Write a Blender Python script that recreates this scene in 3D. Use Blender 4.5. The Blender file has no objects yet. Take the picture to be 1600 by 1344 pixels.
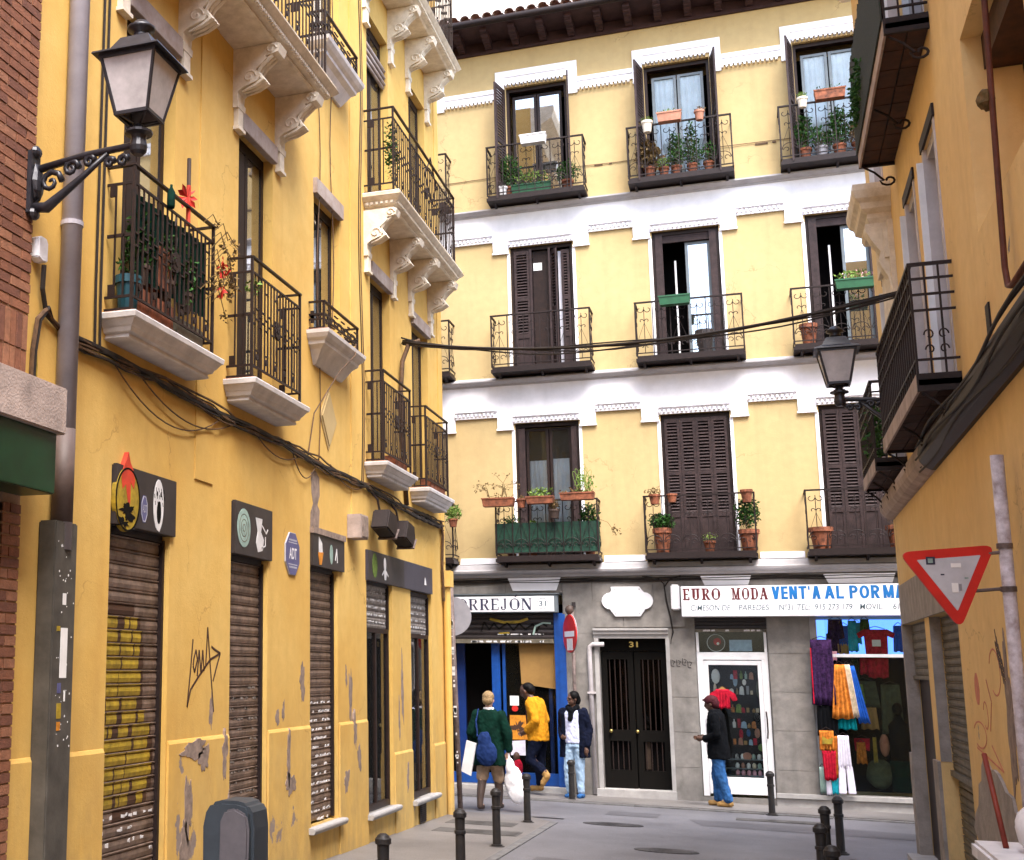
import bpy, bmesh, math, random
from mathutils import Vector, Matrix
random.seed(7)
R = math.radians
scene = bpy.context.scene
COL = scene.collection
# ------------------------------------------------------------------ camera
cam_d = bpy.data.cameras.new('camera')
cam = bpy.data.objects.new('camera', cam_d)
COL.objects.link(cam)
rt = Vector((0.9303, 0.3666, 0.0082)).normalized()
fw = Vector((-0.3621, 0.9149, 0.1783)).normalized()
upv = rt.cross(fw).normalized()
rt = fw.cross(upv).normalized()
M = Matrix((rt, upv, -fw)).transposed().to_4x4()
M.translation = Vector((0, 0, 1.5))
cam.matrix_world = M
cam_d.sensor_width = 36.0
cam_d.lens = 36.0 * 1988.93 / 1600.0
cam_d.shift_x = (800 - 399.28) / 1600.0
cam_d.shift_y = (680.56 - 672) / 1600.0
cam_d.clip_start = 0.05
cam_d.clip_end = 2000
scene.camera = cam
# ------------------------------------------------------------------ world, sun, exposure
SUN_EL, SUN_AZ = 60.0, 148.0          # azimuth clockwise from +Y
w = bpy.data.worlds.new('World')
scene.world = w
w.use_nodes = True
nt = w.node_tree
nt.nodes.clear()
sky = nt.nodes.new('ShaderNodeTexSky')
sky.sky_type = 'NISHITA'
sky.sun_disc = False
sky.sun_elevation = R(SUN_EL)
sky.sun_rotation = R(SUN_AZ)
sky.air_density = 1.0
sky.dust_density = 2.5
sky.ozone_density = 1.0
bg = nt.nodes.new('ShaderNodeBackground')
bg.inputs['Strength'].default_value = 0.15
out = nt.nodes.new('ShaderNodeOutputWorld')
nt.links.new(sky.outputs[0], bg.inputs[0])
nt.links.new(bg.outputs[0], out.inputs[0])
sd = bpy.data.lights.new('sun', 'SUN')
sd.energy = 1.5
sd.angle = R(40)
sd.color = (1.0, 0.97, 0.94)
sun = bpy.data.objects.new('sun', sd)
COL.objects.link(sun)
az = R(SUN_AZ)
sdir = Vector((math.sin(az) * math.cos(R(SUN_EL)), math.cos(az) * math.cos(R(SUN_EL)), math.sin(R(SUN_EL))))
sun.rotation_euler = sdir.to_track_quat('Z', 'Y').to_euler()
sun.location = (0, 0, 30)
vs = scene.view_settings
vs.view_transform = 'Standard'
vs.look = 'None'
vs.exposure = 2.45
vs.gamma = 1.0
vs.use_curve_mapping = False
scene.cycles.max_bounces = 8
scene.cycles.diffuse_bounces = 5
scene.cycles.transparent_max_bounces = 12

# ------------------------------------------------------------------ constants of the place
XL, XR, D = -4.1, 1.43, 22.0         # left facade plane, right facade plane, back facade plane
def G(x, y): return -0.15 - 0.017 * y - 0.015 * (x + 4)
TW = lambda u, v, w: Vector((u, w, v))              # u=x, v=z, w=y
TL = lambda u, v, w: Vector((XL + w, u, v))         # left facade: u along y, w towards the street
TR = lambda u, v, w: Vector((XR - w, u, v))
TB = lambda u, v, w: Vector((u, D - w, v))

# ------------------------------------------------------------------ materials
def nm(mat): return mat.node_tree.nodes, mat.node_tree.links
MATS = {}
def mat(name, col, rough=0.7, metal=0.0, var=0.12, scale=6.0, bump=0.0, bscale=60.0, col2=None, streak=0.0, spec=0.5, ior=1.45, coat=0.0, sub=None, emit=None):
    if name in MATS: return MATS[name]
    if name.startswith(('cloth', 'hair', 'denim', 'dark_', 'leaf')): spec = .12
    if name.startswith(('wood_', 'iron')): spec = .22
    m = bpy.data.materials.new(name)
    m.use_nodes = True
    N, Lk = nm(m)
    b = N['Principled BSDF']
    b.inputs['Roughness'].default_value = rough
    b.inputs['Metallic'].default_value = metal
    b.inputs['IOR'].default_value = ior
    b.inputs['Specular IOR Level'].default_value = spec
    b.inputs['Coat Weight'].default_value = coat
    geo = N.new('ShaderNodeNewGeometry')
    nz = N.new('ShaderNodeTexNoise')
    nz.inputs['Scale'].default_value = scale
    nz.inputs['Detail'].default_value = 6
    nz.inputs['Roughness'].default_value = 0.65
    Lk.new(geo.outputs['Position'], nz.inputs['Vector'])
    c2 = col2 if col2 else tuple(max(0.0, c * (1 - var * 2.2)) for c in col)
    c1 = tuple(min(1.0, c * (1 + var * 0.6)) for c in col)
    rmp = N.new('ShaderNodeMapRange')
    rmp.inputs[1].default_value = 0.3; rmp.inputs[2].default_value = 0.7
    Lk.new(nz.outputs[0], rmp.inputs[0])
    mx = N.new('ShaderNodeMix'); mx.data_type = 'RGBA'
    mx.inputs[6].default_value = (*c2, 1); mx.inputs[7].default_value = (*c1, 1)
    Lk.new(rmp.outputs[0], mx.inputs[0])
    last = mx.outputs[2]
    if streak > 0:
        mp = N.new('ShaderNodeMapping'); mp.inputs['Scale'].default_value = (5, 5, 0.35)
        Lk.new(geo.outputs['Position'], mp.inputs['Vector'])
        n2 = N.new('ShaderNodeTexNoise'); n2.inputs['Scale'].default_value = 1.0; n2.inputs['Detail'].default_value = 5
        Lk.new(mp.outputs[0], n2.inputs['Vector'])
        r2 = N.new('ShaderNodeMapRange'); r2.inputs[1].default_value = 0.5; r2.inputs[2].default_value = 0.75
        r2.inputs[4].default_value = streak
        Lk.new(n2.outputs[0], r2.inputs[0])
        m2 = N.new('ShaderNodeMix'); m2.data_type = 'RGBA'
        m2.inputs[7].default_value = (*[c * 0.42 for c in col], 1)
        Lk.new(r2.outputs[0], m2.inputs[0]); Lk.new(last, m2.inputs[6])
        last = m2.outputs[2]
    Lk.new(last, b.inputs['Base Color'])
    if bump > 0:
        n3 = N.new('ShaderNodeTexNoise'); n3.inputs['Scale'].default_value = bscale; n3.inputs['Detail'].default_value = 4
        Lk.new(geo.outputs['Position'], n3.inputs['Vector'])
        bp = N.new('ShaderNodeBump'); bp.inputs['Strength'].default_value = bump; bp.inputs['Distance'].default_value = 0.01
        Lk.new(n3.outputs[0], bp.inputs['Height'])
        Lk.new(bp.outputs[0], b.inputs['Normal'])
    if emit:
        b.inputs['Emission Color'].default_value = (*emit[:3], 1); b.inputs['Emission Strength'].default_value = emit[3]
    MATS[name] = m
    return m

def stucco(name, col, col2, peel=None, peelz=(0.0, 0.0), peel_amt=0.62, grime=0.35, mott=0.3):
    """painted render: cloudy colour, streaks, cracks, grime near the ground and peeled paint below a height"""
    m = bpy.data.materials.new(name); m.use_nodes = True
    N, Lk = nm(m); b = N['Principled BSDF']
    b.inputs['Roughness'].default_value = 0.85
    b.inputs['Specular IOR Level'].default_value = 0.25
    geo = N.new('ShaderNodeNewGeometry')
    def noise(sc, det=5, rough=0.6, mp=None):
        n = N.new('ShaderNodeTexNoise'); n.inputs['Scale'].default_value = sc; n.inputs['Detail'].default_value = det
        n.inputs['Roughness'].default_value = rough
        if mp:
            q = N.new('ShaderNodeMapping'); q.inputs['Scale'].default_value = mp
            Lk.new(geo.outputs['Position'], q.inputs['Vector']); Lk.new(q.outputs[0], n.inputs['Vector'])
        else: Lk.new(geo.outputs['Position'], n.inputs['Vector'])
        return n
    def rng(src, a, c, lo=0.0, hi=1.0):
        r = N.new('ShaderNodeMapRange'); r.inputs[1].default_value = a; r.inputs[2].default_value = c
        r.inputs[3].default_value = lo; r.inputs[4].default_value = hi
        Lk.new(src, r.inputs[0]); return r.outputs[0]
    def mix(f, a, c):
        x = N.new('ShaderNodeMix'); x.data_type = 'RGBA'
        if hasattr(f, 'links'): Lk.new(f, x.inputs[0])
        else: x.inputs[0].default_value = f
        for i, s in ((6, a), (7, c)):
            if hasattr(s, 'links'): Lk.new(s, x.inputs[i])
            else: x.inputs[i].default_value = (*s, 1)
        return x.outputs[2]
    def mul(a, c):
        x = N.new('ShaderNodeMath'); x.operation = 'MULTIPLY'
        for i, s in enumerate((a, c)):
            if hasattr(s, 'links'): Lk.new(s, x.inputs[i])
            else: x.inputs[i].default_value = s
        return x.outputs[0]
    base = mix(rng(noise(0.9, 6).outputs[0], 0.3, 0.7), col, col2)
    base = mix(rng(noise(7, 6, 0.7).outputs[0], 0.35, 0.75, 0, 0.35), base, tuple(c * 0.68 for c in col))
    base = mix(rng(noise(0.45, 4, 0.55, (1, 1, 1.6)).outputs[0], 0.45, 0.7, 0, mott), base, (col[0] * 0.84, col[1] * 0.76, col[2] * 0.6))
    base = mix(rng(noise(28, 4, 0.7).outputs[0], 0.58, 0.72, 0, 0.25), base, tuple(min(1, c * 1.25) for c in col))
    base = mix(rng(noise(1, 5, 0.6, (4, 4, 0.25)).outputs[0], 0.5, 0.75, 0, 0.2), base, (col[0] * 0.55, col[1] * 0.5, col[2] * 0.5))
    sep = N.new('ShaderNodeSeparateXYZ'); Lk.new(geo.outputs['Position'], sep.inputs[0])
    if grime:
        gz = rng(sep.outputs[2], 1.3, -0.6, 0, 1)
        gg = mul(gz, rng(noise(3, 6, 0.7, (1.5, 1.5, 0.6)).outputs[0], 0.35, 0.7, 0, grime))
        base = mix(gg, base, (0.17, 0.14, 0.09))
    height = noise(45, 5, 0.7).outputs[0]
    if peel:
        big = noise(1.6, 7, 0.62, (1, 1, 0.7)).outputs[0]
        zt = rng(sep.outputs[2], peelz[0], peelz[1], 0.0, 0.12)
        ad = N.new('ShaderNodeMath'); ad.operation = 'ADD'; Lk.new(big, ad.inputs[0]); Lk.new(zt, ad.inputs[1])
        msk = rng(ad.outputs[0], peel_amt + 0.06, peel_amt + 0.07)
        base = mix(msk, base, mix(rng(noise(9, 5).outputs[0], 0.3, 0.7), peel, tuple(c * 0.7 for c in peel)))
        hh = N.new('ShaderNodeMath'); hh.operation = 'SUBTRACT'; Lk.new(height, hh.inputs[0]); Lk.new(mul(msk, 0.8), hh.inputs[1])
        height = hh.outputs[0]
    # hairline cracks
    vo = N.new('ShaderNodeTexVoronoi'); vo.feature = 'DISTANCE_TO_EDGE'; vo.inputs['Scale'].default_value = 0.55
    wq = N.new('ShaderNodeMapping'); wn = noise(2.5, 4)
    va = N.new('ShaderNodeVectorMath'); va.operation = 'MULTIPLY_ADD'
    Lk.new(wn.outputs[1], va.inputs[0]); va.inputs[1].default_value = (0.7, 0.7, 0.7); Lk.new(geo.outputs['Position'], va.inputs[2])
    Lk.new(va.outputs[0], vo.inputs['Vector'])
    ck = mul(rng(vo.outputs['Distance'], 0.0, 0.006, 1.0, 0.0), rng(noise(0.8, 3).outputs[0], 0.5, 0.62))
    base = mix(mul(ck, 0.5), base, (col[0] * 0.35, col[1] * 0.3, col[2] * 0.3))
    Lk.new(base, b.inputs['Base Color'])
    bp = N.new('ShaderNodeBump'); bp.inputs['Strength'].default_value = 0.3; bp.inputs['Distance'].default_value = 0.008
    Lk.new(height, bp.inputs['Height']); Lk.new(bp.outputs[0], b.inputs['Normal'])
    MATS[name] = m
    return m

def glass_mat(name, tint=(0.9, 0.95, 0.95), ior=1.9, dirt=0.05):
    m = bpy.data.materials.new(name); m.use_nodes = True
    N, Lk = nm(m); N.clear()
    o = N.new('ShaderNodeOutputMaterial')
    tr = N.new('ShaderNodeBsdfTransparent'); tr.inputs[0].default_value = (*tint, 1)
    gl = N.new('ShaderNodeBsdfGlossy'); gl.inputs['Roughness'].default_value = 0.02
    fr = N.new('ShaderNodeFresnel'); fr.inputs[0].default_value = ior
    ms = N.new('ShaderNodeMixShader')
    Lk.new(fr.outputs[0], ms.inputs[0]); Lk.new(tr.outputs[0], ms.inputs[1]); Lk.new(gl.outputs[0], ms.inputs[2])
    df = N.new('ShaderNodeBsdfDiffuse'); df.inputs[0].default_value = (0.5, 0.5, 0.48, 1)
    m2 = N.new('ShaderNodeMixShader'); m2.inputs[0].default_value = dirt
    Lk.new(ms.outputs[0], m2.inputs[1]); Lk.new(df.outputs[0], m2.inputs[2])
    Lk.new(m2.outputs[0], o.inputs[0])
    MATS[name] = m
    return m

def asphalt_mat(name, col, col2, seam=False):
    m = bpy.data.materials.new(name); m.use_nodes = True
    N, Lk = nm(m); b = N['Principled BSDF']; b.inputs['Roughness'].default_value = 0.55
    geo = N.new('ShaderNodeNewGeometry')
    n1 = N.new('ShaderNodeTexNoise'); n1.inputs['Scale'].default_value = 0.7; n1.inputs['Detail'].default_value = 8; n1.inputs['Roughness'].default_value = 0.65
    n2 = N.new('ShaderNodeTexNoise'); n2.inputs['Scale'].default_value = 90; n2.inputs['Detail'].default_value = 3
    Lk.new(geo.outputs['Position'], n1.inputs['Vector']); Lk.new(geo.outputs['Position'], n2.inputs['Vector'])
    r = N.new('ShaderNodeMapRange'); r.inputs[1].default_value = 0.3; r.inputs[2].default_value = 0.7
    Lk.new(n1.outputs[0], r.inputs[0])
    mx = N.new('ShaderNodeMix'); mx.data_type = 'RGBA'; mx.inputs[6].default_value = (*[c * .8 for c in col], 1); mx.inputs[7].default_value = (*[c * 1.1 for c in col2], 1)
    Lk.new(r.outputs[0], mx.inputs[0])
    r2 = N.new('ShaderNodeMapRange'); r2.inputs[1].default_value = 0.35; r2.inputs[2].default_value = 0.65; r2.inputs[3].default_value = 0.75; r2.inputs[4].default_value = 1.2
    Lk.new(n2.outputs[0], r2.inputs[0])
    ml = N.new('ShaderNodeMix'); ml.data_type = 'RGBA'; ml.blend_type = 'MULTIPLY'; ml.inputs[0].default_value = 1
    Lk.new(mx.outputs[2], ml.inputs[6]); Lk.new(r2.outputs[0], ml.inputs[7])
    last = ml.outputs[2]
    vo = N.new('ShaderNodeTexVoronoi'); vo.inputs['Scale'].default_value = 2.2
    Lk.new(geo.outputs['Position'], vo.inputs['Vector'])
    rs = N.new('ShaderNodeMapRange'); rs.inputs[1].default_value = 0.05; rs.inputs[2].default_value = 0.09; rs.inputs[3].default_value = 0.45; rs.inputs[4].default_value = 0
    Lk.new(vo.outputs['Distance'], rs.inputs[0])
    ms = N.new('ShaderNodeMix'); ms.data_type = 'RGBA'; ms.inputs[7].default_value = (*[c * 0.45 for c in col], 1)
    Lk.new(rs.outputs[0], ms.inputs[0]); Lk.new(last, ms.inputs[6])
    Lk.new(ms.outputs[2], b.inputs['Base Color'])
    bp = N.new('ShaderNodeBump'); bp.inputs['Strength'].default_value = 0.4; bp.inputs['Distance'].default_value = 0.004
    Lk.new(n2.outputs[0], bp.inputs['Height']); Lk.new(bp.outputs[0], b.inputs['Normal'])
    MATS[name] = m
    return m

stucco('stucco_left', (0.63, 0.378, 0.092), (0.685, 0.465, 0.15), peel=(0.30, 0.235, 0.20), peelz=(1.35, 0.3), peel_amt=0.70, grime=0.6)
stucco('stucco_back', (0.49, 0.356, 0.168), (0.52, 0.392, 0.193), grime=0, mott=0.12)
stucco('stucco_right', (0.74, 0.49, 0.205), (0.79, 0.57, 0.26), peel=(0.30, 0.26, 0.23), peelz=(1.2, 0.2), peel_amt=0.64, grime=0.8)
mat('white_plaster', (0.89, 0.875, 0.91), 0.8, var=0.06, scale=3, bump=0.2, streak=0.10)
mat('cream_plaster', (0.74, 0.66, 0.54), 0.85, var=0.12, scale=9, bump=0.3, col2=(0.55, 0.47, 0.36))
mat('slab_plaster', (0.66, 0.62, 0.60), 0.8, var=0.12, scale=5, bump=0.2, streak=0.25)
mat('grey_moulding', (0.42, 0.40, 0.41), 0.8, var=0.1, scale=4, bump=0.2)
mat('granite', (0.24, 0.22, 0.20), 0.75, var=0.2, scale=3.5, bump=0.35, bscale=120, streak=0.45)
mat('granite_pale', (0.38, 0.36, 0.345), 0.75, var=0.12, scale=5, bump=0.3, bscale=120, streak=0.2)
mat('cement', (0.33, 0.29, 0.26), 0.85, var=0.16, scale=6, bump=0.5, bscale=40, streak=0.3)
mat('stone_band', (0.42, 0.33, 0.29), 0.8, var=0.18, scale=4, bump=0.4, streak=0.5)
mat('mortar', (0.36, 0.23, 0.15), 0.9, var=0.1, scale=12, bump=0.4)
for i, c in enumerate([(0.24, 0.092, 0.045), (0.20, 0.075, 0.038), (0.27, 0.115, 0.06), (0.16, 0.06, 0.034)]):
    mat('brick_%s' % 'abcd'[i], c, 0.85, var=0.16, scale=20, bump=0.5, bscale=90)
mat('iron', (0.012, 0.009, 0.009), 0.5, var=0.2, scale=30, col2=(0.028, 0.014, 0.010), spec=.35)
mat('iron_brown', (0.022, 0.014, 0.013), 0.55, spec=.3, var=0.2, scale=25)
mat('bollard_iron', (0.012, 0.011, 0.012), 0.5, spec=.3, var=0.25, scale=14, col2=(0.026, 0.021, 0.018), bump=0.1)
mat('wood_dark', (0.026, 0.014, 0.011), 0.5, var=0.2, scale=14, bump=0.15, col2=(0.014, 0.008, 0.007))
mat('wood_shutter', (0.042, 0.026, 0.025), 0.6, var=0.22, scale=10, bump=0.2, col2=(0.02, 0.013, 0.013))
mat('wood_eave', (0.048, 0.024, 0.026), 0.7, var=0.2, scale=8, bump=0.2)
mat('wood_lintel', (0.22, 0.16, 0.13), 0.7, var=0.3, scale=5, bump=0.25, col2=(0.42, 0.36, 0.33))
mat('frame_grey', (0.13, 0.155, 0.17), 0.5, var=0.1)
mat('frame_white', (0.78, 0.77, 0.78), 0.45, var=0.06)
mat('frame_lilac', (0.50, 0.455, 0.455), 0.6, var=0.1)
mat('shutter_metal', (0.22, 0.155, 0.12), 0.5, metal=0.2, var=0.3, scale=9, bump=0.15, col2=(0.075, 0.048, 0.035))
mat('shutter_pale', (0.30, 0.27, 0.25), 0.55, metal=0.2, var=0.35, scale=18, col2=(0.09, 0.075, 0.065))
mat('shutter_olive', (0.17, 0.145, 0.105), 0.55, metal=0.25, var=0.25, scale=8)
mat('sign_dark', (0.034, 0.026, 0.026), 0.5, var=0.2, scale=5)
mat('sign_slate', (0.045, 0.042, 0.06), 0.45, var=0.15, scale=5)
mat('dark_interior', (0.004, 0.003, 0.003), 0.9, spec=.05, var=0.2)  # near-black so the rooms behind the openings read as unlit
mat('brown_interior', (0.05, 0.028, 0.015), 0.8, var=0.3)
mat('curtain_white', (0.78, 0.76, 0.82), 0.9, var=0.1, scale=3)
mat('pipe_grey', (0.36, 0.335, 0.37), 0.45, var=0.12, scale=3, bump=0.05)
mat('pipe_brown', (0.11, 0.075, 0.065), 0.6, var=0.2, scale=5)
mat('box_metal', (0.085, 0.075, 0.062), 0.55, var=0.25, scale=5, streak=0.3, bump=0.1)
mat('green_board', (0.006, 0.042, 0.016), 0.35, var=0.25, scale=3, streak=0.2)
mat('cable', (0.016, 0.009, 0.006), 0.7, var=0.3, scale=20)
mat('cable_brown', (0.11, 0.055, 0.022), 0.7, var=0.3, scale=20)
mat('blue_frame', (0.006, 0.065, 0.30), 0.4, var=0.15, scale=6)
mat('blue_dark', (0.006, 0.03, 0.16), 0.4, var=0.15, scale=6)
mat('sign_white', (0.80, 0.79, 0.82), 0.35, var=0.04, scale=4)
mat('ink_navy', (0.03, 0.03, 0.065), 0.5)
mat('ink_maroon', (0.11, 0.008, 0.012), 0.5)
mat('ink_blue', (0.003, 0.14, 0.42), 0.5)
mat('ink_grey', (0.07, 0.11, 0.13), 0.5)
mat('sign_red', (0.58, 0.022, 0.018), 0.4, var=0.1)
mat('sign_grey', (0.50, 0.50, 0.54), 0.45, var=0.1, streak=0.2)
mat('disc_grey', (0.26, 0.25, 0.27), 0.5, var=0.08)
mat('pole_peeling', (0.55, 0.50, 0.52), 0.6, var=0.25, scale=14, bump=0.2, col2=(0.25, 0.19, 0.18))
mat('pole_rusty', (0.17, 0.12, 0.105), 0.6, var=0.3, scale=12, bump=0.2)
mat('pipe_rust', (0.12, 0.028, 0.012), 0.7, var=0.25)
mat('rust_red', (0.20, 0.022, 0.008), 0.6, var=0.15)
mat('terracotta', (0.27, 0.085, 0.038), 0.8, var=0.35, scale=12)
mat('terracotta_pale', (0.42, 0.18, 0.11), 0.75, var=0.15, scale=12)
mat('tile_slab', (0.36, 0.17, 0.11), 0.7, var=0.2, scale=9)
mat('roof_tile', (0.66, 0.56, 0.53), 0.8, var=0.25, scale=9, bump=0.3)
mat('leaf', (0.035, 0.095, 0.018), 0.55, var=0.5, scale=40, col2=(0.010, 0.032, 0.007))
mat('leaf_pale', (0.16, 0.24, 0.05), 0.55, var=0.4, scale=40, col2=(0.07, 0.12, 0.025))
mat('leaf_dry', (0.15, 0.085, 0.04), 0.7, var=0.4, scale=40, col2=(0.07, 0.06, 0.02))
mat('petal_red', (0.62, 0.025, 0.012), 0.6, var=0.2)
mat('petal_pink', (0.75, 0.35, 0.42), 0.6, var=0.2)
mat('green_mesh', (0.003, 0.045, 0.024), 0.6, var=0.3, scale=10)
mat('green_box', (0.012, 0.09, 0.035), 0.5, var=0.15)
mat('reed_screen', (0.035, 0.03, 0.03), 0.9, var=0.4, scale=30, bump=0.5, col2=(0.02, 0.035, 0.018))
mat('soffit_brown', (0.06, 0.018, 0.006), 0.8, var=0.3, scale=8)
mat('lamp_iron', (0.028, 0.026, 0.032), 0.38, metal=0.2, var=0.2, scale=20)
mat('lamp_glass', (0.50, 0.46, 0.46), 0.35, var=0.15, scale=6, spec=0.6)
mat('bin_grey', (0.032, 0.040, 0.050), 0.45, var=0.12, scale=6)
mat('bin_panel', (0.095, 0.085, 0.095), 0.5, var=0.15, scale=6)
mat('bin_dark', (0.03, 0.02, 0.015), 0.6)
mat('paint_yellow', (0.40, 0.27, 0.02), 0.55, var=0.25, scale=14)
mat('paint_black', (0.005, 0.004, 0.003), 0.7, spec=.12)
mat('paint_brown', (0.06, 0.025, 0.012), 0.6)
mat('paint_red', (0.60, 0.05, 0.02), 0.6, var=0.2)
mat('paint_pale_red', (0.62, 0.22, 0.13), 0.8, var=0.2)
mat('paint_white', (0.72, 0.70, 0.70), 0.6, var=0.12)
mat('paint_teal', (0.32, 0.45, 0.40), 0.6, var=0.2)
mat('paint_lilac', (0.29, 0.215, 0.175), 0.8, var=0.25, scale=12)
mat('emblem_blue', (0.10, 0.10, 0.23), 0.45, var=0.12)
mat('brass', (0.55, 0.40, 0.13), 0.3, metal=0.9)
mat('cardboard', (0.30, 0.165, 0.045), 0.8, var=0.08)
mat('poster_orange', (0.70, 0.26, 0.02), 0.5, var=0.2, scale=14)
mat('paper', (0.78, 0.76, 0.74), 0.6, var=0.06)
mat('plastic_white', (0.80, 0.78, 0.80), 0.4, var=0.08, scale=20)
mat('skin_dark', (0.085, 0.038, 0.022), 0.5, var=0.1)
mat('skin_pale', (0.52, 0.30, 0.21), 0.5, var=0.08)
mat('hair_black', (0.005, 0.004, 0.004), 0.6, var=0.3, scale=60)
mat('hair_blond', (0.36, 0.24, 0.12), 0.6, var=0.4, scale=90)
mat('hair_maroon', (0.07, 0.015, 0.02), 0.7, var=0.3, scale=60)
mat('cloth_green', (0.002, 0.022, 0.014), 0.9, var=0.25, scale=14, bump=0.3)
mat('cloth_navy', (0.004, 0.006, 0.018), 0.9, var=0.25, scale=14, bump=0.2)
mat('cloth_bluebag', (0.012, 0.030, 0.115), 0.8, var=0.2, scale=14)
mat('cloth_black', (0.003, 0.0035, 0.005), 0.9, var=0.25, scale=14, bump=0.2)
mat('cloth_mustard', (0.56, 0.235, 0.012), 0.85, var=0.15, scale=14, bump=0.3)
mat('cloth_beige', (0.32, 0.22, 0.145), 0.9, var=0.12, scale=14)
mat('denim', (0.035, 0.12, 0.31), 0.85, var=0.3, scale=12)
mat('denim_pale', (0.34, 0.47, 0.62), 0.85, var=0.15, scale=12)
mat('cloth_lilac', (0.60, 0.62, 0.82), 0.85, var=0.1, scale=12)
mat('suede', (0.36, 0.20, 0.06), 0.8, var=0.15)
mat('boot_brown', (0.06, 0.035, 0.025), 0.6, var=0.2)
mat('cloth_purple', (0.045, 0.018, 0.07), 0.9, var=0.4, scale=22)
mat('cloth_orange', (0.62, 0.20, 0.03), 0.9, var=0.3, scale=18)
mat('cloth_red', (0.50, 0.012, 0.035), 0.9, var=0.3, scale=18)
mat('cloth_blue', (0.02, 0.11, 0.50), 0.9, var=0.2, scale=18)
mat('cloth_teal', (0.0, 0.16, 0.19), 0.9, var=0.2, scale=18)
mat('cloth_cream', (0.70, 0.58, 0.42), 0.9, var=0.2, scale=18)
mat('cloth_white', (0.74, 0.70, 0.80), 0.9, var=0.1, scale=18)
mat('tub_teal', (0.005, 0.06, 0.085), 0.5)
mat('cover_grey', (0.10, 0.092, 0.086), 0.7, var=0.2, scale=12, bump=0.3)
mat('cloth_turquoise', (0.02, 0.42, 0.52), 0.9, var=0.2, scale=18)
mat('cloth_olive', (0.075, 0.085, 0.05), 0.9, var=0.2, scale=18)
mat('goods_mixed', (0.45, 0.42, 0.40), 0.5, var=0.4, scale=30)
mat('blue_light', (0.05, 0.14, 0.55), 0.6, emit=(0.10, 0.25, 1.0, 0.55))
glass_mat('window_glass', ior=1.5, dirt=0.015)
glass_mat('shop_glass', ior=1.25, dirt=0.004)
glass_mat('door_glass', tint=(.5, .45, .4), ior=1.2, dirt=0.0)
glass_mat('reflecting_glass', tint=(0.55, 0.6, 0.62), ior=7.0, dirt=0.03)
asphalt_mat('asphalt', (0.105, 0.10, 0.108), (0.155, 0.15, 0.16))
asphalt_mat('paving', (0.118, 0.106, 0.10), (0.175, 0.16, 0.15))
asphalt_mat('asphalt_dark', (0.075, 0.072, 0.078), (0.105, 0.10, 0.108))
mat('manhole_iron', (0.075, 0.070, 0.072), 0.6, metal=0.2, var=0.3, scale=30, bump=0.5, bscale=200)
mat('kerbstone', (0.155, 0.148, 0.145), 0.8, var=0.2, scale=8, bump=0.3)

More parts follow.
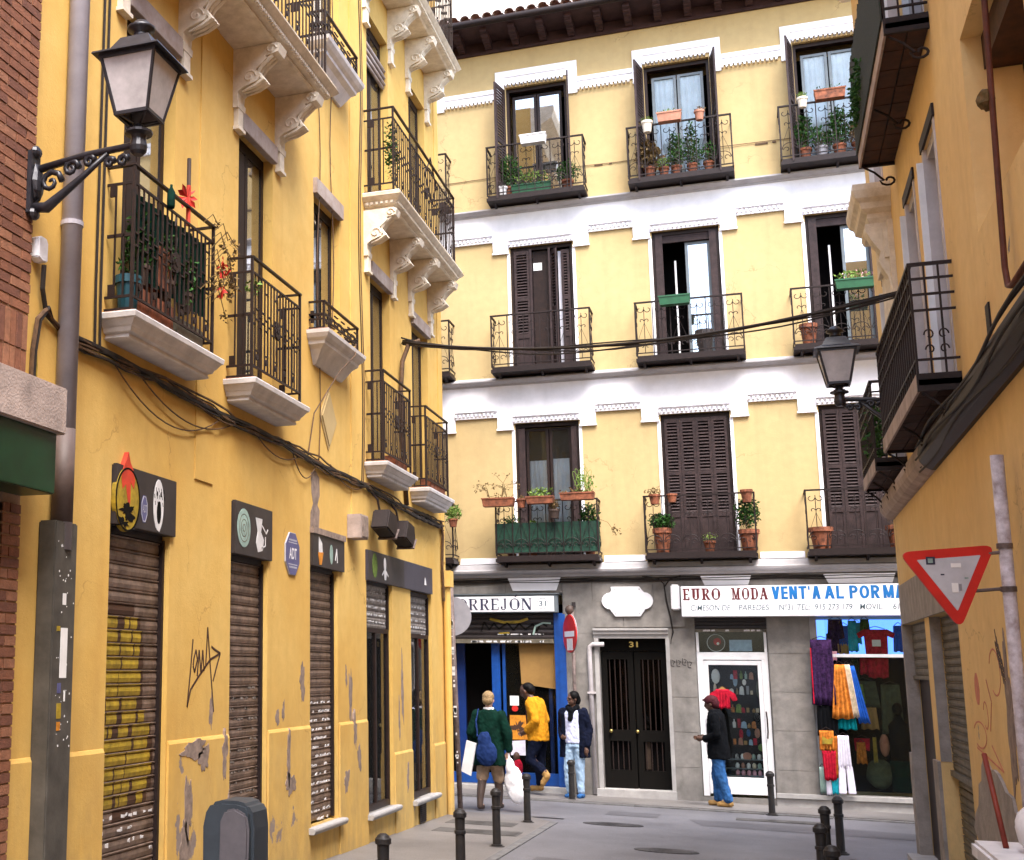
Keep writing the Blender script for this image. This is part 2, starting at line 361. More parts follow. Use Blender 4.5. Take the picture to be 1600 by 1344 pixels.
# ------------------------------------------------------------------ mesh helpers
class MB:
    def __init__(s, T=TW): s.v = []; s.f = []; s.T = T
    def add(s, pts, faces):
        n = len(s.v); s.v += [s.T(*p) for p in pts]; s.f += [tuple(i + n for i in f) for f in faces]
        return s
    def box(s, u0, u1, v0, v1, w0, w1):
        return s.add([(u0, v0, w0), (u1, v0, w0), (u1, v1, w0), (u0, v1, w0), (u0, v0, w1), (u1, v0, w1), (u1, v1, w1), (u0, v1, w1)],
              [(0, 1, 2, 3), (4, 7, 6, 5), (0, 4, 5, 1), (1, 5, 6, 2), (2, 6, 7, 3), (3, 7, 4, 0)])
    def prism(s, uv, w0, w1):
        n = len(uv)
        return s.add([(u, v, w0) for u, v in uv] + [(u, v, w1) for u, v in uv],
              [tuple(range(n)), tuple(range(2 * n - 1, n - 1, -1))] + [(i, (i + 1) % n, n + (i + 1) % n, n + i) for i in range(n)])
    def extr(s, wv, u0, u1, inset=0.0):
        """profile (w,v) extruded along u; mitred ends shrink with w when inset"""
        n = len(wv); wm = max(p[0] for p in wv)
        a = [(u0 + (wm - w_) * inset, v, w_) for w_, v in wv]; b = [(u1 - (wm - w_) * inset, v, w_) for w_, v in wv]
        return s.add(a + b, [tuple(range(n)), tuple(range(2 * n - 1, n - 1, -1))] + [(i, (i + 1) % n, n + (i + 1) % n, n + i) for i in range(n)])
    def stepped(s, wv, u0, u1):
        """stack of rectangular outlines: each (w,v) level projects w from the wall and shrinks by the same amount at both ends"""
        wm = max(p[0] for p in wv); P = []
        for w_, v in wv:
            d = wm - w_; P += [(u0 + d, v, 0.0005), (u0 + d, v, w_), (u1 - d, v, w_), (u1 - d, v, 0.0005)]
        F = [(0, 1, 2, 3), tuple(range(4 * len(wv) - 1, 4 * len(wv) - 5, -1))]
        for i in range(len(wv) - 1):
            a = 4 * i
            for j in range(4): F.append((a + j, a + (j + 1) % 4, a + 4 + (j + 1) % 4, a + 4 + j))
        return s.add(P, F)
    def tube(s, path, r, n=6, cap=True):
        P = [s.T(*p) for p in path]; k = len(P); base = len(s.v)
        rr = r if isinstance(r, (list, tuple)) else [r] * k
        prev = None
        for i, p in enumerate(P):
            t = (P[min(i + 1, k - 1)] - P[max(i - 1, 0)])
            if t.length < 1e-9: t = Vector((0, 0, 1))
            t.normalize()
            if prev is None:
                a = Vector((0, 0, 1)) if abs(t.z) < 0.9 else Vector((1, 0, 0))
                x = t.cross(a).normalized()
            else:
                x = (prev - t * prev.dot(t))
                x = x.normalized() if x.length > 1e-6 else t.orthogonal().normalized()
            prev = x; y = t.cross(x)
            for j in range(n):
                q = 2 * math.pi * j / n + math.pi / n
                s.v.append(p + (x * math.cos(q) + y * math.sin(q)) * rr[i])
        for i in range(k - 1):
            for j in range(n):
                a = base + i * n + j; b = base + i * n + (j + 1) % n
                s.f.append((a, b, b + n, a + n))
        if cap:
            s.f.append(tuple(base + j for j in range(n))[::-1]); s.f.append(tuple(base + (k - 1) * n + j for j in range(n)))
        return s
    def lathe(s, prof, cx, cy, n=16, cz=0.0, sx=1.0, sy=1.0, rot=0.0):
        """world lathe about a vertical axis; prof = (r,z)"""
        base = len(s.v)
        for r, z in prof:
            for j in range(n):
                q = 2 * math.pi * j / n + rot
                s.v.append(Vector((cx + r * sx * math.cos(q), cy + r * sy * math.sin(q), cz + z)))
        for i in range(len(prof) - 1):
            for j in range(n):
                a = base + i * n + j; b = base + i * n + (j + 1) % n
                s.f.append((a, b, b + n, a + n))
        s.f.append(tuple(base + j for j in range(n))[::-1]); s.f.append(tuple(base + (len(prof) - 1) * n + j for j in range(n)))
        return s
    def ellip(s, c, r, nu=10, nv=7, jit=0.0, M=None):
        base = len(s.v)
        for i in range(nv + 1):
            th = math.pi * i / nv
            for j in range(nu):
                ph = 2 * math.pi * j / nu
                k = 1 + (random.random() - .5) * jit
                p = Vector((r[0] * math.sin(th) * math.cos(ph) * k, r[1] * math.sin(th) * math.sin(ph) * k, r[2] * math.cos(th) * k))
                if M: p = M @ p
                s.v.append(Vector(c) + p)
        for i in range(nv):
            for j in range(nu):
                a = base + i * nu + j; b = base + i * nu + (j + 1) % nu
                s.f.append((a, a + nu, b + nu, b))
        return s
    def strip(s, pts, width, w0, w1):
        """flat brush stroke in the u,v plane: list of (u,v)"""
        for (a, b), (c, d) in zip(pts, pts[1:]):
            L = math.hypot(c - a, d - b) or 1e-6
            nx, ny = -(d - b) / L * width / 2, (c - a) / L * width / 2
            s.prism([(a + nx, b + ny), (a - nx, b - ny), (c - nx, d - ny), (c + nx, d + ny)], w0, w1)
        return s
    def disc(s, u, v, ru, rv, w0, w1, n=24, a0=0.0, a1=2 * math.pi):
        full = abs(a1 - a0 - 2 * math.pi) < 1e-6
        pts = [(u + ru * math.cos(a0 + (a1 - a0) * i / (n if full else n - 1)), v + rv * math.sin(a0 + (a1 - a0) * i / (n if full else n - 1))) for i in range(n)]
        return s.prism(pts, w0, w1)
    def ring(s, u, v, ru, rv, t, w0, w1, n=28, a0=0.0, a1=2 * math.pi):
        for i in range(n):
            p, q = a0 + (a1 - a0) * i / n, a0 + (a1 - a0) * (i + 1) / n
            s.prism([(u + ru * math.cos(p), v + rv * math.sin(p)), (u + ru * math.cos(q), v + rv * math.sin(q)),
                     (u + (ru - t) * math.cos(q), v + (rv - t) * math.sin(q)), (u + (ru - t) * math.cos(p), v + (rv - t) * math.sin(p))], w0, w1)
        return s
    def leaves(s, c, r, n, size, flat=0.0, aspect=0.5):
        for _ in range(n):
            while True:
                q = Vector((random.uniform(-1, 1), random.uniform(-1, 1), random.uniform(-1, 1)))
                if q.length <= 1: break
            p = Vector((c[0] + q.x * r[0], c[1] + q.y * r[1], c[2] + q.z * r[2]))
            d = Vector((random.gauss(0, 1), random.gauss(0, 1), random.gauss(0, 1) * (1 - flat))).normalized()
            e = d.orthogonal().normalized()
            e = Matrix.Rotation(random.uniform(0, 6.28), 3, d) @ e
            f = d.cross(e)
            L = size * random.uniform(0.6, 1.3)
            base = len(s.v)
            s.v += [p, p + d * L * .5 + e * L * aspect * .5, p + d * L, p + d * L * .5 - e * L * aspect * .5 + f * L * .12]
            s.f.append((base, base + 1, base + 2, base + 3))
        return s

WORLD = {}
def _link(name, me, loc, parent):
    o = bpy.data.objects.new(name, me)
    COL.objects.link(o)
    loc = Vector(loc)
    WORLD[o.name] = loc
    if parent is not None:
        o.parent = parent; o.location = loc - WORLD[parent.name]
    else: o.location = loc
    return o
def tag(o, label=None, cat=None, group=None, kind=None):
    if label: o['label'] = label
    if cat: o['category'] = cat
    if group: o['group'] = group
    if kind: o['kind'] = kind
    return o
def empty(name, loc, label=None, cat=None, group=None):
    return tag(_link(name, None, loc, None), label, cat, group)
def build(mb, name, m, parent=None, label=None, cat=None, group=None, kind=None, smooth=False, recalc=True, origin=None, bevel=0.0):
    vs_ = mb.v
    lo = Vector((min(v.x for v in vs_), min(v.y for v in vs_), min(v.z for v in vs_)))
    hi = Vector((max(v.x for v in vs_), max(v.y for v in vs_), max(v.z for v in vs_)))
    c = origin if origin is not None else Vector(((lo.x + hi.x) / 2, (lo.y + hi.y) / 2, lo.z))
    c = Vector(c)
    me = bpy.data.meshes.new(name)
    me.from_pydata([v - c for v in vs_], [], mb.f)
    if recalc:
        bm = bmesh.new(); bm.from_mesh(me); bmesh.ops.recalc_face_normals(bm, faces=bm.faces)
        if bevel > 0:
            bmesh.ops.remove_doubles(bm, verts=bm.verts, dist=1e-5)
            bmesh.ops.bevel(bm, geom=[e for e in bm.edges if len(e.link_faces) == 2 and e.calc_face_angle(0) > 0.6], offset=bevel, segments=2, affect='EDGES', clamp_overlap=True)
        bm.to_mesh(me); bm.free()
    if smooth:
        for p in me.polygons: p.use_smooth = True
    me.materials.append(MATS[m])
    o = _link(name, me, c, parent)
    tag(o, label, cat, group, kind)
    return o
def inst(src, loc, parent, name=None, m=None, rotz=None, scale=None):
    o = bpy.data.objects.new(name or src.name.split('.')[0], src.data)
    COL.objects.link(o)
    WORLD[o.name] = Vector(loc)
    if parent is not None: o.parent = parent; o.location = Vector(loc) - WORLD[parent.name]
    else: o.location = Vector(loc)
    if rotz is not None: o.rotation_euler = (0, 0, rotz)
    if scale is not None: o.scale = scale
    if m:
        o.material_slots[0].link = 'OBJECT'; o.material_slots[0].material = MATS[m]
    return o
def text(s, name, T, u0, u1, v0, v1, wout, m, parent, bold=0.0, shear=0.0, ext=0.002, flip=False):
    cu = bpy.data.curves.new('t', 'FONT'); cu.body = s; cu.extrude = 0.0; cu.offset = bold; cu.shear = shear
    to = bpy.data.objects.new('t', cu); COL.objects.link(to)
    dg = bpy.context.evaluated_depsgraph_get()
    me = bpy.data.meshes.new_from_object(to.evaluated_get(dg))
    bpy.data.objects.remove(to); 
    xs = [v.co.x for v in me.vertices]; ys = [v.co.y for v in me.vertices]
    x0, x1, y0, y1 = min(xs), max(xs), min(ys), max(ys)
    mb = MB(T)
    pts = []
    for v in me.vertices:
        a = (v.co.x - x0) / (x1 - x0); b = (v.co.y - y0) / (y1 - y0)
        pts.append((u0 + (u1 - u0) * a, v0 + (v1 - v0) * b, wout))
    mb.add(pts, [tuple(p.vertices) for p in me.polygons])
    bpy.data.meshes.remove(me)
    return build(mb, name, m, parent, recalc=False)
def wall_mesh(T, u0, u1, v0, v1, holes, depth=0.3):
    """front face with rectangular holes (each u0,u1,v0,v1), reveals to depth and a closed back"""
    us = sorted({u0, u1} | {h[0] for h in holes} | {h[1] for h in holes}); us = [u for u in us if u0 <= u <= u1]
    zs = sorted({v0, v1} | {h[2] for h in holes} | {h[3] for h in holes}); zs = [z for z in zs if v0 <= z <= v1]
    mb = MB(T)
    def hole(u, v): return any(h[0] < u < h[1] and h[2] < v < h[3] for h in holes)
    for a, b in zip(us, us[1:]):
        for c, d in zip(zs, zs[1:]):
            if not hole((a + b) / 2, (c + d) / 2):
                mb.add([(a, c, 0), (b, c, 0), (b, d, 0), (a, d, 0)], [(0, 1, 2, 3)])
    for h in holes:
        a, b, c, d = h[:4]; dd = -(h[4] if len(h) > 4 else depth)
        mb.add([(a, c, 0), (a, d, 0), (a, d, dd), (a, c, dd)], [(0, 1, 2, 3)])
        mb.add([(b, c, 0), (b, d, 0), (b, d, dd), (b, c, dd)], [(0, 1, 2, 3)])
        mb.add([(a, c, 0), (b, c, 0), (b, c, dd), (a, c, dd)], [(0, 1, 2, 3)])
        mb.add([(a, d, 0), (b, d, 0), (b, d, dd), (a, d, dd)], [(0, 1, 2, 3)])
    return mb
# ================================================================== ground
def sheet(name, m, pts, dz, kind='structure'):
    me = bpy.data.meshes.new(name)
    vv = [Vector((x, y, G(x, y) + dz)) for x, y in pts]
    me.from_pydata(vv, [], [tuple(range(len(vv)))]); me.materials.append(MATS[m])
    return tag(_link(name, me, (0, 0, 0), None), kind=kind)
sheet('ground', 'asphalt', [(-200, -200), (200, -200), (200, 200), (-200, 200)], -0.012)
sheet('street', 'asphalt', [(-2.62, -30), (0.72, -30), (0.72, 15.6), (20, 15.6), (20, 20.35), (-24, 20.6), (-24, 18.2), (-2.62, 18.0)], 0.0)
def slab_sheet(name, pts, h):
    mb = MB(); n = len(pts)
    mb.v = [Vector((x, y, G(x, y) + h)) for x, y in pts] + [Vector((x, y, G(x, y) - 0.2)) for x, y in pts]
    mb.f = [tuple(range(n))] + [(i, (i + 1) % n, n + (i + 1) % n, n + i) for i in range(n)]
    return build(mb, name, 'paving', kind='structure', origin=(0, 0, 0))
slab_sheet('pavement', [(-4.4, -30), (-2.72, -30), (-2.72, 17.4), (-3.1, 17.95), (-24, 18.1), (-24, 17.3), (-4.4, 17.3)], 0.010)
slab_sheet('pavement_right', [(0.82, -30), (1.7, -30), (1.7, 15.2), (20, 15.2), (20, 15.5), (1.3, 15.5), (0.82, 15.0)], 0.010)
slab_sheet('pavement_back', [(-24, 20.75), (-1.0, 20.72), (20, 20.45), (20, 22.1), (-24, 22.1)], 0.022)
kerb = MB(); kerb.v = []; kerb.f = []
def kerb_run(x0, y0, x1, y1, wdt, par, name='kerbstone'):
    L = math.hypot(x1 - x0, y1 - y0); n = max(1, int(L / 0.9)); dx, dy = (x1 - x0) / L, (y1 - y0) / L; nx, ny = -dy * wdt, dx * wdt
    for i in range(n):
        a = i * L / n + 0.006; b = (i + 1) * L / n - 0.006
        mb = MB()
        P = [(x0 + dx * a, y0 + dy * a), (x0 + dx * b, y0 + dy * b), (x0 + dx * b + nx, y0 + dy * b + ny), (x0 + dx * a + nx, y0 + dy * a + ny)]
        mb.v = [Vector((x, y, G(x, y) + 0.013)) for x, y in P] + [Vector((x, y, G(x, y) - 0.1)) for x, y in P]
        mb.f = [(0, 1, 2, 3), (0, 1, 5, 4), (1, 2, 6, 5), (2, 3, 7, 6), (3, 0, 4, 7)]
        build(mb, name, 'kerbstone', par)
for nme_, P_ in (('asphalt_patch', [(-.9, 18.2), (2.4, 18.0), (2.6, 18.9), (-1.1, 19.0)]), ('asphalt_patch', [(-2.4, 8), (-1.3, 8), (-1.2, 13.6), (-2.3, 13.8)]), ('asphalt_patch', [(-2.2, 18.9), (-1.5, 18.9), (-1.5, 19.5), (-2.2, 19.5)])):
    sheet(nme_, 'asphalt_dark', P_, 0.004)
kp = bpy.data.objects['pavement']; kerb_run(-2.615, 6, -2.615, 17.35, 0.1, kp)
kp = bpy.data.objects['pavement_right']; kerb_run(0.82, 8, 0.82, 15.0, 0.1, kp)
kp = bpy.data.objects['pavement_back']; kerb_run(-6.5, 20.66, 2.6, 20.5, 0.1, kp)

# ================================================================== left building
B1 = empty('apartment_building', (XL - 3, 12, -0.35), 'yellow stuccoed building with closed metal shutters and small iron balconies, left of the street', 'building')
LH = [(7.68, 8.63, -0.35, 2.86), (9.82, 10.68, -0.38, 2.87), (11.84, 12.72, 0.0, 2.8), (13.76, 14.83, -0.07, 2.8), (15.69, 16.78, -0.1, 2.78),
      (7.72, 8.58, 3.86, 6.3), (9.9, 10.75, 3.86, 6.25), (11.95, 12.83, 4.84, 6.38), (14.0, 14.86, 3.8, 6.1), (15.93, 16.8, 3.76, 5.98),
      (7.72, 8.58, 7.1, 9.5), (9.9, 10.75, 7.1, 9.5), (11.95, 12.83, 8.1, 9.55), (13.93, 14.88, 7.0, 9.45), (15.93, 16.82, 7.0, 9.4),
      (13.93, 14.88, 10.2, 12.5), (15.93, 16.82, 10.2, 12.5), (7.72, 8.58, 10.3, 12.5), (9.9, 10.75, 10.3, 12.5), (11.95, 12.83, 11.3, 12.5)]
LH = [h + (0.30,) for h in LH]
build(wall_mesh(TL, 6.46, 17.65, -1.2, 13.6, LH), 'wall', 'stucco_left', B1)
mb = MB(TL); mb.box(6.46, 17.65, -1.2, 13.6, -8.0, -0.6); mb.box(6.46, 6.5, -1.2, 13.6, -0.6, -0.002); mb.box(17.64, 17.65, -1.2, 13.6, -0.6, -0.002); mb.box(6.46, 17.65, 13.6, 13.66, -8, 0)
build(mb, 'body_block', 'stucco_left', B1)  # unseen solid block added behind the facade to stop light leaking through
# slightly proud dado with a pale upper arris, broken by the openings
for a, b, z in ((6.5, 7.66, .95), (8.65, 9.8, .95), (10.7, 11.82, .94), (12.74, 13.74, .93), (14.85, 15.67, .51), (16.8, 17.4, .51)):
    mb = MB(TL); mb.extr([(0.0005, -1.0), (0.018, -1.0), (0.018, z - 0.02), (0.006, z + 0.004), (0.0005, z + 0.006)], a, b)
    build(mb, 'dado', 'stucco_left', B1)
# wide shallow pilasters seen as faint vertical steps
for a, b in ((6.5, 6.9), (9.05, 9.4), (13.2, 13.6), (17.35, 17.6)):
    build(MB(TL).box(a, b, 2.95, 13.5, 0.0005, 0.012), 'pilaster', 'stucco_left', B1)

def roller(T, par, u0, u1, v0, v1, w, pitch, m, name='slat'):
    """curved roller shutter slats, one object each, sharing one mesh"""
    n = int(round((v1 - v0) / pitch)); p = (v1 - v0) / n
    prof = [(-.004, 0), (0.002, 0.0), (0.010, p * 0.10), (0.015, p * 0.40), (0.011, p * 0.74), (0.006, p * 0.80), (0.018, p * 0.86), (0.020, p * 0.95), (0.004, p * 0.985), (-.004, p * 0.985)]
    src = None
    for i in range(n):
        z = v0 + i * p
        c = T((u0 + u1) / 2, z, w)
        if src is None:
            mb = MB(T); mb.extr([(w + a, z + b) for a, b in prof], u0, u1)
            src = build(mb, name, m, par, origin=c)
        else: inst(src, c, par)
    return src
def sub_empty(name, loc, par):
    o = bpy.data.objects.new(name, None); COL.objects.link(o); WORLD[o.name] = Vector(loc); o.parent = par; o.location = Vector(loc) - WORLD[par.name]; return o
def shutter_bay(T, par, u0, u1, v0, v1, w, pitch, m, fm='iron_brown'):
    f = MB(T); f.box(u0, u0 + 0.035, v0, v1, w - 0.03, w + 0.045); f.box(u1 - 0.035, u1, v0, v1, w - 0.03, w + 0.045); f.box(u0 + 0.035, u1 - 0.035, v1 - 0.02, v1 + 0.03, w - 0.03, w + 0.04)
    f.box(u0, u1, v0, v1, w - 0.10, w - 0.05)
    fr = build(f, 'roller_shutter', fm, par)
    roller(T, fr, u0 + 0.036, u1 - 0.036, v0, v1 - 0.021, w, pitch, m)
    return fr
S1 = shutter_bay(TL, B1, 7.68, 8.63, -0.3, 2.42, -0.085, 0.094, 'shutter_metal')
S2 = shutter_bay(TL, B1, 9.82, 10.68, -0.3, 2.40, -0.085, 0.086, 'shutter_metal')
S3 = shutter_bay(TL, B1, 11.84, 12.72, 0.02, 2.46, -0.085, 0.086, 'shutter_metal')
S4 = shutter_bay(TL, B1, 13.76, 14.83, 1.94, 2.45, -0.085, 0.075, 'shutter_pale')
S5 = shutter_bay(TL, B1, 15.69, 16.78, 1.92, 2.42, -0.085, 0.075, 'shutter_pale')
# paint on the slats: yellow letters with dark outline, each stroke follows the slat face
gy = MB(TL); gb = MB(TL)
def in_yellow(u, v):
    # tall rounded bubble letters, two rows
    for (cx, cv, a, b) in ((7.86, 1.44, .145, .42), (8.17, 1.46, .15, .40), (7.84, 0.82, .13, .29), (8.09, 0.82, .125, .28), (8.36, 0.86, .145, .29)):
        q = 1 + .16 * math.sin(v * 19 + cx * 30) + .10 * math.sin(v * 47 + cx * 11)
        if ((u - cx) / (a * q)) ** 2 + abs((v - cv) / b) ** 3.2 < 1:
            if abs(u - cx - .05 * math.sin(v * 9)) < .011 and math.sin(v * 5.6 + cx * 9) > .55: return False
            return True
    return False
def in_black(u, v):
    for (cx, cv, a, b) in ((8.02, 1.42, .36, .52), (8.1, 0.84, .46, .36)):
        if ((u - cx) / a) ** 2 + abs((v - cv) / b) ** 3.2 < 1: return True
    return False
p1 = (2.399 + 0.3) / round((2.399 + 0.3) / 0.094)
pf = [(0.004, p1 * 0.03), (0.010, p1 * 0.10), (0.015, p1 * 0.40), (0.011, p1 * 0.74), (0.006, p1 * 0.80), (0.018, p1 * 0.86), (0.019, p1 * 0.93)]
for i in range(40):
    z = -0.3 + i * p1
    if z > 2.0: break
    for f_, g_, dw in ((in_yellow, gy, 0.0016), (in_black, gb, 0.0007)):
        run = None; u = 7.72
        while u < 8.60:
            ok = f_(u + .004, z + p1 * .5) and u < 8.585
            if ok and run is None: run = u
            if not ok and run is not None:
                g_.extr([(-0.085 + a + dw, z + b) for a, b in pf] + [(-0.085 + a - .002, z + b) for a, b in reversed(pf)], run, u); run = None
            u += 0.008
build(gb, 'graffiti_outline', 'paint_brown', S1, kind='stuff', recalc=False)
build(gy, 'graffiti', 'paint_yellow', S1, kind='stuff', recalc=False)
# small pale scribbles on the lower slats of every shutter
for fr, u0, u1, zlo, zhi, col, num in ((S1, 7.74, 8.56, -0.28, 0.5, 'paint_white', 60), (S2, 9.88, 10.6, -0.2, 1.3, 'shutter_pale', 130), (S3, 11.9, 12.66, 0.05, 1.2, 'paint_white', 150), (S4, 13.82, 14.76, 1.98, 2.35, 'paint_white', 90), (S5, 15.75, 16.7, 1.96, 2.3, 'paint_white', 60)):
    g = MB(TL)
    for _ in range(num):
        a = random.uniform(u0, u1); z = random.uniform(zlo, zhi) ; z = zlo + (z - zlo) ** 1.0
        p = 0.086; z = math.floor(z / p) * p + 0.02 + (0.02 if fr is S1 else 0)
        l = random.uniform(0.015, 0.06)
        g.prism([(a, z), (a + l, z + random.uniform(-.01, .01)), (a + l, z + random.uniform(.012, .028)), (a, z + random.uniform(.008, .024))], -0.085, -0.0685)
    build(g, 'scribbles', col, fr, kind='stuff', recalc=False)
# glazed shop windows under the half-rolled shutters
for (a, b, z0, z1) in ((13.76, 14.83, -0.07, 1.94), (15.69, 16.78, -0.1, 1.92)):
    f = MB(TL); w = -0.075
    f.box(a, a + .05, z0, z1, w - .03, w + .03); f.box(b - .05, b, z0, z1, w - .03, w + .03); f.box(a + .05, b - .05, z0, z0 + .07, w - .03, w + .03); f.box(a + .05, b - .05, z1 - .05, z1, w - .03, w + .03)
    f.box((a + b) / 2 - .02, (a + b) / 2 + .02, z0 + .07, z1 - .05, w - .025, w + .025)
    fr = build(f, 'shop_window', 'wood_dark', B1)
    for c, d in ((a + .05, (a + b) / 2 - .02), ((a + b) / 2 + .02, b - .05)):
        build(MB(TL).box(c, d, z0 + .07, z1 - .05, w - .003, w + .003), 'pane', 'window_glass', fr)
    build(MB(TL).box(a, b, z0, z1, -.56, -.54), 'interior', 'brown_interior', fr)
for (a, b, z) in ((11.76, 12.80, 0.0), (13.70, 14.90, -0.07), (15.62, 16.86, -0.1)):
    build(MB(TL).extr([(-.3, z), (-.3, z - .05), (0.07, z - .06), (0.085, z - .03), (0.085, z - .012), (0.07, z)], a, b), 'sill', 'granite_pale', B1, bevel=.004)
build(MB(TL).box(15.95, 16.25, -.40, -.16, 0.019, .024), 'vent_grille', 'sign_dark', B1)
for k in range(9): build(MB(TL).box(15.97, 16.23, -.385 + k * .024, -.372 + k * .024, .024, .034), 'vent_slat', 'iron_brown', B1)

# peeled and scribbled patches with a shape of their own
def blob(T, cu, cv, ru, rv, w0, w1, n=46, rough=.35, seed=0):
    rnd = random.Random(seed); ph = [rnd.uniform(0, 6.28) for _ in range(4)]
    pts = []
    for i in range(n):
        a = 2 * math.pi * i / n
        k = 1 + rough * (math.sin(2 * a + ph[0]) * .5 + math.sin(3 * a + ph[1]) * .4 + math.sin(5 * a + ph[2]) * .35 + math.sin(9 * a + ph[3]) * .3 + rnd.uniform(-.35, .35))
        pts.append((cu + ru * k * math.cos(a), cv + rv * k * math.sin(a)))
    c = (cu, cv)
    mb = MB(T)
    for i in range(n):
        q = pts[(i + 1) % n]; p = pts[i]
        mb.add([(c[0], c[1], w1), (p[0], p[1], w1), (q[0], q[1], w1), (p[0], p[1], w0), (q[0], q[1], w0)], [(0, 1, 2), (1, 3, 4, 2)])
    return mb
for i, (u, v, a, b) in enumerate(((9.1, .87, .22, .06), (9.28, .80, .09, .10), (9.70, .80, .05, .16), (9.78, .3, .03, .2), (9.0, .45, .06, .25), (11.62, 1.36, .07, .16), (11.2, .7, .05, .2), (11.25, .45, .12, .1), (13.15, 1.2, .05, .3), (13.25, .85, .05, .18),
        (13.0, 1.4, .03, .1), (15.25, 1.25, .05, .38), (15.1, .9, .03, .25), (10.95, 1.05, .04, .08), (11.1, 1.1, .03, .09), (12.95, .35, .08, .1), (8.95, .2, .07, .16), (13.4, .55, .06, .12), (9.45, 1.15, .03, .14), (7.45, .05, .07, .12), (15.4, .2, .05, .15))):
    z1 = 0.0215 if v < (0.95 if u < 14 else .5) else 0.0025
    build(blob(TL, u, v, a, b, 0.0005, z1, seed=i), 'peeled_patch', 'paint_lilac', B1, recalc=True)
build(MB(TL).prism([(11.84, 2.83), (12.1, 2.83), (12.13, 3.05), (12.06, 3.1), (12.13, 3.2), (12.12, 3.38), (12.0, 3.44), (11.86, 3.40), (11.88, 3.2), (11.93, 3.1), (11.85, 3.0)], .0005, .003), 'peeled_patch', 'paint_lilac', B1)
# scrawled tag
g = MB(TL)
for pts in (([(9.08, 1.70), (9.04, 1.45), (8.99, 1.19)]), ([(8.99, 1.19), (9.05, 1.32), (9.2, 1.42), (9.42, 1.55), (9.62, 1.60)]), ([(9.62, 1.60), (9.50, 1.63), (9.44, 1.65)]), ([(9.62, 1.60), (9.54, 1.48), (9.48, 1.38)]),
            ([(9.10, 1.55), (9.14, 1.62), (9.17, 1.55), (9.12, 1.45), (9.09, 1.5), (9.10, 1.55)]), ([(9.17, 1.42), (9.20, 1.62), (9.24, 1.44), (9.27, 1.62), (9.30, 1.46)]), ([(9.36, 1.80), (9.33, 1.5)]), ([(9.36, 1.80), (9.42, 1.5), (9.50, 1.14)])):
    g.strip(pts, .018, .0005, .003)
build(g, 'graffiti_tag', 'paint_brown', B1, recalc=False)
# diamond relief
for k, (s_, wz) in enumerate(((1, .012), (.86, .02), (.7, .014))):
    build(MB(TL).prism([(12.4, 4.04 + .33 * s_), (12.4 + .27 * s_, 4.04), (12.4, 4.04 - .33 * s_), (12.4 - .27 * s_, 4.04)], 0.0005, wz + .004 * k), 'diamond_relief', 'terracotta_pale' if k == 2 else 'stucco_back', B1)

# ---- windows of the left building
def lwindow(u0, u1, v0, v1, style='door'):
    w = -0.11; f = MB(TL)
    f.box(u0, u0 + .06, v0, v1, w - .02, w + .014); f.box(u1 - .06, u1, v0, v1, w - .02, w + .014); f.box(u0 + .06, u1 - .06, v1 - .1, v1, w - .02, w + .014); f.box(u0 + .06, u1 - .06, v0, v0 + .12, w - .02, w + .014)
    m_ = (u0 + u1) / 2
    f.box(m_ - .03, m_ + .03, v0 + .12, v1 - .1, w - .018, w + .012)
    fr = build(f, 'balcony_door' if style == 'door' else 'casement_window', 'wood_dark', B1)
    for c, d in ((u0 + .06, m_ - .035), (m_ + .035, u1 - .06)):
        build(MB(TL).box(c, d, v0 + .12, v1 - .1, w - .003, w + .003), 'pane', 'reflecting_glass', fr)
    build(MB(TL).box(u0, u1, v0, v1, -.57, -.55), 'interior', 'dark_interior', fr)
    # folded inner shutter at the near side
    build(MB(TL).box(u0 + .005, u0 + .035, v0 + .02, v1 - .12, w + .016, w + .09), 'shutter', 'wood_shutter', fr)
    if style == 'door': build(MB(TL).box(u0 + .07, (u0 + u1) / 2 - .04, v0 + .14, v1 - .12, w + .004, w + .010), 'inner_shutter', 'wood_dark', fr)
for h in LH[5:]: lwindow(h[0], h[1], h[2], h[3], 'window' if (h[0] == 11.95) else 'door')
# brown lintel boards above the first-floor doors
for a, b, z in ((7.7, 8.6, 6.28), (9.88, 10.77, 6.22), (11.93, 12.85, 6.36), (13.98, 14.88, 6.08), (15.9, 16.82, 5.98)):
    build(MB(TL).box(a, b, z, z + .17, -.02, .045), 'lintel_board', 'wood_lintel', B1, bevel=.004)
for a, b, z in ((13.93, 14.88, 9.1), (9.9, 10.75, 9.2)):
    bl = MB(TL)
    for k in range(7): bl.tube([(a + .02, z - .26 + k * .045, -.06 + .02 * (k % 2)), (b - .02, z - .26 + k * .045, -.06 + .02 * (k % 2))], .022, 8)
    build(bl, 'rolled_blind', 'wood_lintel', B1, smooth=True)

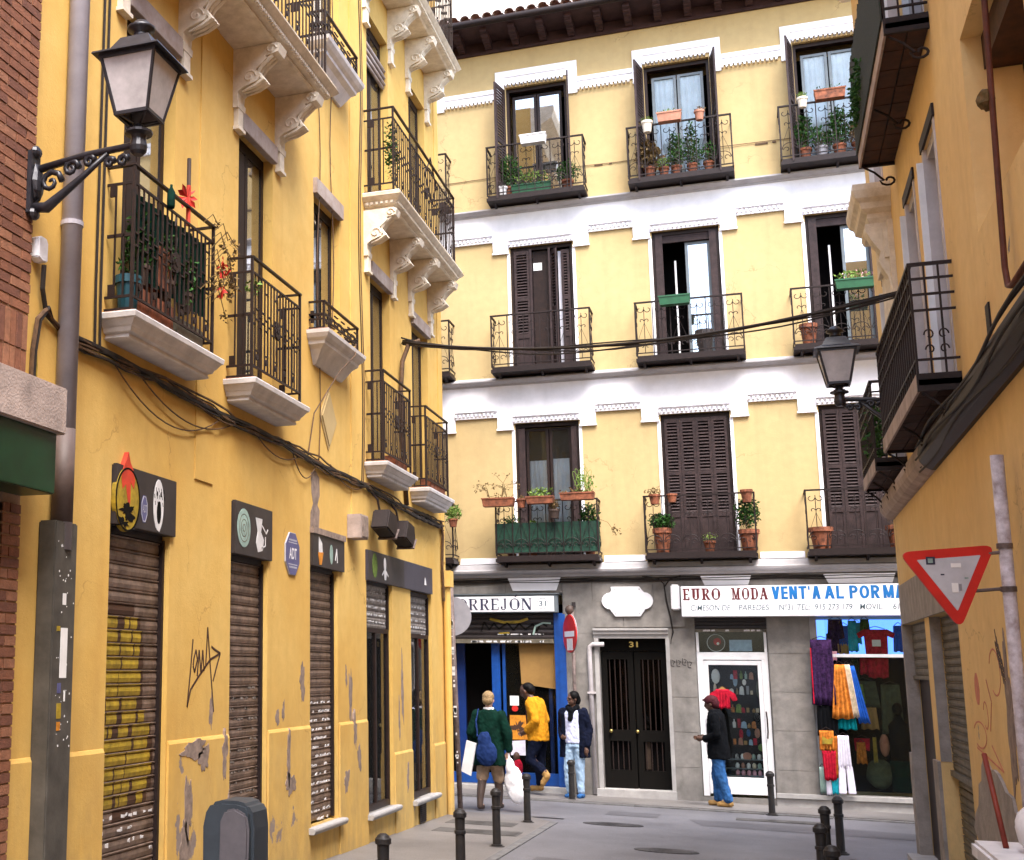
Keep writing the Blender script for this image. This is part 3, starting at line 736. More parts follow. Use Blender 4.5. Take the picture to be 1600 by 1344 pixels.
# ---- scroll consoles and stepped slabs
def console(par, u, v, h, proj, wdt=.17):
    mb = MB(TL)
    prof = [(0, v - h), (.05, v - h), (.055, v - h * .90), (.04, v - h * .86), (.045, v - h * .74), (.09, v - h * .68), (proj * .50, v - h * .60), (proj * .55, v - h * .50), (proj * .46, v - h * .40), (proj * .62, v - h * .30), (proj * .70, v - h * .24),
            (proj * .66, v - h * .20), (proj * .92, v - h * .16), (proj * .97, v - h * .03), (proj * .9, v), (0, v)]
    mb.extr(prof, u - wdt / 2, u + wdt / 2)
    for s in (-1, 1):
        uu = u + s * (wdt / 2 + .001)
        for (cw, cv, rr) in ((proj * .78, v - h * .1, .05), (proj * .34, v - h * .52, .065)):
            pth = [(uu, cv + math.sin(t * .55) * rr * (1 - t / 16), cw + math.cos(t * .55) * rr * (1 - t / 16)) for t in range(14)]
            mb.tube(pth, .012, 5)
    for k in range(3):   # acanthus ribs on the front
        uu = u + (k - 1) * wdt * .3
        mb.tube([(uu, v - h * .18, proj * .80), (uu, v - h * .32, proj * .56), (uu, v - h * .44, proj * .50), (uu, v - h * .58, proj * .60), (uu, v - h * .66, proj * .42), (uu, v - h * .72, .08)], [.018, .026, .016, .03, .022, .01], 6)
    mb.box(u - wdt * .36, u + wdt * .36, v - h - .17, v - h + .002, 0.001, .045)
    mb.box(u - wdt * .46, u + wdt * .46, v - h - .20, v - h - .17, 0.001, .06)
    return build(mb, 'console', 'cream_plaster', par)
def slab_mould(T, par, u0, u1, z0, z1, proj, m='slab_plaster', inner=.62, name='balcony'):
    h = z1 - z0; wm = proj
    prof = [(0.0005, z0), (proj * inner, z0), (proj * (inner + .05), z0 + h * .06), (proj * (inner + .02), z0 + h * .22), (proj * (inner + .12), z0 + h * .27), (proj * (inner + .17), z0 + h * .45), (proj * (inner + .20), z0 + h * .48),
            (proj * (inner + .22), z0 + h * .52), (proj * (inner + .30), z0 + h * .72), (proj * .98, z0 + h * .76), (proj, z0 + h * .96), (proj * .99, z1), (0.0005, z1)]
    return build(MB(T).stepped(prof[1:-1], u0, u1), name, m, par)
def lrail(T, slab, u0, u1, z0, z1, proj, pitch=.095, m='iron', ornate=True):
    r = .008
    c = [(u0, proj), (u1, proj)]
    def loop(z, t=.008, dz=.008, nm_='rail'):
        mb = MB(T); mb.box(u0 - t, u1 + t, z - dz, z + dz, proj - t, proj + t); mb.box(u0 - t, u0 + t, z - dz, z + dz, 0.001, proj - t); mb.box(u1 - t, u1 + t, z - dz, z + dz, 0.001, proj - t)
        return build(mb, nm_, m, slab)
    loop(z1, .016, .008, 'handrail'); loop(z1 - .13, .007, .009); loop(z0 + .11, .007, .009); loop(z0 + .02, .008, .008)
    zm = z0 + (z1 - z0) * .52
    for u in (u0, u1): build(MB(T).box(u - .011, u + .011, z0 - .02, z1 - .009, proj - .011, proj + .011), 'post', m, slab)
    n = max(2, int(round((u1 - u0) / pitch))); src = None
    for i in range(1, n):
        u = u0 + (u1 - u0) * i / n; cc = T(u, z0 + .12, proj)
        if src is None: src = build(MB(T).box(u - .006, u + .006, z0 + .12, z1 - .14, proj - .006, proj + .006), 'baluster', m, slab, origin=cc)
        else: inst(src, cc, slab)
    for e in (u0, u1):
        for k in (1, 2):
            wv = proj * k / 3
            build(MB(T).box(e - .006, e + .006, z0 + .12, z1 - .14, wv - .006, wv + .006), 'baluster', m, slab)
    # meander band
    mb = MB(T)
    for i in range(n):
        a = u0 + (u1 - u0) * i / n; b = u0 + (u1 - u0) * (i + 1) / n; s = .05 if i % 2 else -.05
        mb.box(a, b, zm + .04 + s * .5, zm + .052 + s * .5, proj - .007, proj + .007); mb.box(a, b, zm - .052 + s * .5, zm - .04 + s * .5, proj - .007, proj + .007)
        if ornate and i % 3 == 1:
            mb.box(a, b, z1 - .25, z1 - .24, proj - .006, proj + .006); mb.box(a, b, z0 + .25, z0 + .26, proj - .006, proj + .006)
            mb.disc((a + b) / 2, z0 + .2, .022, .028, proj - .008, proj + .008, 8)
    for e in (u0, u1):
        mb.box(e - .006, e + .006, zm - .012, zm + .012, .01, proj - .01)
        mb.box(e - .008, e + .008, z1 - .22, z1 - .14, proj * .12, proj * .36); mb.box(e - .008, e + .008, z0 + .12, z0 + .2, proj * .12, proj * .36)
    build(mb, 'meander_band', m, slab, kind='stuff')
    if ornate:
        mb = MB(T); um = (u0 + u1) / 2
        for k in range(8):
            a = k * math.pi / 4; mb.disc(um + .045 * math.cos(a), zm + .055 * math.sin(a), .02, .026, proj - .012, proj + .012, 8)
        mb.disc(um, zm, .022, .028, proj - .018, proj + .018, 10)
        mb.tube([(um, zm + .08, proj), (um + .02, zm + .2, proj), (um - .02, zm + .28, proj), (um, zm + .36, proj)], .007, 5); mb.tube([(um, zm - .08, proj), (um - .02, zm - .2, proj), (um, zm - .3, proj)], .007, 5)
        build(mb, 'rosette', m, slab, kind='stuff')
BAL = {}
for nme, u0, u1, z0, z1, pr in (('A', 7.43, 8.98, 3.70, 3.87, .28), ('B', 9.60, 10.98, 3.69, 3.87, .30), ('D', 13.71, 15.08, 3.62, 3.79, .28), ('E', 15.73, 17.12, 3.58, 3.76, .27)):
    BAL[nme] = slab_mould(TL, B1, u0, u1, z0, z1, pr)
    build(MB(TL).box(u0 + .03, u1 - .03, z1, z1 + .012, 0.001, pr - .03), 'tile_floor', 'tile_slab', BAL[nme])
    lrail(TL, BAL[nme], u0 + .07, u1 - .1, z1 + .012, z1 + 1.07, pr - .07, pitch=.075, ornate=True)
    if nme == 'A':
        sc_ = MB(TL); n_ = 46
        for i_ in range(n_):
            a_ = u0 + .10 + (u1 - u0 - .26) * i_ / n_; b_ = u0 + .10 + (u1 - u0 - .26) * (i_ + 1) / n_; wa_ = pr - .105 + .012 * math.sin(i_ * 1.3); wb_ = pr - .105 + .012 * math.sin((i_ + 1) * 1.3)
            sc_.add([(a_, z1 + .30, wa_), (b_, z1 + .30, wb_), (b_, z1 + .90, wb_), (a_, z1 + .90, wa_)], [(0, 1, 2, 3)])
        build(sc_, 'green_infill', 'cloth_green', BAL[nme], recalc=False)  # added sheet standing in for the dark green mass behind the bars
BAL['C'] = build(MB(TL).stepped([(.03, 4.52), (.12, 4.66), (.17, 4.70), (.175, 4.73), (.21, 4.76), (.235, 4.80), (.24, 4.835)], 11.72, 13.02), 'balcony', 'slab_plaster', B1)
build(MB(TL).box(11.74, 13.0, 4.835, 4.847, 0.001, .225), 'tile_floor', 'tile_slab', BAL['C'])
lrail(TL, BAL['C'], 11.80, 12.95, 4.847, 5.14, .16, pitch=.12, ornate=False)
BAL['G'] = build(MB(TL).stepped([(.03, 7.68), (.12, 7.82), (.17, 7.86), (.175, 7.89), (.21, 7.92), (.24, 7.96), (.25, 8.0)], 11.72, 13.02), 'balcony', 'slab_plaster', B1)
lrail(TL, BAL['G'], 11.80, 12.95, 8.0, 8.32, .17, pitch=.12, ornate=False)
for nme, u0, u1, z0, z1, pr in (('F', 7.25, 11.22, 6.92, 7.12, .50), ('H', 13.70, 17.12, 6.80, 7.00, .45), ('I', 13.70, 17.2, 9.95, 10.15, .46)):
    BAL[nme] = slab_mould(TL, B1, u0, u1, z0, z1, pr, m='cream_plaster', inner=.74)
    # row of small beads under the upper moulding
    d = MB(TL); n = int((u1 - u0 - .2) / .05)
    for i in range(n):
        u = u0 + .1 + i * .05; d.box(u, u + .028, z0 + .055, z0 + .085, pr * .86, pr * .93)
    for i in range(6): d.box(u0 + pr * .1, u0 + pr * .16, z0 + .055, z0 + .085, .03 + i * .06, .06 + i * .06)
    build(d, 'dentil_course', 'cream_plaster', BAL[nme], kind='stuff')
    lrail(TL, BAL[nme], u0 + .09, u1 - .12, z1 + .005, z1 + 1.06, pr - .09, ornate=True)
for u in (7.62, 8.68, 9.83, 10.88): console(B1, u, 6.915, .55, .46)
for u in (13.84, 14.98, 15.86, 16.92): console(B1, u, 6.795, .55, .42); console(B1, u, 9.945, .55, .43)
build(MB(TL).extr([(0, 13.0), (.12, 13.05), (.2, 13.2), (.45, 13.35), (.5, 13.5), (.5, 13.62), (0, 13.62)], 6.5, 17.7), 'cornice', 'cream_plaster', B1)
# pipes on the left building (a drainpipe with clips, casing at street level)
dp = MB(TL); dp.tube([(6.90, 2.2, .075), (6.90, 13.4, .075)], .068, 16)
dpo = build(dp, 'drainpipe', 'pipe_grey', B1, smooth=True)
for z in (4.30, 6.6, 9.0): build(MB(TL).tube([(6.90, z, .075), (6.90, z + .03, .075)], .075, 16), 'pipe_clip', 'pipe_grey', dpo)
build(MB(TL).box(6.75, 7.02, -.5, 2.37, 0.002, .125), 'pipe_casing', 'box_metal', dpo, bevel=.008)
build(MB(TL).tube([(6.90, 2.37, .075), (6.90, 2.96, .075)], .0715, 12), 'lower_pipe', 'pipe_brown', dpo, smooth=True)
dp = MB(TL); dp.tube([(17.45, -.45, .06), (17.45, 2.62, .06)], .05, 12); dp.box(17.36, 17.56, 2.6, 2.82, .001, .13)
build(dp, 'corner_downpipe', 'stucco_left', B1)
# old stickers on the casing
for i, (u0, u1, v0, v1, mm) in enumerate(((6.85, 6.93, 1.42, 1.72, 'paper'), (6.83, 6.87, 1.33, 1.39, 'emblem_blue'), (6.83, 6.88, 1.18, 1.27, 'paint_yellow'), (6.835, 6.875, 1.11, 1.16, 'poster_orange'), (6.91, 6.925, 1.28, 1.34, 'paper'), (6.80, 6.84, 1.7, 1.73, 'paint_yellow'), (6.86, 6.9, 1.86, 1.93, 'paper'))):
    build(MB(TL).box(u0, u1, v0, v1, .1255, .128), 'sticker', mm, dpo)
st = MB(TL)
for _ in range(45):
    a, b = random.uniform(6.78, 6.99), random.uniform(1.0, 2.25); s = random.uniform(.003, .012); st.prism([(a, b), (a + s, b + s * .4), (a + s * .7, b + s * 1.5), (a - s * .2, b + s)], .1255, .127)
build(st, 'torn_paper_bits', 'paper', dpo, kind='stuff', recalc=False)

# signboards above the shutters
def signboard(u0, u1, v0, v1, label, m='sign_dark', name='signboard'):
    mb = MB(TL).box(u0, u1, v0, v1, -.05, .03)
    return build(mb, name, m, None, label, 'signboard', 'painted signboards over the shutters', bevel=.003)
sb = signboard(7.70, 8.67, 2.45, 2.87, 'dark signboard with a howling white face, over the shutter with yellow graffiti')
g = MB(TL)
fc = (8.36, 2.655)
g.disc(fc[0], fc[1], .085, .19, .0305, .033, 18); g.prism([(8.30, 2.53), (8.42, 2.53), (8.38, 2.44 + .02), (8.35, 2.47)], .0305, .0335)
build(g, 'face', 'paint_white', sb)
g = MB(TL); g.disc(fc[0] + .005, fc[1] - .055, .035, .085, .0331, .035, 14); g.disc(fc[0] - .03, fc[1] + .08, .012, .02, .0331, .035, 8); g.disc(fc[0] + .035, fc[1] + .08, .012, .02, .0331, .035, 8)
for k in range(14): g.strip([(8.27 + k * .014, 2.78 - (k % 3) * .05), (8.28 + k * .014, 2.75 - (k % 3) * .05)], .006, .0331, .0345)
build(g, 'face_lines', 'paint_black', sb)
g = MB(TL); oc = [(8.13 + .055 * math.cos(a), 2.60 + .105 * math.sin(a)) for a in [math.pi / 8 + i * math.pi / 4 for i in range(8)]]
g.prism(oc, .0305, .032); build(g, 'octagon_mark', 'emblem_blue', sb)
g = MB(TL); g.ring(8.13, 2.60, .05, .098, .006, .0325, .034, 8, math.pi / 8, math.pi / 8 + 2 * math.pi); build(g, 'octagon_border', 'sign_grey', sb); text('ADT', 'lettering', TL, 8.10, 8.165, 2.575, 2.63, .0345, 'sign_grey', sb)
rd = empty('painted_roundel', TL(7.85, 2.5, .0), 'round yellow and black painted emblem with a dripping red figure, left of the howling face', 'painting')
build(MB(TL).disc(7.865, 2.635, .185, .225, .0005, .0345, 32), 'disc', 'paint_yellow', rd)
build(MB(TL).ring(7.865, 2.635, .185, .225, .014, .0346, .038, 32), 'rim', 'paint_black', rd)
build(MB(TL).prism([(7.86, 2.97), (7.89, 2.90), (7.93, 2.86), (7.965, 2.78), (7.95, 2.72), (7.90, 2.76), (7.90, 2.62), (7.88, 2.58), (7.85, 2.66), (7.83, 2.74), (7.78, 2.70), (7.76, 2.78), (7.80, 2.87)], .0005, .0365), 'red_figure', 'paint_red', rd)
build(blob(TL, 7.87, 2.55, .10, .05, .001, .0372, seed=5, rough=.6), 'black_figure', 'paint_black', rd)
build(blob(TL, 7.80, 2.47, .06, .03, .001, .0368, seed=9, rough=.6), 'black_shape', 'paint_black', rd)
g = MB(TL)
for k in range(8): g.box(7.76 + k * .03, 7.768 + k * .03, 2.40 - (k % 3) * .02 + .06, 2.46, .0305, .0325)
build(g, 'paint_drips', 'sign_grey', rd)
sb = signboard(9.84, 10.72, 2.43, 2.88, 'dark signboard with a pale teal disc and a cup, above the second left shutter')
build(MB(TL).disc(10.03, 2.66, .15, .165, .0305, .033, 28), 'teal_disc', 'paint_teal', sb)
g = MB(TL)
for r_ in (.11, .07, .03): g.ring(10.03, 2.66, r_, r_ * 1.1, .006, .0331, .0345, 24)
build(g, 'disc_rings', 'shutter_olive', sb)
g = MB(TL); g.prism([(10.30, 2.78), (10.46, 2.78), (10.43, 2.66), (10.50, 2.60), (10.47, 2.50), (10.36, 2.48), (10.31, 2.56), (10.35, 2.66)], .0305, .033); g.strip([(10.46, 2.72), (10.56, 2.66), (10.6, 2.7)], .014, .0305, .033); g.strip([(10.44, 2.52), (10.54, 2.55), (10.54, 2.63)], .012, .0305, .033)
build(g, 'cup_shape', 'paint_white', sb)
sb = signboard(11.84, 12.87, 2.48, 2.80, 'weathered signboard with an orange cone and peeled paint, above the third shutter')
build(MB(TL).prism([(12.02, 2.78), (12.12, 2.72), (12.14, 2.62), (12.02, 2.60)], .0305, .033), 'cream_top', 'paint_white', sb)
build(MB(TL).prism([(12.0, 2.62), (12.16, 2.63), (12.10, 2.5), (12.04, 2.5)], .0305, .0335), 'orange_cone', 'poster_orange', sb)
g = MB(TL); g.disc(12.42, 2.63, .05, .10, .0305, .033, 14); build(g, 'green_glass', 'paint_teal', sb)
g = MB(TL); g.strip([(12.55, 2.58), (12.6, 2.7), (12.62, 2.56)], .02, .0305, .033); build(g, 'white_mark', 'paint_white', sb)
build(MB(TL).box(11.83, 12.88, 2.80, 2.86, 0.001, .045), 'sign_cap', 'paint_lilac', sb)
sb = signboard(13.73, 16.75, 2.46, 2.80, 'long slate signboard spanning the last two openings of the left building', 'sign_slate')
build(MB(TL).box(13.735, 15.3, 2.465, 2.795, .0302, .0315), 'dark_half', 'sign_dark', sb)
g = MB(TL); g.disc(14.0, 2.64, .10, .14, .032, .0345, 20); build(g, 'green_oval', 'leaf_pale', sb)
g = MB(TL); g.disc(14.42, 2.68, .05, .08, .032, .0345, 12); g.prism([(14.36, 2.6), (14.5, 2.6), (14.46, 2.5), (14.40, 2.5)], .032, .0345); g.strip([(14.3, 2.55), (14.42, 2.62), (14.56, 2.55)], .02, .032, .0348); build(g, 'white_figure', 'paint_white', sb)
g = MB(TL); g.prism([(16.3, 2.56), (16.4, 2.56), (16.37, 2.62), (16.33, 2.66)], .032, .034); build(g, 'small_mark', 'paint_white', sb)

# alarm company emblem
ad = empty('alarm_emblem', TL(11.30, 2.34, 0), 'blue octagonal alarm emblem with pale letters on the yellow wall between second and third shutters', 'emblem')
def octo(cu, cv, ru, rv): return [(cu + ru * math.cos(a), cv + rv * math.sin(a)) for a in [math.pi / 8 + i * math.pi / 4 for i in range(8)]]
build(MB(TL).prism(octo(11.30, 2.545, .206, .216), .002, .014), 'plate', 'sign_grey', ad)
build(MB(TL).prism(octo(11.30, 2.545, .20, .21), .0141, .017), 'face', 'emblem_blue', ad)
text('ADT', 'lettering', TL, 11.20, 11.405, 2.495, 2.60, .0175, 'sign_white', ad, bold=.02)
g = MB(TL); g.box(11.18, 11.42, 2.645, 2.653, .0171, .018); g.box(11.18, 11.42, 2.44, 2.448, .0171, .018)
for k in range(9): g.box(11.20 + k * .024, 11.213 + k * .024, 2.665, 2.682, .0171, .018); g.box(11.20 + k * .024, 11.213 + k * .024, 2.41, 2.427, .0171, .018)
build(g, 'small_lines', 'sign_grey', ad)
# meter box, floodlights
mbx = build(MB(TL).prism([(13.05, 2.86), (13.05, 3.12), (13.32, 3.12), (13.32, 2.86)], .001, .16), 'alarm_box', 'stone_band', None, 'worn brownish alarm box with a peeled flank on the yellow wall before the corner', 'alarm box', bevel=.006)
build(MB(TL).prism([(13.08, 2.88), (13.08, 3.10), (13.29, 3.10), (13.29, 2.88)], .1605, .172), 'cover', 'paint_lilac', mbx, bevel=.003)
for i, (u, z, lb) in enumerate(((13.95, 3.02, 'rusty floodlight aimed down from the corner cables, the nearer of the pair'), (14.75, 2.98, 'rusty floodlight hung below the far balcony, the farther of the pair'))):
    e = empty('floodlight', TL(u, z, 0), lb, 'floodlight', 'floodlights under the corner balconies')
    build(MB(TL).prism([(u - .22, z + .02), (u + .12, z - .06), (u + .24, z + .05), (u + .2, z + .2), (u - .1, z + .24)], .06, .26), 'housing', 'iron_brown', e, bevel=.015)
    build(MB(TL).prism([(u + .12, z - .07), (u + .25, z + .045), (u + .262, z + .04), (u + .13, z - .085)], .05, .27), 'rim', 'pole_rusty', e)
    build(MB(TL).tube([(u - .02, z + .2, .12), (u - .05, z + .36, .1), (u - .02, z + .45, .02)], .014, 6), 'bracket', 'iron', e)
# white junction box beside the brickwork
jb = build(MB(TL).prism([(6.51, 3.98), (6.51, 4.10), (6.54, 4.12), (6.60, 4.12), (6.62, 4.09), (6.62, 3.97), (6.56, 3.96)], .001, .075), 'junction_box', 'plastic_white', None, 'small white junction box between brick corner and grey drainpipe', 'junction box', bevel=.006)

# ================================================================== brick building (left edge)
B0 = empty('brick_building', (XL - 1, 2.0, -0.2), 'reddish brick building with a stone band and green fascia at the left edge', 'building')
bw = 0.0
mb = MB(TL); mb.box(-14, 6.46, 3.1, 14, -6, .045); mb.box(6.27, 6.46, -1, 3.1, -6, .045); mb.box(-14, 5.2, -1, 3.1, -6, .045); mb.box(5.2, 6.27, -1, 3.1, -6, -.55)
build(mb, 'mortar_wall', 'mortar', B0)
bl, bh, jt = .215, .052, .012
srcs = []
def brickobj(u0, u1, v0, v1, w0, w1, par, k):
    mb = MB(TL).box(u0, u1, v0, v1, w0, w1)
    return build(mb, 'brick', 'brick_' + 'abcd'[k % 4], par)
proto = {}
def put_brick(u0, u1, v0, dv, dw):
    key = (round(u1 - u0, 3), round(dv, 3)); k = random.randrange(4)
    c = TL((u0 + u1) / 2, v0, .045 + dw)
    if key not in proto:
        mb = MB(TL).box(u0, u1, v0, v0 + dv, .02 + dw, .045 + .009 + dw); proto[key] = build(mb, 'brick', 'brick_a', B0, origin=c)
        proto[key].material_slots[0].link = 'OBJECT'; proto[key].material_slots[0].material = MATS['brick_a']
    else: inst(proto[key], c, B0, m='brick_' + 'abcd'[k])
z = 3.14; row = 0
# soldier course first, then running bond upwards
for (zz, hh) in ((3.14, .215), (3.367, .215)):
    for i in range(13):
        u = 6.46 - (i + 1) * (.052 + .012); put_brick(u, u + .052, zz, hh, random.uniform(-.003, .003))
z = 3.60
while z < 6.3:
    off = (row % 2) * .1135
    u = 6.46
    if off: put_brick(u - .1015, u, z, bh, random.uniform(-.003, .003)); u -= .1135
    while u > 5.55:
        put_brick(u - bl, u, z, bh, random.uniform(-.003, .003)); u -= bl + jt
    z += bh + jt; row += 1
z = -.25; row = 0
while z < 2.42:
    if row % 2: put_brick(6.35, 6.46, z, bh, 0); put_brick(6.27, 6.338, z, bh, 0)
    else: put_brick(6.27, 6.46, z, bh, 0)
    z += bh + jt; row += 1
build(MB(TL).box(-3, 6.5, 2.84, 3.12, .05, .32), 'stone_band', 'stone_band', B0, bevel=.008)
gb_ = build(MB(TL).box(1.0, 6.45, 2.48, 2.845, .05, .285), 'fascia', 'green_board', B0, bevel=.006)
build(MB(TL).box(5.25, 6.27, -.4, 2.48, -.5, -.45), 'door', 'dark_interior', B0)  # near-black sheet standing for the darkness in the door opening
build(MB(TL).box(6.462, 6.5, -.4, 2.46, -.2, .01), 'edge_strip', 'stucco_left', B0)
# ================================================================== back building
B2 = empty('apartment_building', (-2, D + 3, -0.55), 'pale yellow building with white friezes and dark wooden balcony doors facing the street end', 'building')
BAYS = [-3.83 + 2.43 * k for k in range(-3, 4)]
GH = [(-5.6, -3.12, -.42, 2.75, 0.5), (-2.55, -1.49, -.42, 2.0, .3), (-1.03, .05, -.47, 2.33, .12), (.68, 2.75, -.36, 2.33, .12), (-9.5, -7, -.4, 2.4, .3), (4, 6, -.4, 2.4, .3)]
BH = []
LV = [(3.30, 5.71), (6.57, 8.92), (9.70, 11.98)]
for b in BAYS:
    for (a, c) in LV: BH.append((b, b + 1.09, a, c, .26))
build(wall_mesh(TB, -13, 11, 3.2, 12.85, BH), 'wall', 'stucco_back', B2)
mb = MB(TB); mb.box(-13, 11, -1.2, 12.85, -8, -.75); mb.box(-13.01, -12.99, -1.2, 12.85, -.75, 0); mb.box(10.99, 11.01, -1.2, 12.85, -.75, 0)
build(mb, 'body_block', 'stucco_back', B2)  # hidden body of the building, added so no light leaks in behind
gw = build(wall_mesh(TB, -13, 11, -1.2, 3.2, GH), 'ground_floor_wall', 'mortar', B2)
gw.data.materials[0] = MATS['granite']
# stone blocks: each its own piece, joints recessed
def blocks(u0, u1, v0, v1, rowh=.62, bw_=.95, off=0):
    rows = max(1, int(round((v1 - v0) / rowh))); h = (v1 - v0) / rows
    for r in range(rows):
        n = max(1, int(round((u1 - u0) / bw_))); wd = (u1 - u0) / n
        cuts = [u0 + i * wd for i in range(n + 1)]
        if n > 1 and (r + off) % 2:
            cuts = [u0] + [u0 + (i + .5) * wd for i in range(n)] + [u1]
        for a, b in zip(cuts, cuts[1:]):
            build(MB(TB).box(a + .003, b - .003, v0 + r * h + .002, v0 + (r + 1) * h - .002, 0.001, .022 + random.uniform(-.0015, .002)), 'stone_block', 'granite', gw, bevel=.002)
blocks(-3.11, -2.62, -.58, 2.75, .62, .6); blocks(-3.11, -1.16, 2.18, 3.02, .42, .95); blocks(-1.46, -1.04, -.58, 2.16, .6, .6)
blocks(.06, .67, -.62, 2.36, .6, .8); blocks(-1.15, 2.8, 2.82, 3.02, .3, 1.0); blocks(-6.9, -3.12, 2.76, 3.02, .3, 1.0); blocks(-6.9, -5.62, -.55, 2.75, .6, .9); blocks(2.77, 3.9, -.62, 2.8, .6, .9)
build(MB(TB).extr([(0, -1), (.06, -1), (.06, -.46), (.05, -.44), (0, -.44)], .05, 2.8), 'plinth', 'granite_pale', B2)
build(MB(TB).box(.05, 2.8, -.44, -.37, .001, .10), 'window_sill', 'granite_pale', B2, bevel=.004)
# door surround and lintel
for a, b in ((-2.62, -2.55), (-1.49, -1.43)): build(MB(TB).box(a, b, -.56, 2.0, 0.0, .05), 'door_jamb', 'granite_pale', B2, bevel=.004)
build(MB(TB).extr([(0.001, 2.0), (.035, 2.0), (.04, 2.05), (.07, 2.07), (.075, 2.11), (.10, 2.13), (.10, 2.165), (0.001, 2.165)], -2.63, -1.44), 'door_lintel', 'granite_pale', B2)
build(MB(TB).box(-2.66, -1.42, -.62, -.41, -.3, .12), 'doorstep', 'granite_pale', B2, bevel=.008)
build(MB(TB).box(-5.9, -3.1, -.62, -.42, -.5, .16), 'doorstep', 'granite_pale', B2, bevel=.008)
build(MB(TB).prism([(-4.02, 3.02), (-3.13, 3.02), (-3.21, 2.80), (-3.94, 2.80)], .001, .05), 'keystone', 'sign_white', B2)
build(MB(TB).prism([(-.90, 3.0), (-.13, 3.0), (-.18, 2.85), (-.84, 2.85)], .001, .05), 'keystone', 'sign_white', B2)
build(MB(TB).prism([(.93, 3.0), (1.95, 3.0), (1.9, 2.85), (1.0, 2.85)], .001, .05), 'keystone', 'sign_white', B2)
# ground floor cornice: grey, with striped white mouldings between the balconies
build(MB(TB).extr([(0.0005, 3.03), (.05, 3.03), (.06, 3.07), (.17, 3.10), (.18, 3.135), (.12, 3.16), (.10, 3.235), (.02, 3.26), (0.0005, 3.26)], -13, 11), 'cornice', 'grey_moulding', B2)
for b in BAYS:
    a0, a1 = b + 1.09 + .34, b + 2.43 - .34
    build(MB(TB).extr([(0.0005, 3.262), (.06, 3.262), (.06, 3.285), (.045, 3.288), (.045, 3.31), (.03, 3.313), (.03, 3.335), (.012, 3.34), (.012, 3.365), (0.0005, 3.37)], a0, a1), 'base_moulding', 'white_plaster', B2)
# friezes of level 1 and 2
for li, (zt, zc0, zc1) in enumerate(((5.71, 6.39, 6.555), (8.92, 9.54, 9.69))):
    build(MB(TB).box(-13, 11, zt + .16, zc0, 0.0005, .03), 'frieze', 'white_plaster', B2)
    build(MB(TB).extr([(0.0005, zc0), (.05, zc0), (.055, zc0 + .03), (.12, zc0 + .05), (.16, zc0 + .075), (.16, zc0 + .10), (.10, zc0 + .115), (0.0005, zc1)], -13, 11), 'cornice', 'grey_moulding', B2)
    for b in BAYS:
        for (a, c) in ((b - .30, b - .025), (b + 1.115, b + 1.38)):
            build(MB(TB).box(a, c, zt - .02, zt + .16, 0.0005, .035), 'frieze_drop', 'white_plaster', B2)
            d = MB(TB); d.box(a - .012, c + .012, zt - .115, zt - .085, .0005, .05); d.box(a, c, zt - .085, zt - .02, .0005, .028)
            for k in range(6): d.box(a + .012 + k * .044, a + .036 + k * .044, zt - .055, zt - .025, .0285, .045)
            build(d, 'drop_moulding', 'white_plaster', B2, kind='stuff')
        build(MB(TB).box(b - .025, b + 1.115, zt + .012, zt + .16, 0.0005, .03), 'frieze', 'white_plaster', B2)
        d = MB(TB); a = b - .02
        d.box(a, b + 1.11, zt + .112, zt + .122, .0305, .085); d.box(a, b + 1.11, zt + .0, zt + .03, .0305, .045)
        while a < b + 1.07: d.box(a, a + .036, zt + .030, zt + .075, .0305, .075); a += .072
        build(d, 'dentil_course', 'white_plaster', B2, kind='stuff')
        d = MB(TB); a = b + 1.385; e = b + 2.43 - .305
        d.box(a, e, zt + .235, zt + .245, .0305, .085); d.box(a, e, zt + .12, zt + .16, .0005, .045)
        while a < e - .04: d.box(a, a + .036, zt + .160, zt + .205, .0305, .075); a += .072
        build(d, 'dentil_course', 'white_plaster', B2, kind='stuff')
        for (a, c) in ((b - .055, b + .0), (b + 1.09, b + 1.14)):
            build(MB(TB).box(a, c, LV[li][0] + .02, zt - .0205 if False else zt - .116, 0.0005, .012), 'jamb_band', 'white_plaster', B2)
# level 3: stepped moulding that climbs over each window
for b in BAYS:
    a0, a1 = b - .18, b + 1.09 + .20
    build(MB(TB).box(a0, a1, 12.05, 12.30, .0005, .035), 'hood_band', 'white_plaster', B2)
    for (a, c) in ((a0, b - .02), (b + 1.11, a1)): build(MB(TB).box(a, c, 11.68, 12.05, .0005, .035), 'hood_side', 'white_plaster', B2)
    d = MB(TB); d.box(b - .02, b + 1.11, 12.17, 12.18, .0355, .055); a = b
    while a < b + 1.07: d.box(a, a + .036, 11.995, 12.05, .001, .085); a += .072
    e = b + 2.43 - .18; a = a1
    d.box(a, e, 11.78, 11.98, .0005, .03); d.box(a, e, 11.89, 11.90, .0305, .05)
    while a < e - .04: d.box(a, a + .036, 11.72, 11.778, .0005, .07); a += .072
    build(d, 'dentil_course', 'white_plaster', B2, kind='stuff')

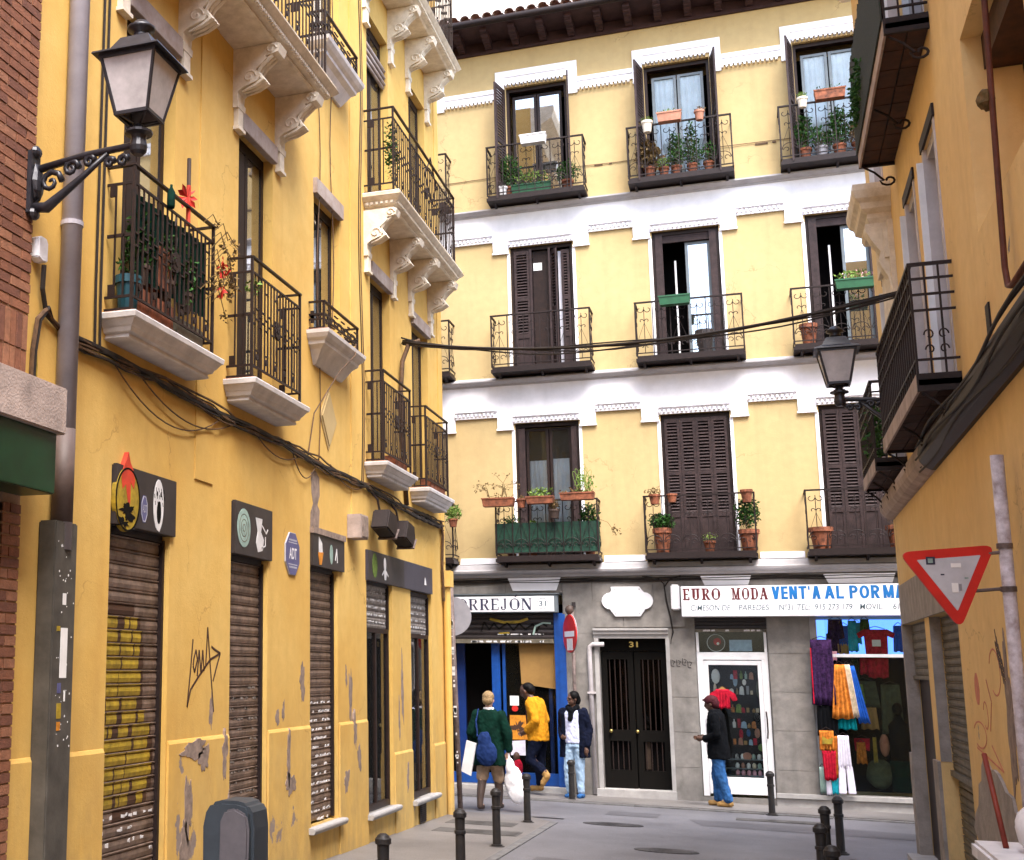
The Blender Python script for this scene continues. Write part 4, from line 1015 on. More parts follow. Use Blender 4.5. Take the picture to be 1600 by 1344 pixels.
# ---- windows of the back building
PB_LOUVRE = {}
def louvre_col(fr, u0, u1, v0, v1, w, m='wood_shutter', pitch=.052, each=True):
    n = int((v1 - v0) / pitch)
    if each:
        src = None
        for i in range(n):
            z = v0 + (i + .5) * (v1 - v0) / n; c = TB((u0 + u1) / 2, z, w)
            if src is None: src = build(MB(TB).extr([(w - .016, z + .016), (w + .014, z - .022), (w + .018, z - .018), (w - .012, z + .020)], u0, u1), 'louvre', m, fr, origin=c)
            else: inst(src, c, fr)
    else:
        mb = MB(TB)
        for i in range(n):
            z = v0 + (i + .5) * (v1 - v0) / n; mb.extr([(w - .016, z + .016), (w + .014, z - .022), (w + .018, z - .018), (w - .012, z + .020)], u0, u1)
        build(mb, 'louvres', m, fr)
def closed_shutters(fr, u0, u1, v0, v1, w, panels=4):
    pw = (u1 - u0) / panels
    for i in range(panels):
        a, b = u0 + i * pw + .002, u0 + (i + 1) * pw - .002
        f = MB(TB); st = .042
        f.box(a, a + st, v0, v1, w - .018, w + .018); f.box(b - st, b, v0, v1, w - .018, w + .018)
        vm = v0 + (v1 - v0) * .60; vl = v0 + (v1 - v0) * .30
        for z0, z1 in ((v1 - .07, v1), (vm - .03, vm + .03), (vl - .04, vl + .04), (v0, v0 + .08)): f.box(a + st, b - st, z0, z1, w - .018, w + .018)
        f.box(a + st, b - st, v0 + .08, vl - .04, w - .008, w + .006)
        build(f, 'shutter', 'wood_shutter', fr)
        louvre_col(fr, a + st, b - st, vm + .03, v1 - .07, w, each=True); louvre_col(fr, a + st, b - st, vl + .04, vm - .03, w, each=True)
def outframe(u0, u1, v0, v1, m='wood_dark', name='balcony_door', w=-.10):
    f = MB(TB); f.box(u0, u0 + .05, v0, v1, w - .08, w + .05); f.box(u1 - .05, u1, v0, v1, w - .08, w + .05); f.box(u0 + .05, u1 - .05, v1 - .07, v1, w - .08, w + .05)
    fr = build(f, name, m, B2)
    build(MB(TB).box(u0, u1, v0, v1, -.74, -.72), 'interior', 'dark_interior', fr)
    return fr
def leaf(fr, u0, u1, v0, v1, w, m, glass='window_glass', curtain=None, bars=1, kick=.0):
    f = MB(TB); t = .045
    f.box(u0, u0 + t, v0, v1, w - .02, w + .02); f.box(u1 - t, u1, v0, v1, w - .02, w + .02); f.box(u0 + t, u1 - t, v1 - t, v1, w - .02, w + .02); f.box(u0 + t, u1 - t, v0, v0 + .1 + kick, w - .02, w + .02)
    build(f, 'leaf_frame', m, fr)
    build(MB(TB).box(u0 + t, u1 - t, v0 + .1 + kick, v1 - t, w - .003, w + .003), 'pane', glass, fr)
    if curtain:
        c0, c1 = curtain; mb = MB(TB); n = 14; pts = []
        for i in range(n + 1):
            u = u0 + t + (u1 - u0 - 2 * t) * i / n; pts.append((u, .010 * math.sin(i * 1.7)))
        for (a, wa), (b, wb) in zip(pts, pts[1:]):
            mb.add([(a, c0, w - .022 + wa), (b, c0, w - .022 + wb), (b, c1, w - .022 + wb), (a, c1, w - .022 + wa)], [(0, 1, 2, 3)])
        build(mb, 'curtain', 'curtain_white', fr, recalc=False)
def folded(fr, u, v0, v1, m='wood_shutter', outw=(.0, .42), lean=0.0, slats=True):
    """an open shutter standing out from the wall, seen nearly edge on"""
    w0, w1 = outw
    n = 4; P = lambda t: (u + lean * t)
    f = MB(TB)
    def q(ta, tb, z0, z1, th=.014):
        ua, ub = P(ta), P(tb); wa, wb = w0 + (w1 - w0) * ta, w0 + (w1 - w0) * tb
        f.add([(ua - th, z0, wa), (ub - th, z0, wb), (ub + th, z0, wb), (ua + th, z0, wa), (ua - th, z1, wa), (ub - th, z1, wb), (ub + th, z1, wb), (ua + th, z1, wa)],
              [(0, 1, 2, 3), (4, 7, 6, 5), (0, 4, 5, 1), (1, 5, 6, 2), (2, 6, 7, 3), (3, 7, 4, 0)])
    q(0, .16, v0, v1); q(.84, 1, v0, v1)
    for a, b in ((v0, v0 + .5), (v1 - .08, v1), ((v0 + v1) / 2, (v0 + v1) / 2 + .07)): q(.16, .84, a, b)
    build(f, 'shutter', m, fr)
    g = f.v, f.f; f2 = MB(TB); f = f2
    z = v0 + .53
    while z < v1 - .1:
        if not ((v0 + v1) / 2 - .03 < z < (v0 + v1) / 2 + .08): q(.16, .84, z, z + .026, .010)
        z += .055
    build(f2, 'louvres', m, fr, kind='stuff')
# level 1
b = BAYS[3]; fr = outframe(b, b + 1.09, 3.30, 5.71)
build(MB(TB).box(b + .05, b + .16, 3.32, 5.62, -.10, -.03), 'shutter', 'wood_shutter', fr); build(MB(TB).box(b + .95, b + 1.04, 3.32, 5.62, -.10, -.03), 'shutter', 'wood_shutter', fr)
leaf(fr, b + .17, b + .555, 3.32, 5.62, -.14, 'wood_dark', curtain=(3.42, 5.06)); leaf(fr, b + .57, b + .94, 3.32, 5.62, -.14, 'wood_dark', curtain=(3.42, 5.08))
for i in (4, 5):
    b = BAYS[i]; fr = outframe(b, b + 1.09, 3.30, 5.71); closed_shutters(fr, b + .05, b + 1.04, 3.32, 5.635, -.03)
# level 2
b = BAYS[3]; fr = outframe(b, b + 1.09, 6.57, 8.92)
closed_shutters(fr, b + .06, b + .33, 6.6, 8.84, -.03, 1)
build(MB(TB).box(b + .335, b + .375, 6.6, 8.86, -.09, .0), 'mullion', 'wood_shutter', fr); build(MB(TB).box(b + .665, b + .70, 6.6, 8.86, -.09, .0), 'mullion', 'wood_shutter', fr)
build(MB(TB).box(b + .38, b + .66, 6.6, 8.84, -.13, -.11), 'inner_door', 'wood_dark', fr)
build(MB(TB).box(b + .39, b + .54, 8.48, 8.62, -.109, -.105), 'paper', 'paper', fr)
build(MB(TB).box(b + .82, b + .875, 6.6, 8.80, -.14, -.12), 'curtain', 'curtain_white', fr)  # last piece is a narrow white strip between the right leaves
folded(fr, b + .70, 6.6, 8.82, outw=(-.10, .04), lean=.11); closed_shutters(fr, b + .88, b + 1.03, 6.6, 8.8, -.06, 1)
for i in (4, 5):
    b = BAYS[i]; fr = outframe(b, b + 1.09, 6.57, 8.92)
    build(MB(TB).box(b + .05, b + .17, 6.6, 8.86, -.11, -.02), 'shutter', 'wood_shutter', fr); build(MB(TB).box(b + .93, b + 1.04, 6.6, 8.86, -.11, -.02), 'shutter', 'wood_shutter', fr)
    build(MB(TB).box(b + .17, b + .93, 8.72, 8.85, -.12, -.07), 'transom', 'wood_shutter', fr)
    leaf(fr, b + .53, b + .93, 6.6, 8.71, -.14, 'frame_grey', glass='reflecting_glass' )
    build(MB(TB).box(b + .34, b + .37, 6.6, 8.45, -.30, -.27), 'inner_leaf_edge', 'frame_white', fr)
# level 3
b = BAYS[3]; fr = outframe(b, b + 1.09, 9.70, 11.98, w=-.12)
leaf(fr, b + .10, b + .53, 9.72, 11.84, -.16, 'wood_lintel' if False else 'iron_brown', glass='reflecting_glass'); leaf(fr, b + .545, b + .98, 9.72, 11.84, -.16, 'iron_brown', glass='reflecting_glass')
folded(fr, b - .02, 9.72, 11.93, outw=(.02, .46), lean=-.10); folded(fr, b + 1.11, 9.72, 11.93, outw=(.02, .46), lean=.06)
for i in (4, 5):
    b = BAYS[i]; fr = outframe(b, b + 1.09, 9.70, 11.98, w=-.12)
    leaf(fr, b + .12, b + .53, 9.72, 11.80, -.16, 'frame_grey', curtain=(9.8, 11.76)); leaf(fr, b + .55, b + .98, 9.72, 11.80, -.16, 'frame_grey', curtain=(9.8, 11.76))  # white sheets close behind the glass make these panes white
    folded(fr, b - .02, 9.72, 11.93, outw=(.02, .46), lean=-.10); folded(fr, b + 1.11, 9.72, 11.93, outw=(.02, .46), lean=.08)
for i in (0, 1, 2, 6):
    for (z0, z1) in LV:
        b = BAYS[i]; fr = outframe(b, b + 1.09, z0, z1); leaf(fr, b + .06, b + .54, z0, z1 - .07, -.14, 'wood_dark'); leaf(fr, b + .55, b + 1.03, z0, z1 - .07, -.14, 'wood_dark')

# ---- balconies of the back building
def scroll_mesh(T, u0, u1, z0, z1, w):
    mb = MB(T); m_ = (u0 + u1) / 2; h = z1 - z0; wd = (u1 - u0); r = .0065
    def curl(cu, cv, rad, a0, turns, s=1, n=12):
        return [(cu + s * math.cos(a0 + t / n * turns) * rad * (1 - .6 * t / n), cv + math.sin(a0 + t / n * turns) * rad * (1 - .6 * t / n), w) for t in range(n + 1)]
    for s in (-1, 1):
        mb.tube(curl(m_ + s * wd * .24, z1 - h * .13, wd * .22, math.pi, 4.6, s), r, 5)
        mb.tube(curl(m_ + s * wd * .17, z0 + h * .64, wd * .14, math.pi, -4.2, s), r, 5)
        mb.tube([(m_, z0 + h * .60, w), (m_ + s * wd * .36, z0 + h * .30, w), (m_ + s * wd * .44, z0 + h * .12, w)], r * .6, 4)
        mb.tube(curl(m_ + s * wd * .20, z0 + h * .13, wd * .19, 0, 4.8, s), r, 5)
    mb.tube([(m_ + wd * .46 * math.cos(a * math.pi / 10), z0 + h * .14 + wd * .40 * math.sin(a * math.pi / 10), w) for a in range(11)], r, 5)
    mb.tube([(m_, z0, w), (m_, z1 - h * .08, w)], r * .9, 5)
    return mb
def bbalcony(u0, u1, z, m='iron_brown', proj=.42, h=1.02):
    s = MB(TB); s.box(u0, u1, z, z + .055, 0.0, proj + .03); s.box(u0 + .02, u1 - .02, z + .055, z + .10, 0.0, proj + .01)
    for u in (u0 + .12, (u0 + u1) / 2, u1 - .12): s.extr([(0.0, z - .10), (.03, z - .10), (proj * .8, z - .002), (0.0, z - .002)], u - .02, u + .02)
    bal = build(s, 'balcony', m, B2)
    t = MB(TB); zt = z + h; w_ = proj
    t.box(u0, u1, zt - .012, zt + .012, w_ - .018, w_ + .018); t.box(u0, u0 + .03, zt - .012, zt + .012, 0.0, w_ - .018); t.box(u1 - .03, u1, zt - .012, zt + .012, 0.0, w_ - .018)
    build(t, 'handrail', m, bal)
    t = MB(TB); t.box(u0, u1, z + .14, z + .155, w_ - .01, w_ + .01); t.box(u0, u0 + .02, z + .14, z + .155, 0, w_ - .01); t.box(u1 - .02, u1, z + .14, z + .155, 0, w_ - .01)
    build(t, 'bottom_rail', m, bal)
    n = 6; src = ssrc = None
    for i in range(n + 1):
        u = u0 + .015 + (u1 - u0 - .03) * i / n; c = TB(u, z + .10, w_); k = .012 if i in (0, n) else .0075
        if i in (0, n) or src is None:
            o = build(MB(TB).box(u - k, u + k, z + .10, zt - .012, w_ - k, w_ + k), 'post' if i in (0, n) else 'baluster', m, bal, origin=c)
            if i not in (0, n): src = o
        else: inst(src, c, bal)
        if i < n:
            a = u + .008; b = u0 + .015 + (u1 - u0 - .03) * (i + 1) / n - .008; c = TB((a + b) / 2, z + .155, w_)
            if ssrc is None: ssrc = build(scroll_mesh(TB, a, b, z + .155, zt - .012, w_), 'scroll_panel', m, bal, origin=c)
            else: inst(ssrc, c, bal)
    for e in (u0 + .015, u1 - .015):
        TS = (lambda uu, vv, ww, e=e: TB(e + ww, vv, uu))
        build(scroll_mesh(TS, .03, w_ - .02, z + .155, zt - .012, 0.0), 'scroll_panel', m, bal)
    return bal
BB = {}
for i, b in enumerate(BAYS):
    for li, z in enumerate((3.265, 6.545, 9.675)):
        BB[(li, i)] = bbalcony(b - .31, b + 1.40, z)
# corner pieces
build(MB(TB).box(-4.15, -2.42, 3.42, 3.92, .385, .40), 'mesh_screen', 'green_mesh', BB[(0, 3)])

wr = MB(TB); wr.tube([(-4.95, 10.27, .012), (-3.0, 10.29, .02), (-1.9, 10.27, .012), (-.2, 10.30, .02), (.9, 10.29, .012), (2.4, 10.32, .012)], .006, 4)
for u_, l_ in ((-2.3, .14), (-2.05, .05), (.35, .2), (.62, .06)): wr.box(u_, u_ + l_, 10.25, 10.28, .001, .014)
build(wr, 'wall_wire', 'cable_brown', B2)
# ---- eaves
ev = MB(TB); ev.box(-13, 11, 12.93, 12.97, 0.0, .70)
EV = build(ev, 'eave_boards', 'wood_eave', B2)
src = None
mbp = [(0.05, 12.76), (.12, 12.76), (.13, 12.775), (.22, 12.775), (.23, 12.79), (.32, 12.79), (.33, 12.805), (.42, 12.805), (.43, 12.82), (.52, 12.825), (.53, 12.85), (.62, 12.86), (.62, 12.929), (0.0, 12.929), (0.0, 12.84)]
for i in range(44):
    u = -12.6 + i * .5
    if u > 10.5: break
    c = TB(u, 12.76, 0)
    if src is None: src = build(MB(TB).extr(mbp, u - .06, u + .06), 'eave_bracket', 'wood_eave', EV, origin=c)
    else: inst(src, c, EV)
build(MB(TB).box(-13, 11, 12.70, 12.755, 0.0005, .05), 'eave_trim', 'wood_eave', B2); build(MB(TB).box(-13, 11, 12.755, 12.928, 0.0005, .03), 'eave_back_board', 'wood_eave', B2)
gt = MB(TB); gt.tube([(-13, 12.98, .74), (11, 12.98, .74)], .065, 10); build(gt, 'gutter', 'iron_brown', B2, smooth=True)
rf = MB(TB); rf.add([(-13, 12.99, .70), (11, 12.99, .70), (11, 15.03, -5), (-13, 15.03, -5)], [(0, 1, 2, 3)]); rf.add([(-13, 12.975, .64), (11, 12.975, .64), (11, 14.1, -5.2), (-13, 14.1, -5.2)], [(0, 1, 2, 3)])
RF = build(rf, 'roof', 'terracotta', B2)
src = None; sl = math.atan2(2.04, 5.66)
for i in range(100):
    u = -7.0 + i * .2
    if u > 3.5: break
    for r_ in range(3):
        w0 = .78 - r_ * .42; z0 = 13.06 + r_ * .42 * math.tan(sl)
        c = TB(u, z0, w0)
        if src is None:
            mb = MB(TB); n = 6; L = .46; pts = []
            for t in (0, 1):
                rr = .098 - .012 * t
                for k in range(n + 1):
                    a = math.pi * k / n; pts.append((u + rr * math.cos(a), z0 + rr * math.sin(a) * .9 + t * L * math.sin(sl), w0 - t * L * math.cos(sl)))
                for k in range(n + 1):
                    a = math.pi * k / n; rr2 = rr - .014; pts.append((u + rr2 * math.cos(a), z0 + rr2 * math.sin(a) * .9 + t * L * math.sin(sl), w0 - t * L * math.cos(sl)))
            m2 = 2 * (n + 1); F = []
            for k in range(n):
                F += [(k, k + 1, m2 + k + 1, m2 + k), (n + 1 + k, n + 2 + k, m2 + n + 2 + k, m2 + n + 1 + k), (k, k + 1, n + 2 + k, n + 1 + k)]
            mb.add(pts, F); src = build(mb, 'roof_tile', 'roof_tile', RF, origin=c)
        else: inst(src, c + Vector((random.uniform(-.008, .008), 0, random.uniform(-.006, .006))), RF)
build(MB(TB).box(-12, 10, 12.9, 16.2, -1.6, -.75), 'attic_wall', 'cream_plaster', B2)
build(MB(TB).box(-12.2, 10.2, 16.2, 16.32, -1.7, -.45), 'attic_eave', 'wood_eave', B2)

# ---- left shop front (under the serif sign)
SF = build(MB(TB).box(-3.27, -3.12, -.42, 2.42, -.03, .05), 'shop_front', 'blue_frame', B2, bevel=.006)
build(MB(TB).box(-3.19, -3.08, -.40, 2.40, .0505, .07), 'side_board', 'blue_frame', SF)
for a, b, w, mm in ((-4.36, -4.22, -.12, 'blue_frame'), (-4.18, -4.13, -.14, 'blue_frame'), (-5.0, -4.86, -.3, 'blue_dark'), (-3.42, -3.36, -.2, 'blue_dark')):
    build(MB(TB).box(a, b, -.42, 1.95, w - .04, w + .02), 'door_post', mm, SF)
build(MB(TB).box(-4.13, -3.27, -.42, -.22, -.16, -.08), 'kick_board', 'blue_frame', SF); build(MB(TB).box(-5.5, -4.36, -.42, -.25, -.30, -.2), 'kick_board', 'blue_frame', SF)
build(MB(TB).box(-4.13, -3.27, -.20, 1.98, -.145, -.140), 'pane', 'shop_glass', SF)
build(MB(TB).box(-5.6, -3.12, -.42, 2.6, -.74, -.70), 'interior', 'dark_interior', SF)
fr = MB(TB); fr.box(-5.5, -3.28, 1.92, 1.99, -.02, .05); RS = build(fr, 'roller_shutter', 'shutter_olive', B2)
roller(TB, RS, -5.5, -3.28, 1.99, 2.42, .0, .085, 'sign_dark')
g = MB(TB)
for k in range(26): 
    a = random.uniform(-4.75, -3.4); g.prism([(a, 1.935), (a + random.uniform(.02, .07), 1.93), (a + .05, 1.965), (a, 1.96)], .0505, .053)
for k in range(14): a = random.uniform(-4.3, -3.4); g.prism([(a, 2.06), (a + random.uniform(.02, .08), 2.06), (a + .05, 2.08), (a, 2.08)], .02, .0235)
build(g, 'paint_marks', 'paint_white', RS, kind='stuff')
g = MB(TB); g.strip([(-4.35, 2.33), (-4.1, 2.27), (-3.85, 2.28), (-3.7, 2.33)], .045, .02, .0235); g.strip([(-4.2, 2.08), (-4.02, 2.09)], .03, .02, .0235); build(g, 'yellow_paint', 'paint_yellow', RS)
g = MB(TB); g.strip([(-4.5, 2.12), (-4.45, 2.28), (-4.36, 2.15), (-4.28, 2.26), (-4.2, 2.16), (-4.05, 2.26), (-3.95, 2.14), (-3.85, 2.25), (-3.75, 2.15), (-3.62, 2.24), (-3.56, 2.12), (-3.48, 2.26), (-3.38, 2.2)], .028, .0235, .026); build(g, 'black_scrawl', 'paint_black', RS)
g = MB(TB); g.strip([(-3.62, 2.06), (-3.58, 2.2), (-3.45, 2.26), (-3.32, 2.25)], .03, .0236, .0262); build(g, 'grey_scrawl', 'paint_teal', RS)

# ---- door number 31
DF = build(MB(TB).box(-2.55, -1.49, 1.80, 2.0, -.22, -.15), 'street_door', 'paint_black', B2)
for (a, b) in ((-2.54, -2.03), (-2.01, -1.50)):
    f = MB(TB); f.box(a, a + .09, -.41, 1.79, -.22, -.16); f.box(b - .09, b, -.41, 1.79, -.22, -.16); f.box(a + .09, b - .09, 1.66, 1.79, -.22, -.16); f.box(a + .09, b - .09, -.41, -.12, -.22, -.16); f.box(a + .09, b - .09, .34, .52, -.22, -.16)
    build(f, 'door_leaf', 'paint_black', DF)
    for k in range(4):
        u = a + .13 + k * .083
        build(MB(TB).box(u - .008, u + .008, .52, 1.66, -.195, -.18), 'grille_bar', 'iron', DF); build(MB(TB).box(u - .008, u + .008, -.12, .34, -.195, -.18), 'grille_bar', 'iron', DF)
    build(MB(TB).box(a + .09, b - .09, .52, 1.66, -.207, -.203), 'pane', 'door_glass', DF)
for k in range(3): build(MB(TB).box(-2.12 + k * .11, -2.04 + k * .11, -.1, .33, -.235, -.23), 'inner_light', 'shutter_olive' if k < 2 else 'brown_interior', DF)
build(MB(TB).box(-2.54, -1.50, -.41, 1.8, -.29, -.28), 'interior', 'dark_interior', DF)
for u in (-2.42, -2.0): build(MB().ellip(TB(u, .50, -.12), (.03, .03, .03), smooth if False else 10, 7), 'door_knob', 'brass', DF, smooth=True)
text('31', 'number', TB, -2.08, -1.94, 1.86, 1.95, -.148, 'brass', DF, bold=.02)
# vent pipe beside the door
vp = MB(TB); vp.tube([(-2.68, -.5, .06), (-2.70, 1.78, .06), (-2.69, 1.86, .06), (-2.64, 1.90, .07), (-2.46, 1.90, .10)], .038, 10)
vpo = build(vp, 'vent_pipe', 'frame_lilac', B2, smooth=True)
build(MB(TB).box(-2.75, -2.62, 1.1, 1.13, .001, .11), 'pipe_clip', 'frame_lilac', vpo)
build(MB(TB).tube([(-2.93, -.5, .03), (-2.96, 2.2, .03)], .01, 6), 'thin_conduit', 'iron', B2)
build(MB(TB).box(-2.96, -2.90, 2.52, 2.60, .023, .06), 'junction_box', 'sign_dark', B2)
# drop cable beside the white plaque
cb = MB(TB)
for k in range(3):
    cb.tube([(-1.75 - k * .03, 3.01, .05), (-1.55, 2.97, .04), (-1.47, 2.88, .035 + .01 * k), (-1.45 + .006 * k, 2.6, .035), (-1.40 + .006 * k, 2.35, .035), (-1.37 + .005 * k, 2.1, .035), (-1.40, 1.98, .02), (-1.42, 1.8, .01)], .009, 5)
cb.tube([(-1.2, 3.01, .05), (-1.38, 2.95, .045), (-1.46, 2.84, .04)], .01, 5)
build(cb, 'drop_cable', 'cable', B2)
cb = MB(TB)
for k in range(4):
    pth = []
    for i in range(60):
        u = -6.9 + i * .16; pth.append((u, 3.0 - .018 * k - .015 * abs(math.sin(i * .35 + k)), .03 + .012 * (k % 2)))
    cb.tube(pth, .011, 5)
build(cb, 'facade_cables', 'cable', B2)

# ---- euro shop door and window
ED = MB(TB); ED.box(-1.02, -.93, -.46, 1.78, -.09, -.02); ED.box(-.05, .04, -.46, 1.78, -.09, -.02); ED.box(-.93, -.05, 1.66, 1.78, -.09, -.02); ED.box(-1.02, -.98, 1.78, 2.1, -.09, -.02); ED.box(0.0, .04, 1.78, 2.1, -.09, -.02)
EDo = build(ED, 'shop_door', 'frame_white', B2, bevel=.004)
f = MB(TB); f.box(-.925, -.855, -.42, 1.65, -.08, -.03); f.box(-.115, -.055, -.42, 1.65, -.08, -.03); f.box(-.855, -.115, 1.58, 1.65, -.08, -.03); f.box(-.855, -.115, -.42, -.16, -.08, -.03)
build(f, 'door_leaf', 'frame_white', EDo, bevel=.003)
build(MB(TB).box(-.855, -.115, -.16, 1.58, -.058, -.052), 'pane', 'shop_glass', EDo); build(MB(TB).box(-.98, 0, 1.79, 2.1, -.058, -.052), 'pane', 'shop_glass', EDo)
build(MB(TB).tube([(-.03, .45, .0), (-.02, .55, .05), (-.02, .75, .06), (-.03, .86, .0)], .012, 6), 'handle', 'iron', EDo)
build(MB(TB).box(-1.03, .05, -.47, 2.33, -.74, -.72), 'interior', 'dark_interior', EDo)
RS2 = build(MB(TB).box(-1.03, .05, 2.10, 2.15, -.06, .0), 'roller_shutter', 'shutter_olive', B2); roller(TB, RS2, -1.03, .05, 2.15, 2.33, -.03, .07, 'sign_dark')
g = MB(TB)
for k in range(10): a = random.uniform(-1.0, 0); g.prism([(a, 2.11), (a + .06, 2.115), (a + .05, 2.14), (a, 2.135)], .0005, .003)
build(g, 'paint_marks', 'paint_white', RS2, kind='stuff')
SWn = MB(TB); SWn.box(.68, .78, -.36, 2.33, -.09, -.03)
SW = build(SWn, 'shop_window', 'granite_pale', B2)
build(MB(TB).box(.84, 2.75, 1.71, 1.76, -.06, .0), 'transom_bar', 'frame_white', SW, bevel=.004)
build(MB(TB).box(1.1, 2.75, -.36, 1.71, -.058, -.052), 'pane', 'shop_glass', SW); build(MB(TB).box(.9, 2.75, 1.76, 2.33, -.058, -.052), 'pane', 'shop_glass', SW)
build(MB(TB).box(.68, 2.75, -.36, 1.70, -.745, -.735), 'interior', 'dark_interior', SW)
build(MB(TB).box(.80, 2.75, 1.76, 2.31, -.70, -.66), 'lit_backdrop', 'blue_light', SW)
build(MB(TB).box(.68, 2.75, 1.70, 1.75, -.66, -.10), 'shelf', 'dark_interior', SW)
g = MB(TB)
for (a, v, t) in ((-1.42, 1.6, 0), (-1.33, 1.6, 1), (-1.24, 1.62, 2), (-1.16, 1.58, 3)):
    g.strip([(a, v + .06), (a, v - .04), (a + .05, v - .05)], .012, .027, .029); g.strip([(a + .02, v + .05), (a + .06, v + .03), (a + .03, v - .02)], .010, .027, .029)
build(g, 'wall_scribble', 'sign_dark', B2)

# ================================================================== right building
B3 = empty('apartment_building', (XR + 3, 8, -0.4), 'ochre stuccoed building with peeling ground floor and steeply foreshortened balconies on the right', 'building')
RH = [(13.68, 15.62, -.42, 2.0, .30), (11.45, 13.33, -.45, 2.0, .26), (10.3, 11.05, 3.62, 5.64, .18), (11.7, 12.42, 3.62, 5.66, .18), (14.0, 14.8, 3.6, 5.6, .2), (7.05, 8.93, 4.27, 5.60, .34), (10.3, 11.05, 6.5, 8.7, .2), (11.7, 12.42, 6.5, 8.7, .2), (14.0, 14.8, 6.5, 8.5, .2), (6.2, 7.0, 6.9, 8.7, .3)]
build(wall_mesh(TR, -30, 15.85, -1.2, 9.9, RH), 'wall', 'stucco_right', B3)
mb = MB(TR); mb.box(-30, 15.85, -1.2, 9.9, -8, -.6); mb.box(15.84, 15.85, -1.2, 9.9, -.6, 0); mb.box(-30, 15.85, 9.9, 9.96, -8, 0); mb.box(7.05, 8.93, 4.27, 5.6, -.40, -.35)
build(mb, 'body_block', 'stucco_right', B3)  # unseen body block added against light leaks; also backs the blind recess
for i, (a, b, c, d, w0, w1) in enumerate(((13.5, 15.66, 2.0, 2.42, .001, .022), (11.4, 13.5, 2.0, 2.40, .001, .022), (15.605, 15.70, -.5, 2.0, -.10, .022), (13.33, 13.42, -.5, .70, .001, .03), (13.42, 13.68, -.5, .70, .001, .03), (15.66, 15.86, -.5, .64, .001, .03), (13.322, 13.345, .7, 2.0, -.09, -.001))):
    build(MB(TR).box(a, b, c, d, w0, w1), 'cement_surround', 'cement', B3)
build(MB(TR).box(13.68, 15.62, .40, .42, -.25, .04) if False else MB(TR).box(13.6, 15.7, -.6, -.40, -.3, .14), 'doorstep', 'granite_pale', B3); build(MB(TR).box(11.4, 13.4, -.62, -.42, -.3, .10), 'doorstep', 'granite_pale', B3)
dr = build(MB(TR).box(13.68, 15.62, -.42, 2.0, -.15, -.11), 'shop_door', 'wood_dark', B3)
rs = build(MB(TR).box(13.70, 15.60, 1.42, 1.46, -.10, -.05), 'roller_shutter', 'shutter_olive', B3); roller(TR, rs, 13.70, 15.60, 1.46, 2.0, -.085, .085, 'shutter_olive')
rs = build(MB(TR).box(11.45, 13.33, .58, .63, -.15, -.07), 'roller_shutter', 'shutter_olive', B3); roller(TR, rs, 11.46, 13.32, .63, 1.99, -.11, .072, 'shutter_olive'); roller(TR, rs, 11.46, 13.32, -.42, .56, -.14, .072, 'shutter_olive')
build(blob(TR, 10.3, .45, .85, .42, .0005, .02, n=30, rough=.22, seed=3), 'bare_cement_patch', 'cement', B3)
build(MB(TR).box(8.6, 11.35, -.5, .10, .001, .0215), 'bare_cement_patch', 'cement', B3)
build(blob(TR, 9.45, 1.2, .12, .45, .0005, .004, seed=11), 'peeled_patch', 'paint_lilac', B3)
g = MB(TR)
for (cu, cv, r1, r2) in ((9.9, 1.5, .22, .16), (10.8, 1.05, .30, .10), (10.45, 1.2, .1, .1)):
    g.ring(cu, cv, r1, r2, .012, .0005, .0025, 20, .4, 5.4)
g.disc(10.75, 1.38, .11, .12, .0005, .0022, 10); g.strip([(10.3, 1.45), (10.15, 1.3), (10.3, 1.1)], .02, .0005, .0025); g.strip([(11.0, .95), (9.9, .85), (10.3, 1.0)], .014, .0005, .0025)
build(g, 'graffiti', 'paint_pale_red', B3)
g = MB(TR)
for k in range(9): a, v = 9.75 - k * .045, 1.78 - k * .05; g.strip([(a, v), (a - .06, v - .12), (a + .02, v - .08), (a - .04, v - .2)], .016, .0005, .003)
build(g, 'graffiti_tag', 'paint_brown', B3)
for (a, b, c, d) in ((8.78, 8.90, 3.57, 3.77),): build(MB(TR).box(a, b, c, d, .001, .012), 'slot_plate', 'iron_brown', B3)
# windows with pale jambs
for (a, b, c, d) in ((10.3, 11.05, 3.62, 5.64), (11.7, 12.42, 3.62, 5.66), (14.0, 14.8, 3.6, 5.6), (10.3, 11.05, 6.5, 8.7), (11.7, 12.42, 6.5, 8.7), (14.0, 14.8, 6.5, 8.5)):
    f = MB(TR); f.box(a, a + .07, c, d, -.17, .01); f.box(b - .07, b, c, d, -.17, .012); f.box(a + .07, b - .07, d - .08, d, -.17, -.02)
    fr = build(f, 'balcony_door', 'frame_lilac', B3)
    build(MB(TR).box(a + .07, b - .07, c, d - .08, -.14, -.13), 'pane', 'reflecting_glass', fr); build(MB(TR).box(a, b, c, d, -.55, -.53), 'interior', 'dark_interior', fr)
    build(MB(TR).box(b - .055, b - .03, c + .05, d - .1, .0125, .06), 'shutter', 'frame_white', fr)
    build(MB(TR).box(a - .03, b + .04, d, d + .10, .001, .02), 'lintel_board', 'iron_brown', fr)
# blind window frame and rust red pipe
rp = MB(TR); rp.tube([(7.72, 9.4, .05), (7.72, 5.4, .05), (7.92, 3.74, .05), (7.88, 3.62, .05), (7.78, 3.59, .05), (6.5, 3.59, .05)], .017, 8); build(rp, 'red_pipe', 'pipe_rust', B3, smooth=True)
cn = MB(TR); cn.ellip(TR(7.86, 4.72, .07), (.05, .07, .06), 8, 6, .3); build(cn, 'bird_nest', 'leaf_dry', B3)
build(MB(TR).box(7.06, 8.92, 5.36, 5.59, -.335, -.12), 'soffit_block', 'soffit_brown', B3)  # added block standing for the dark brown soffit of the recess
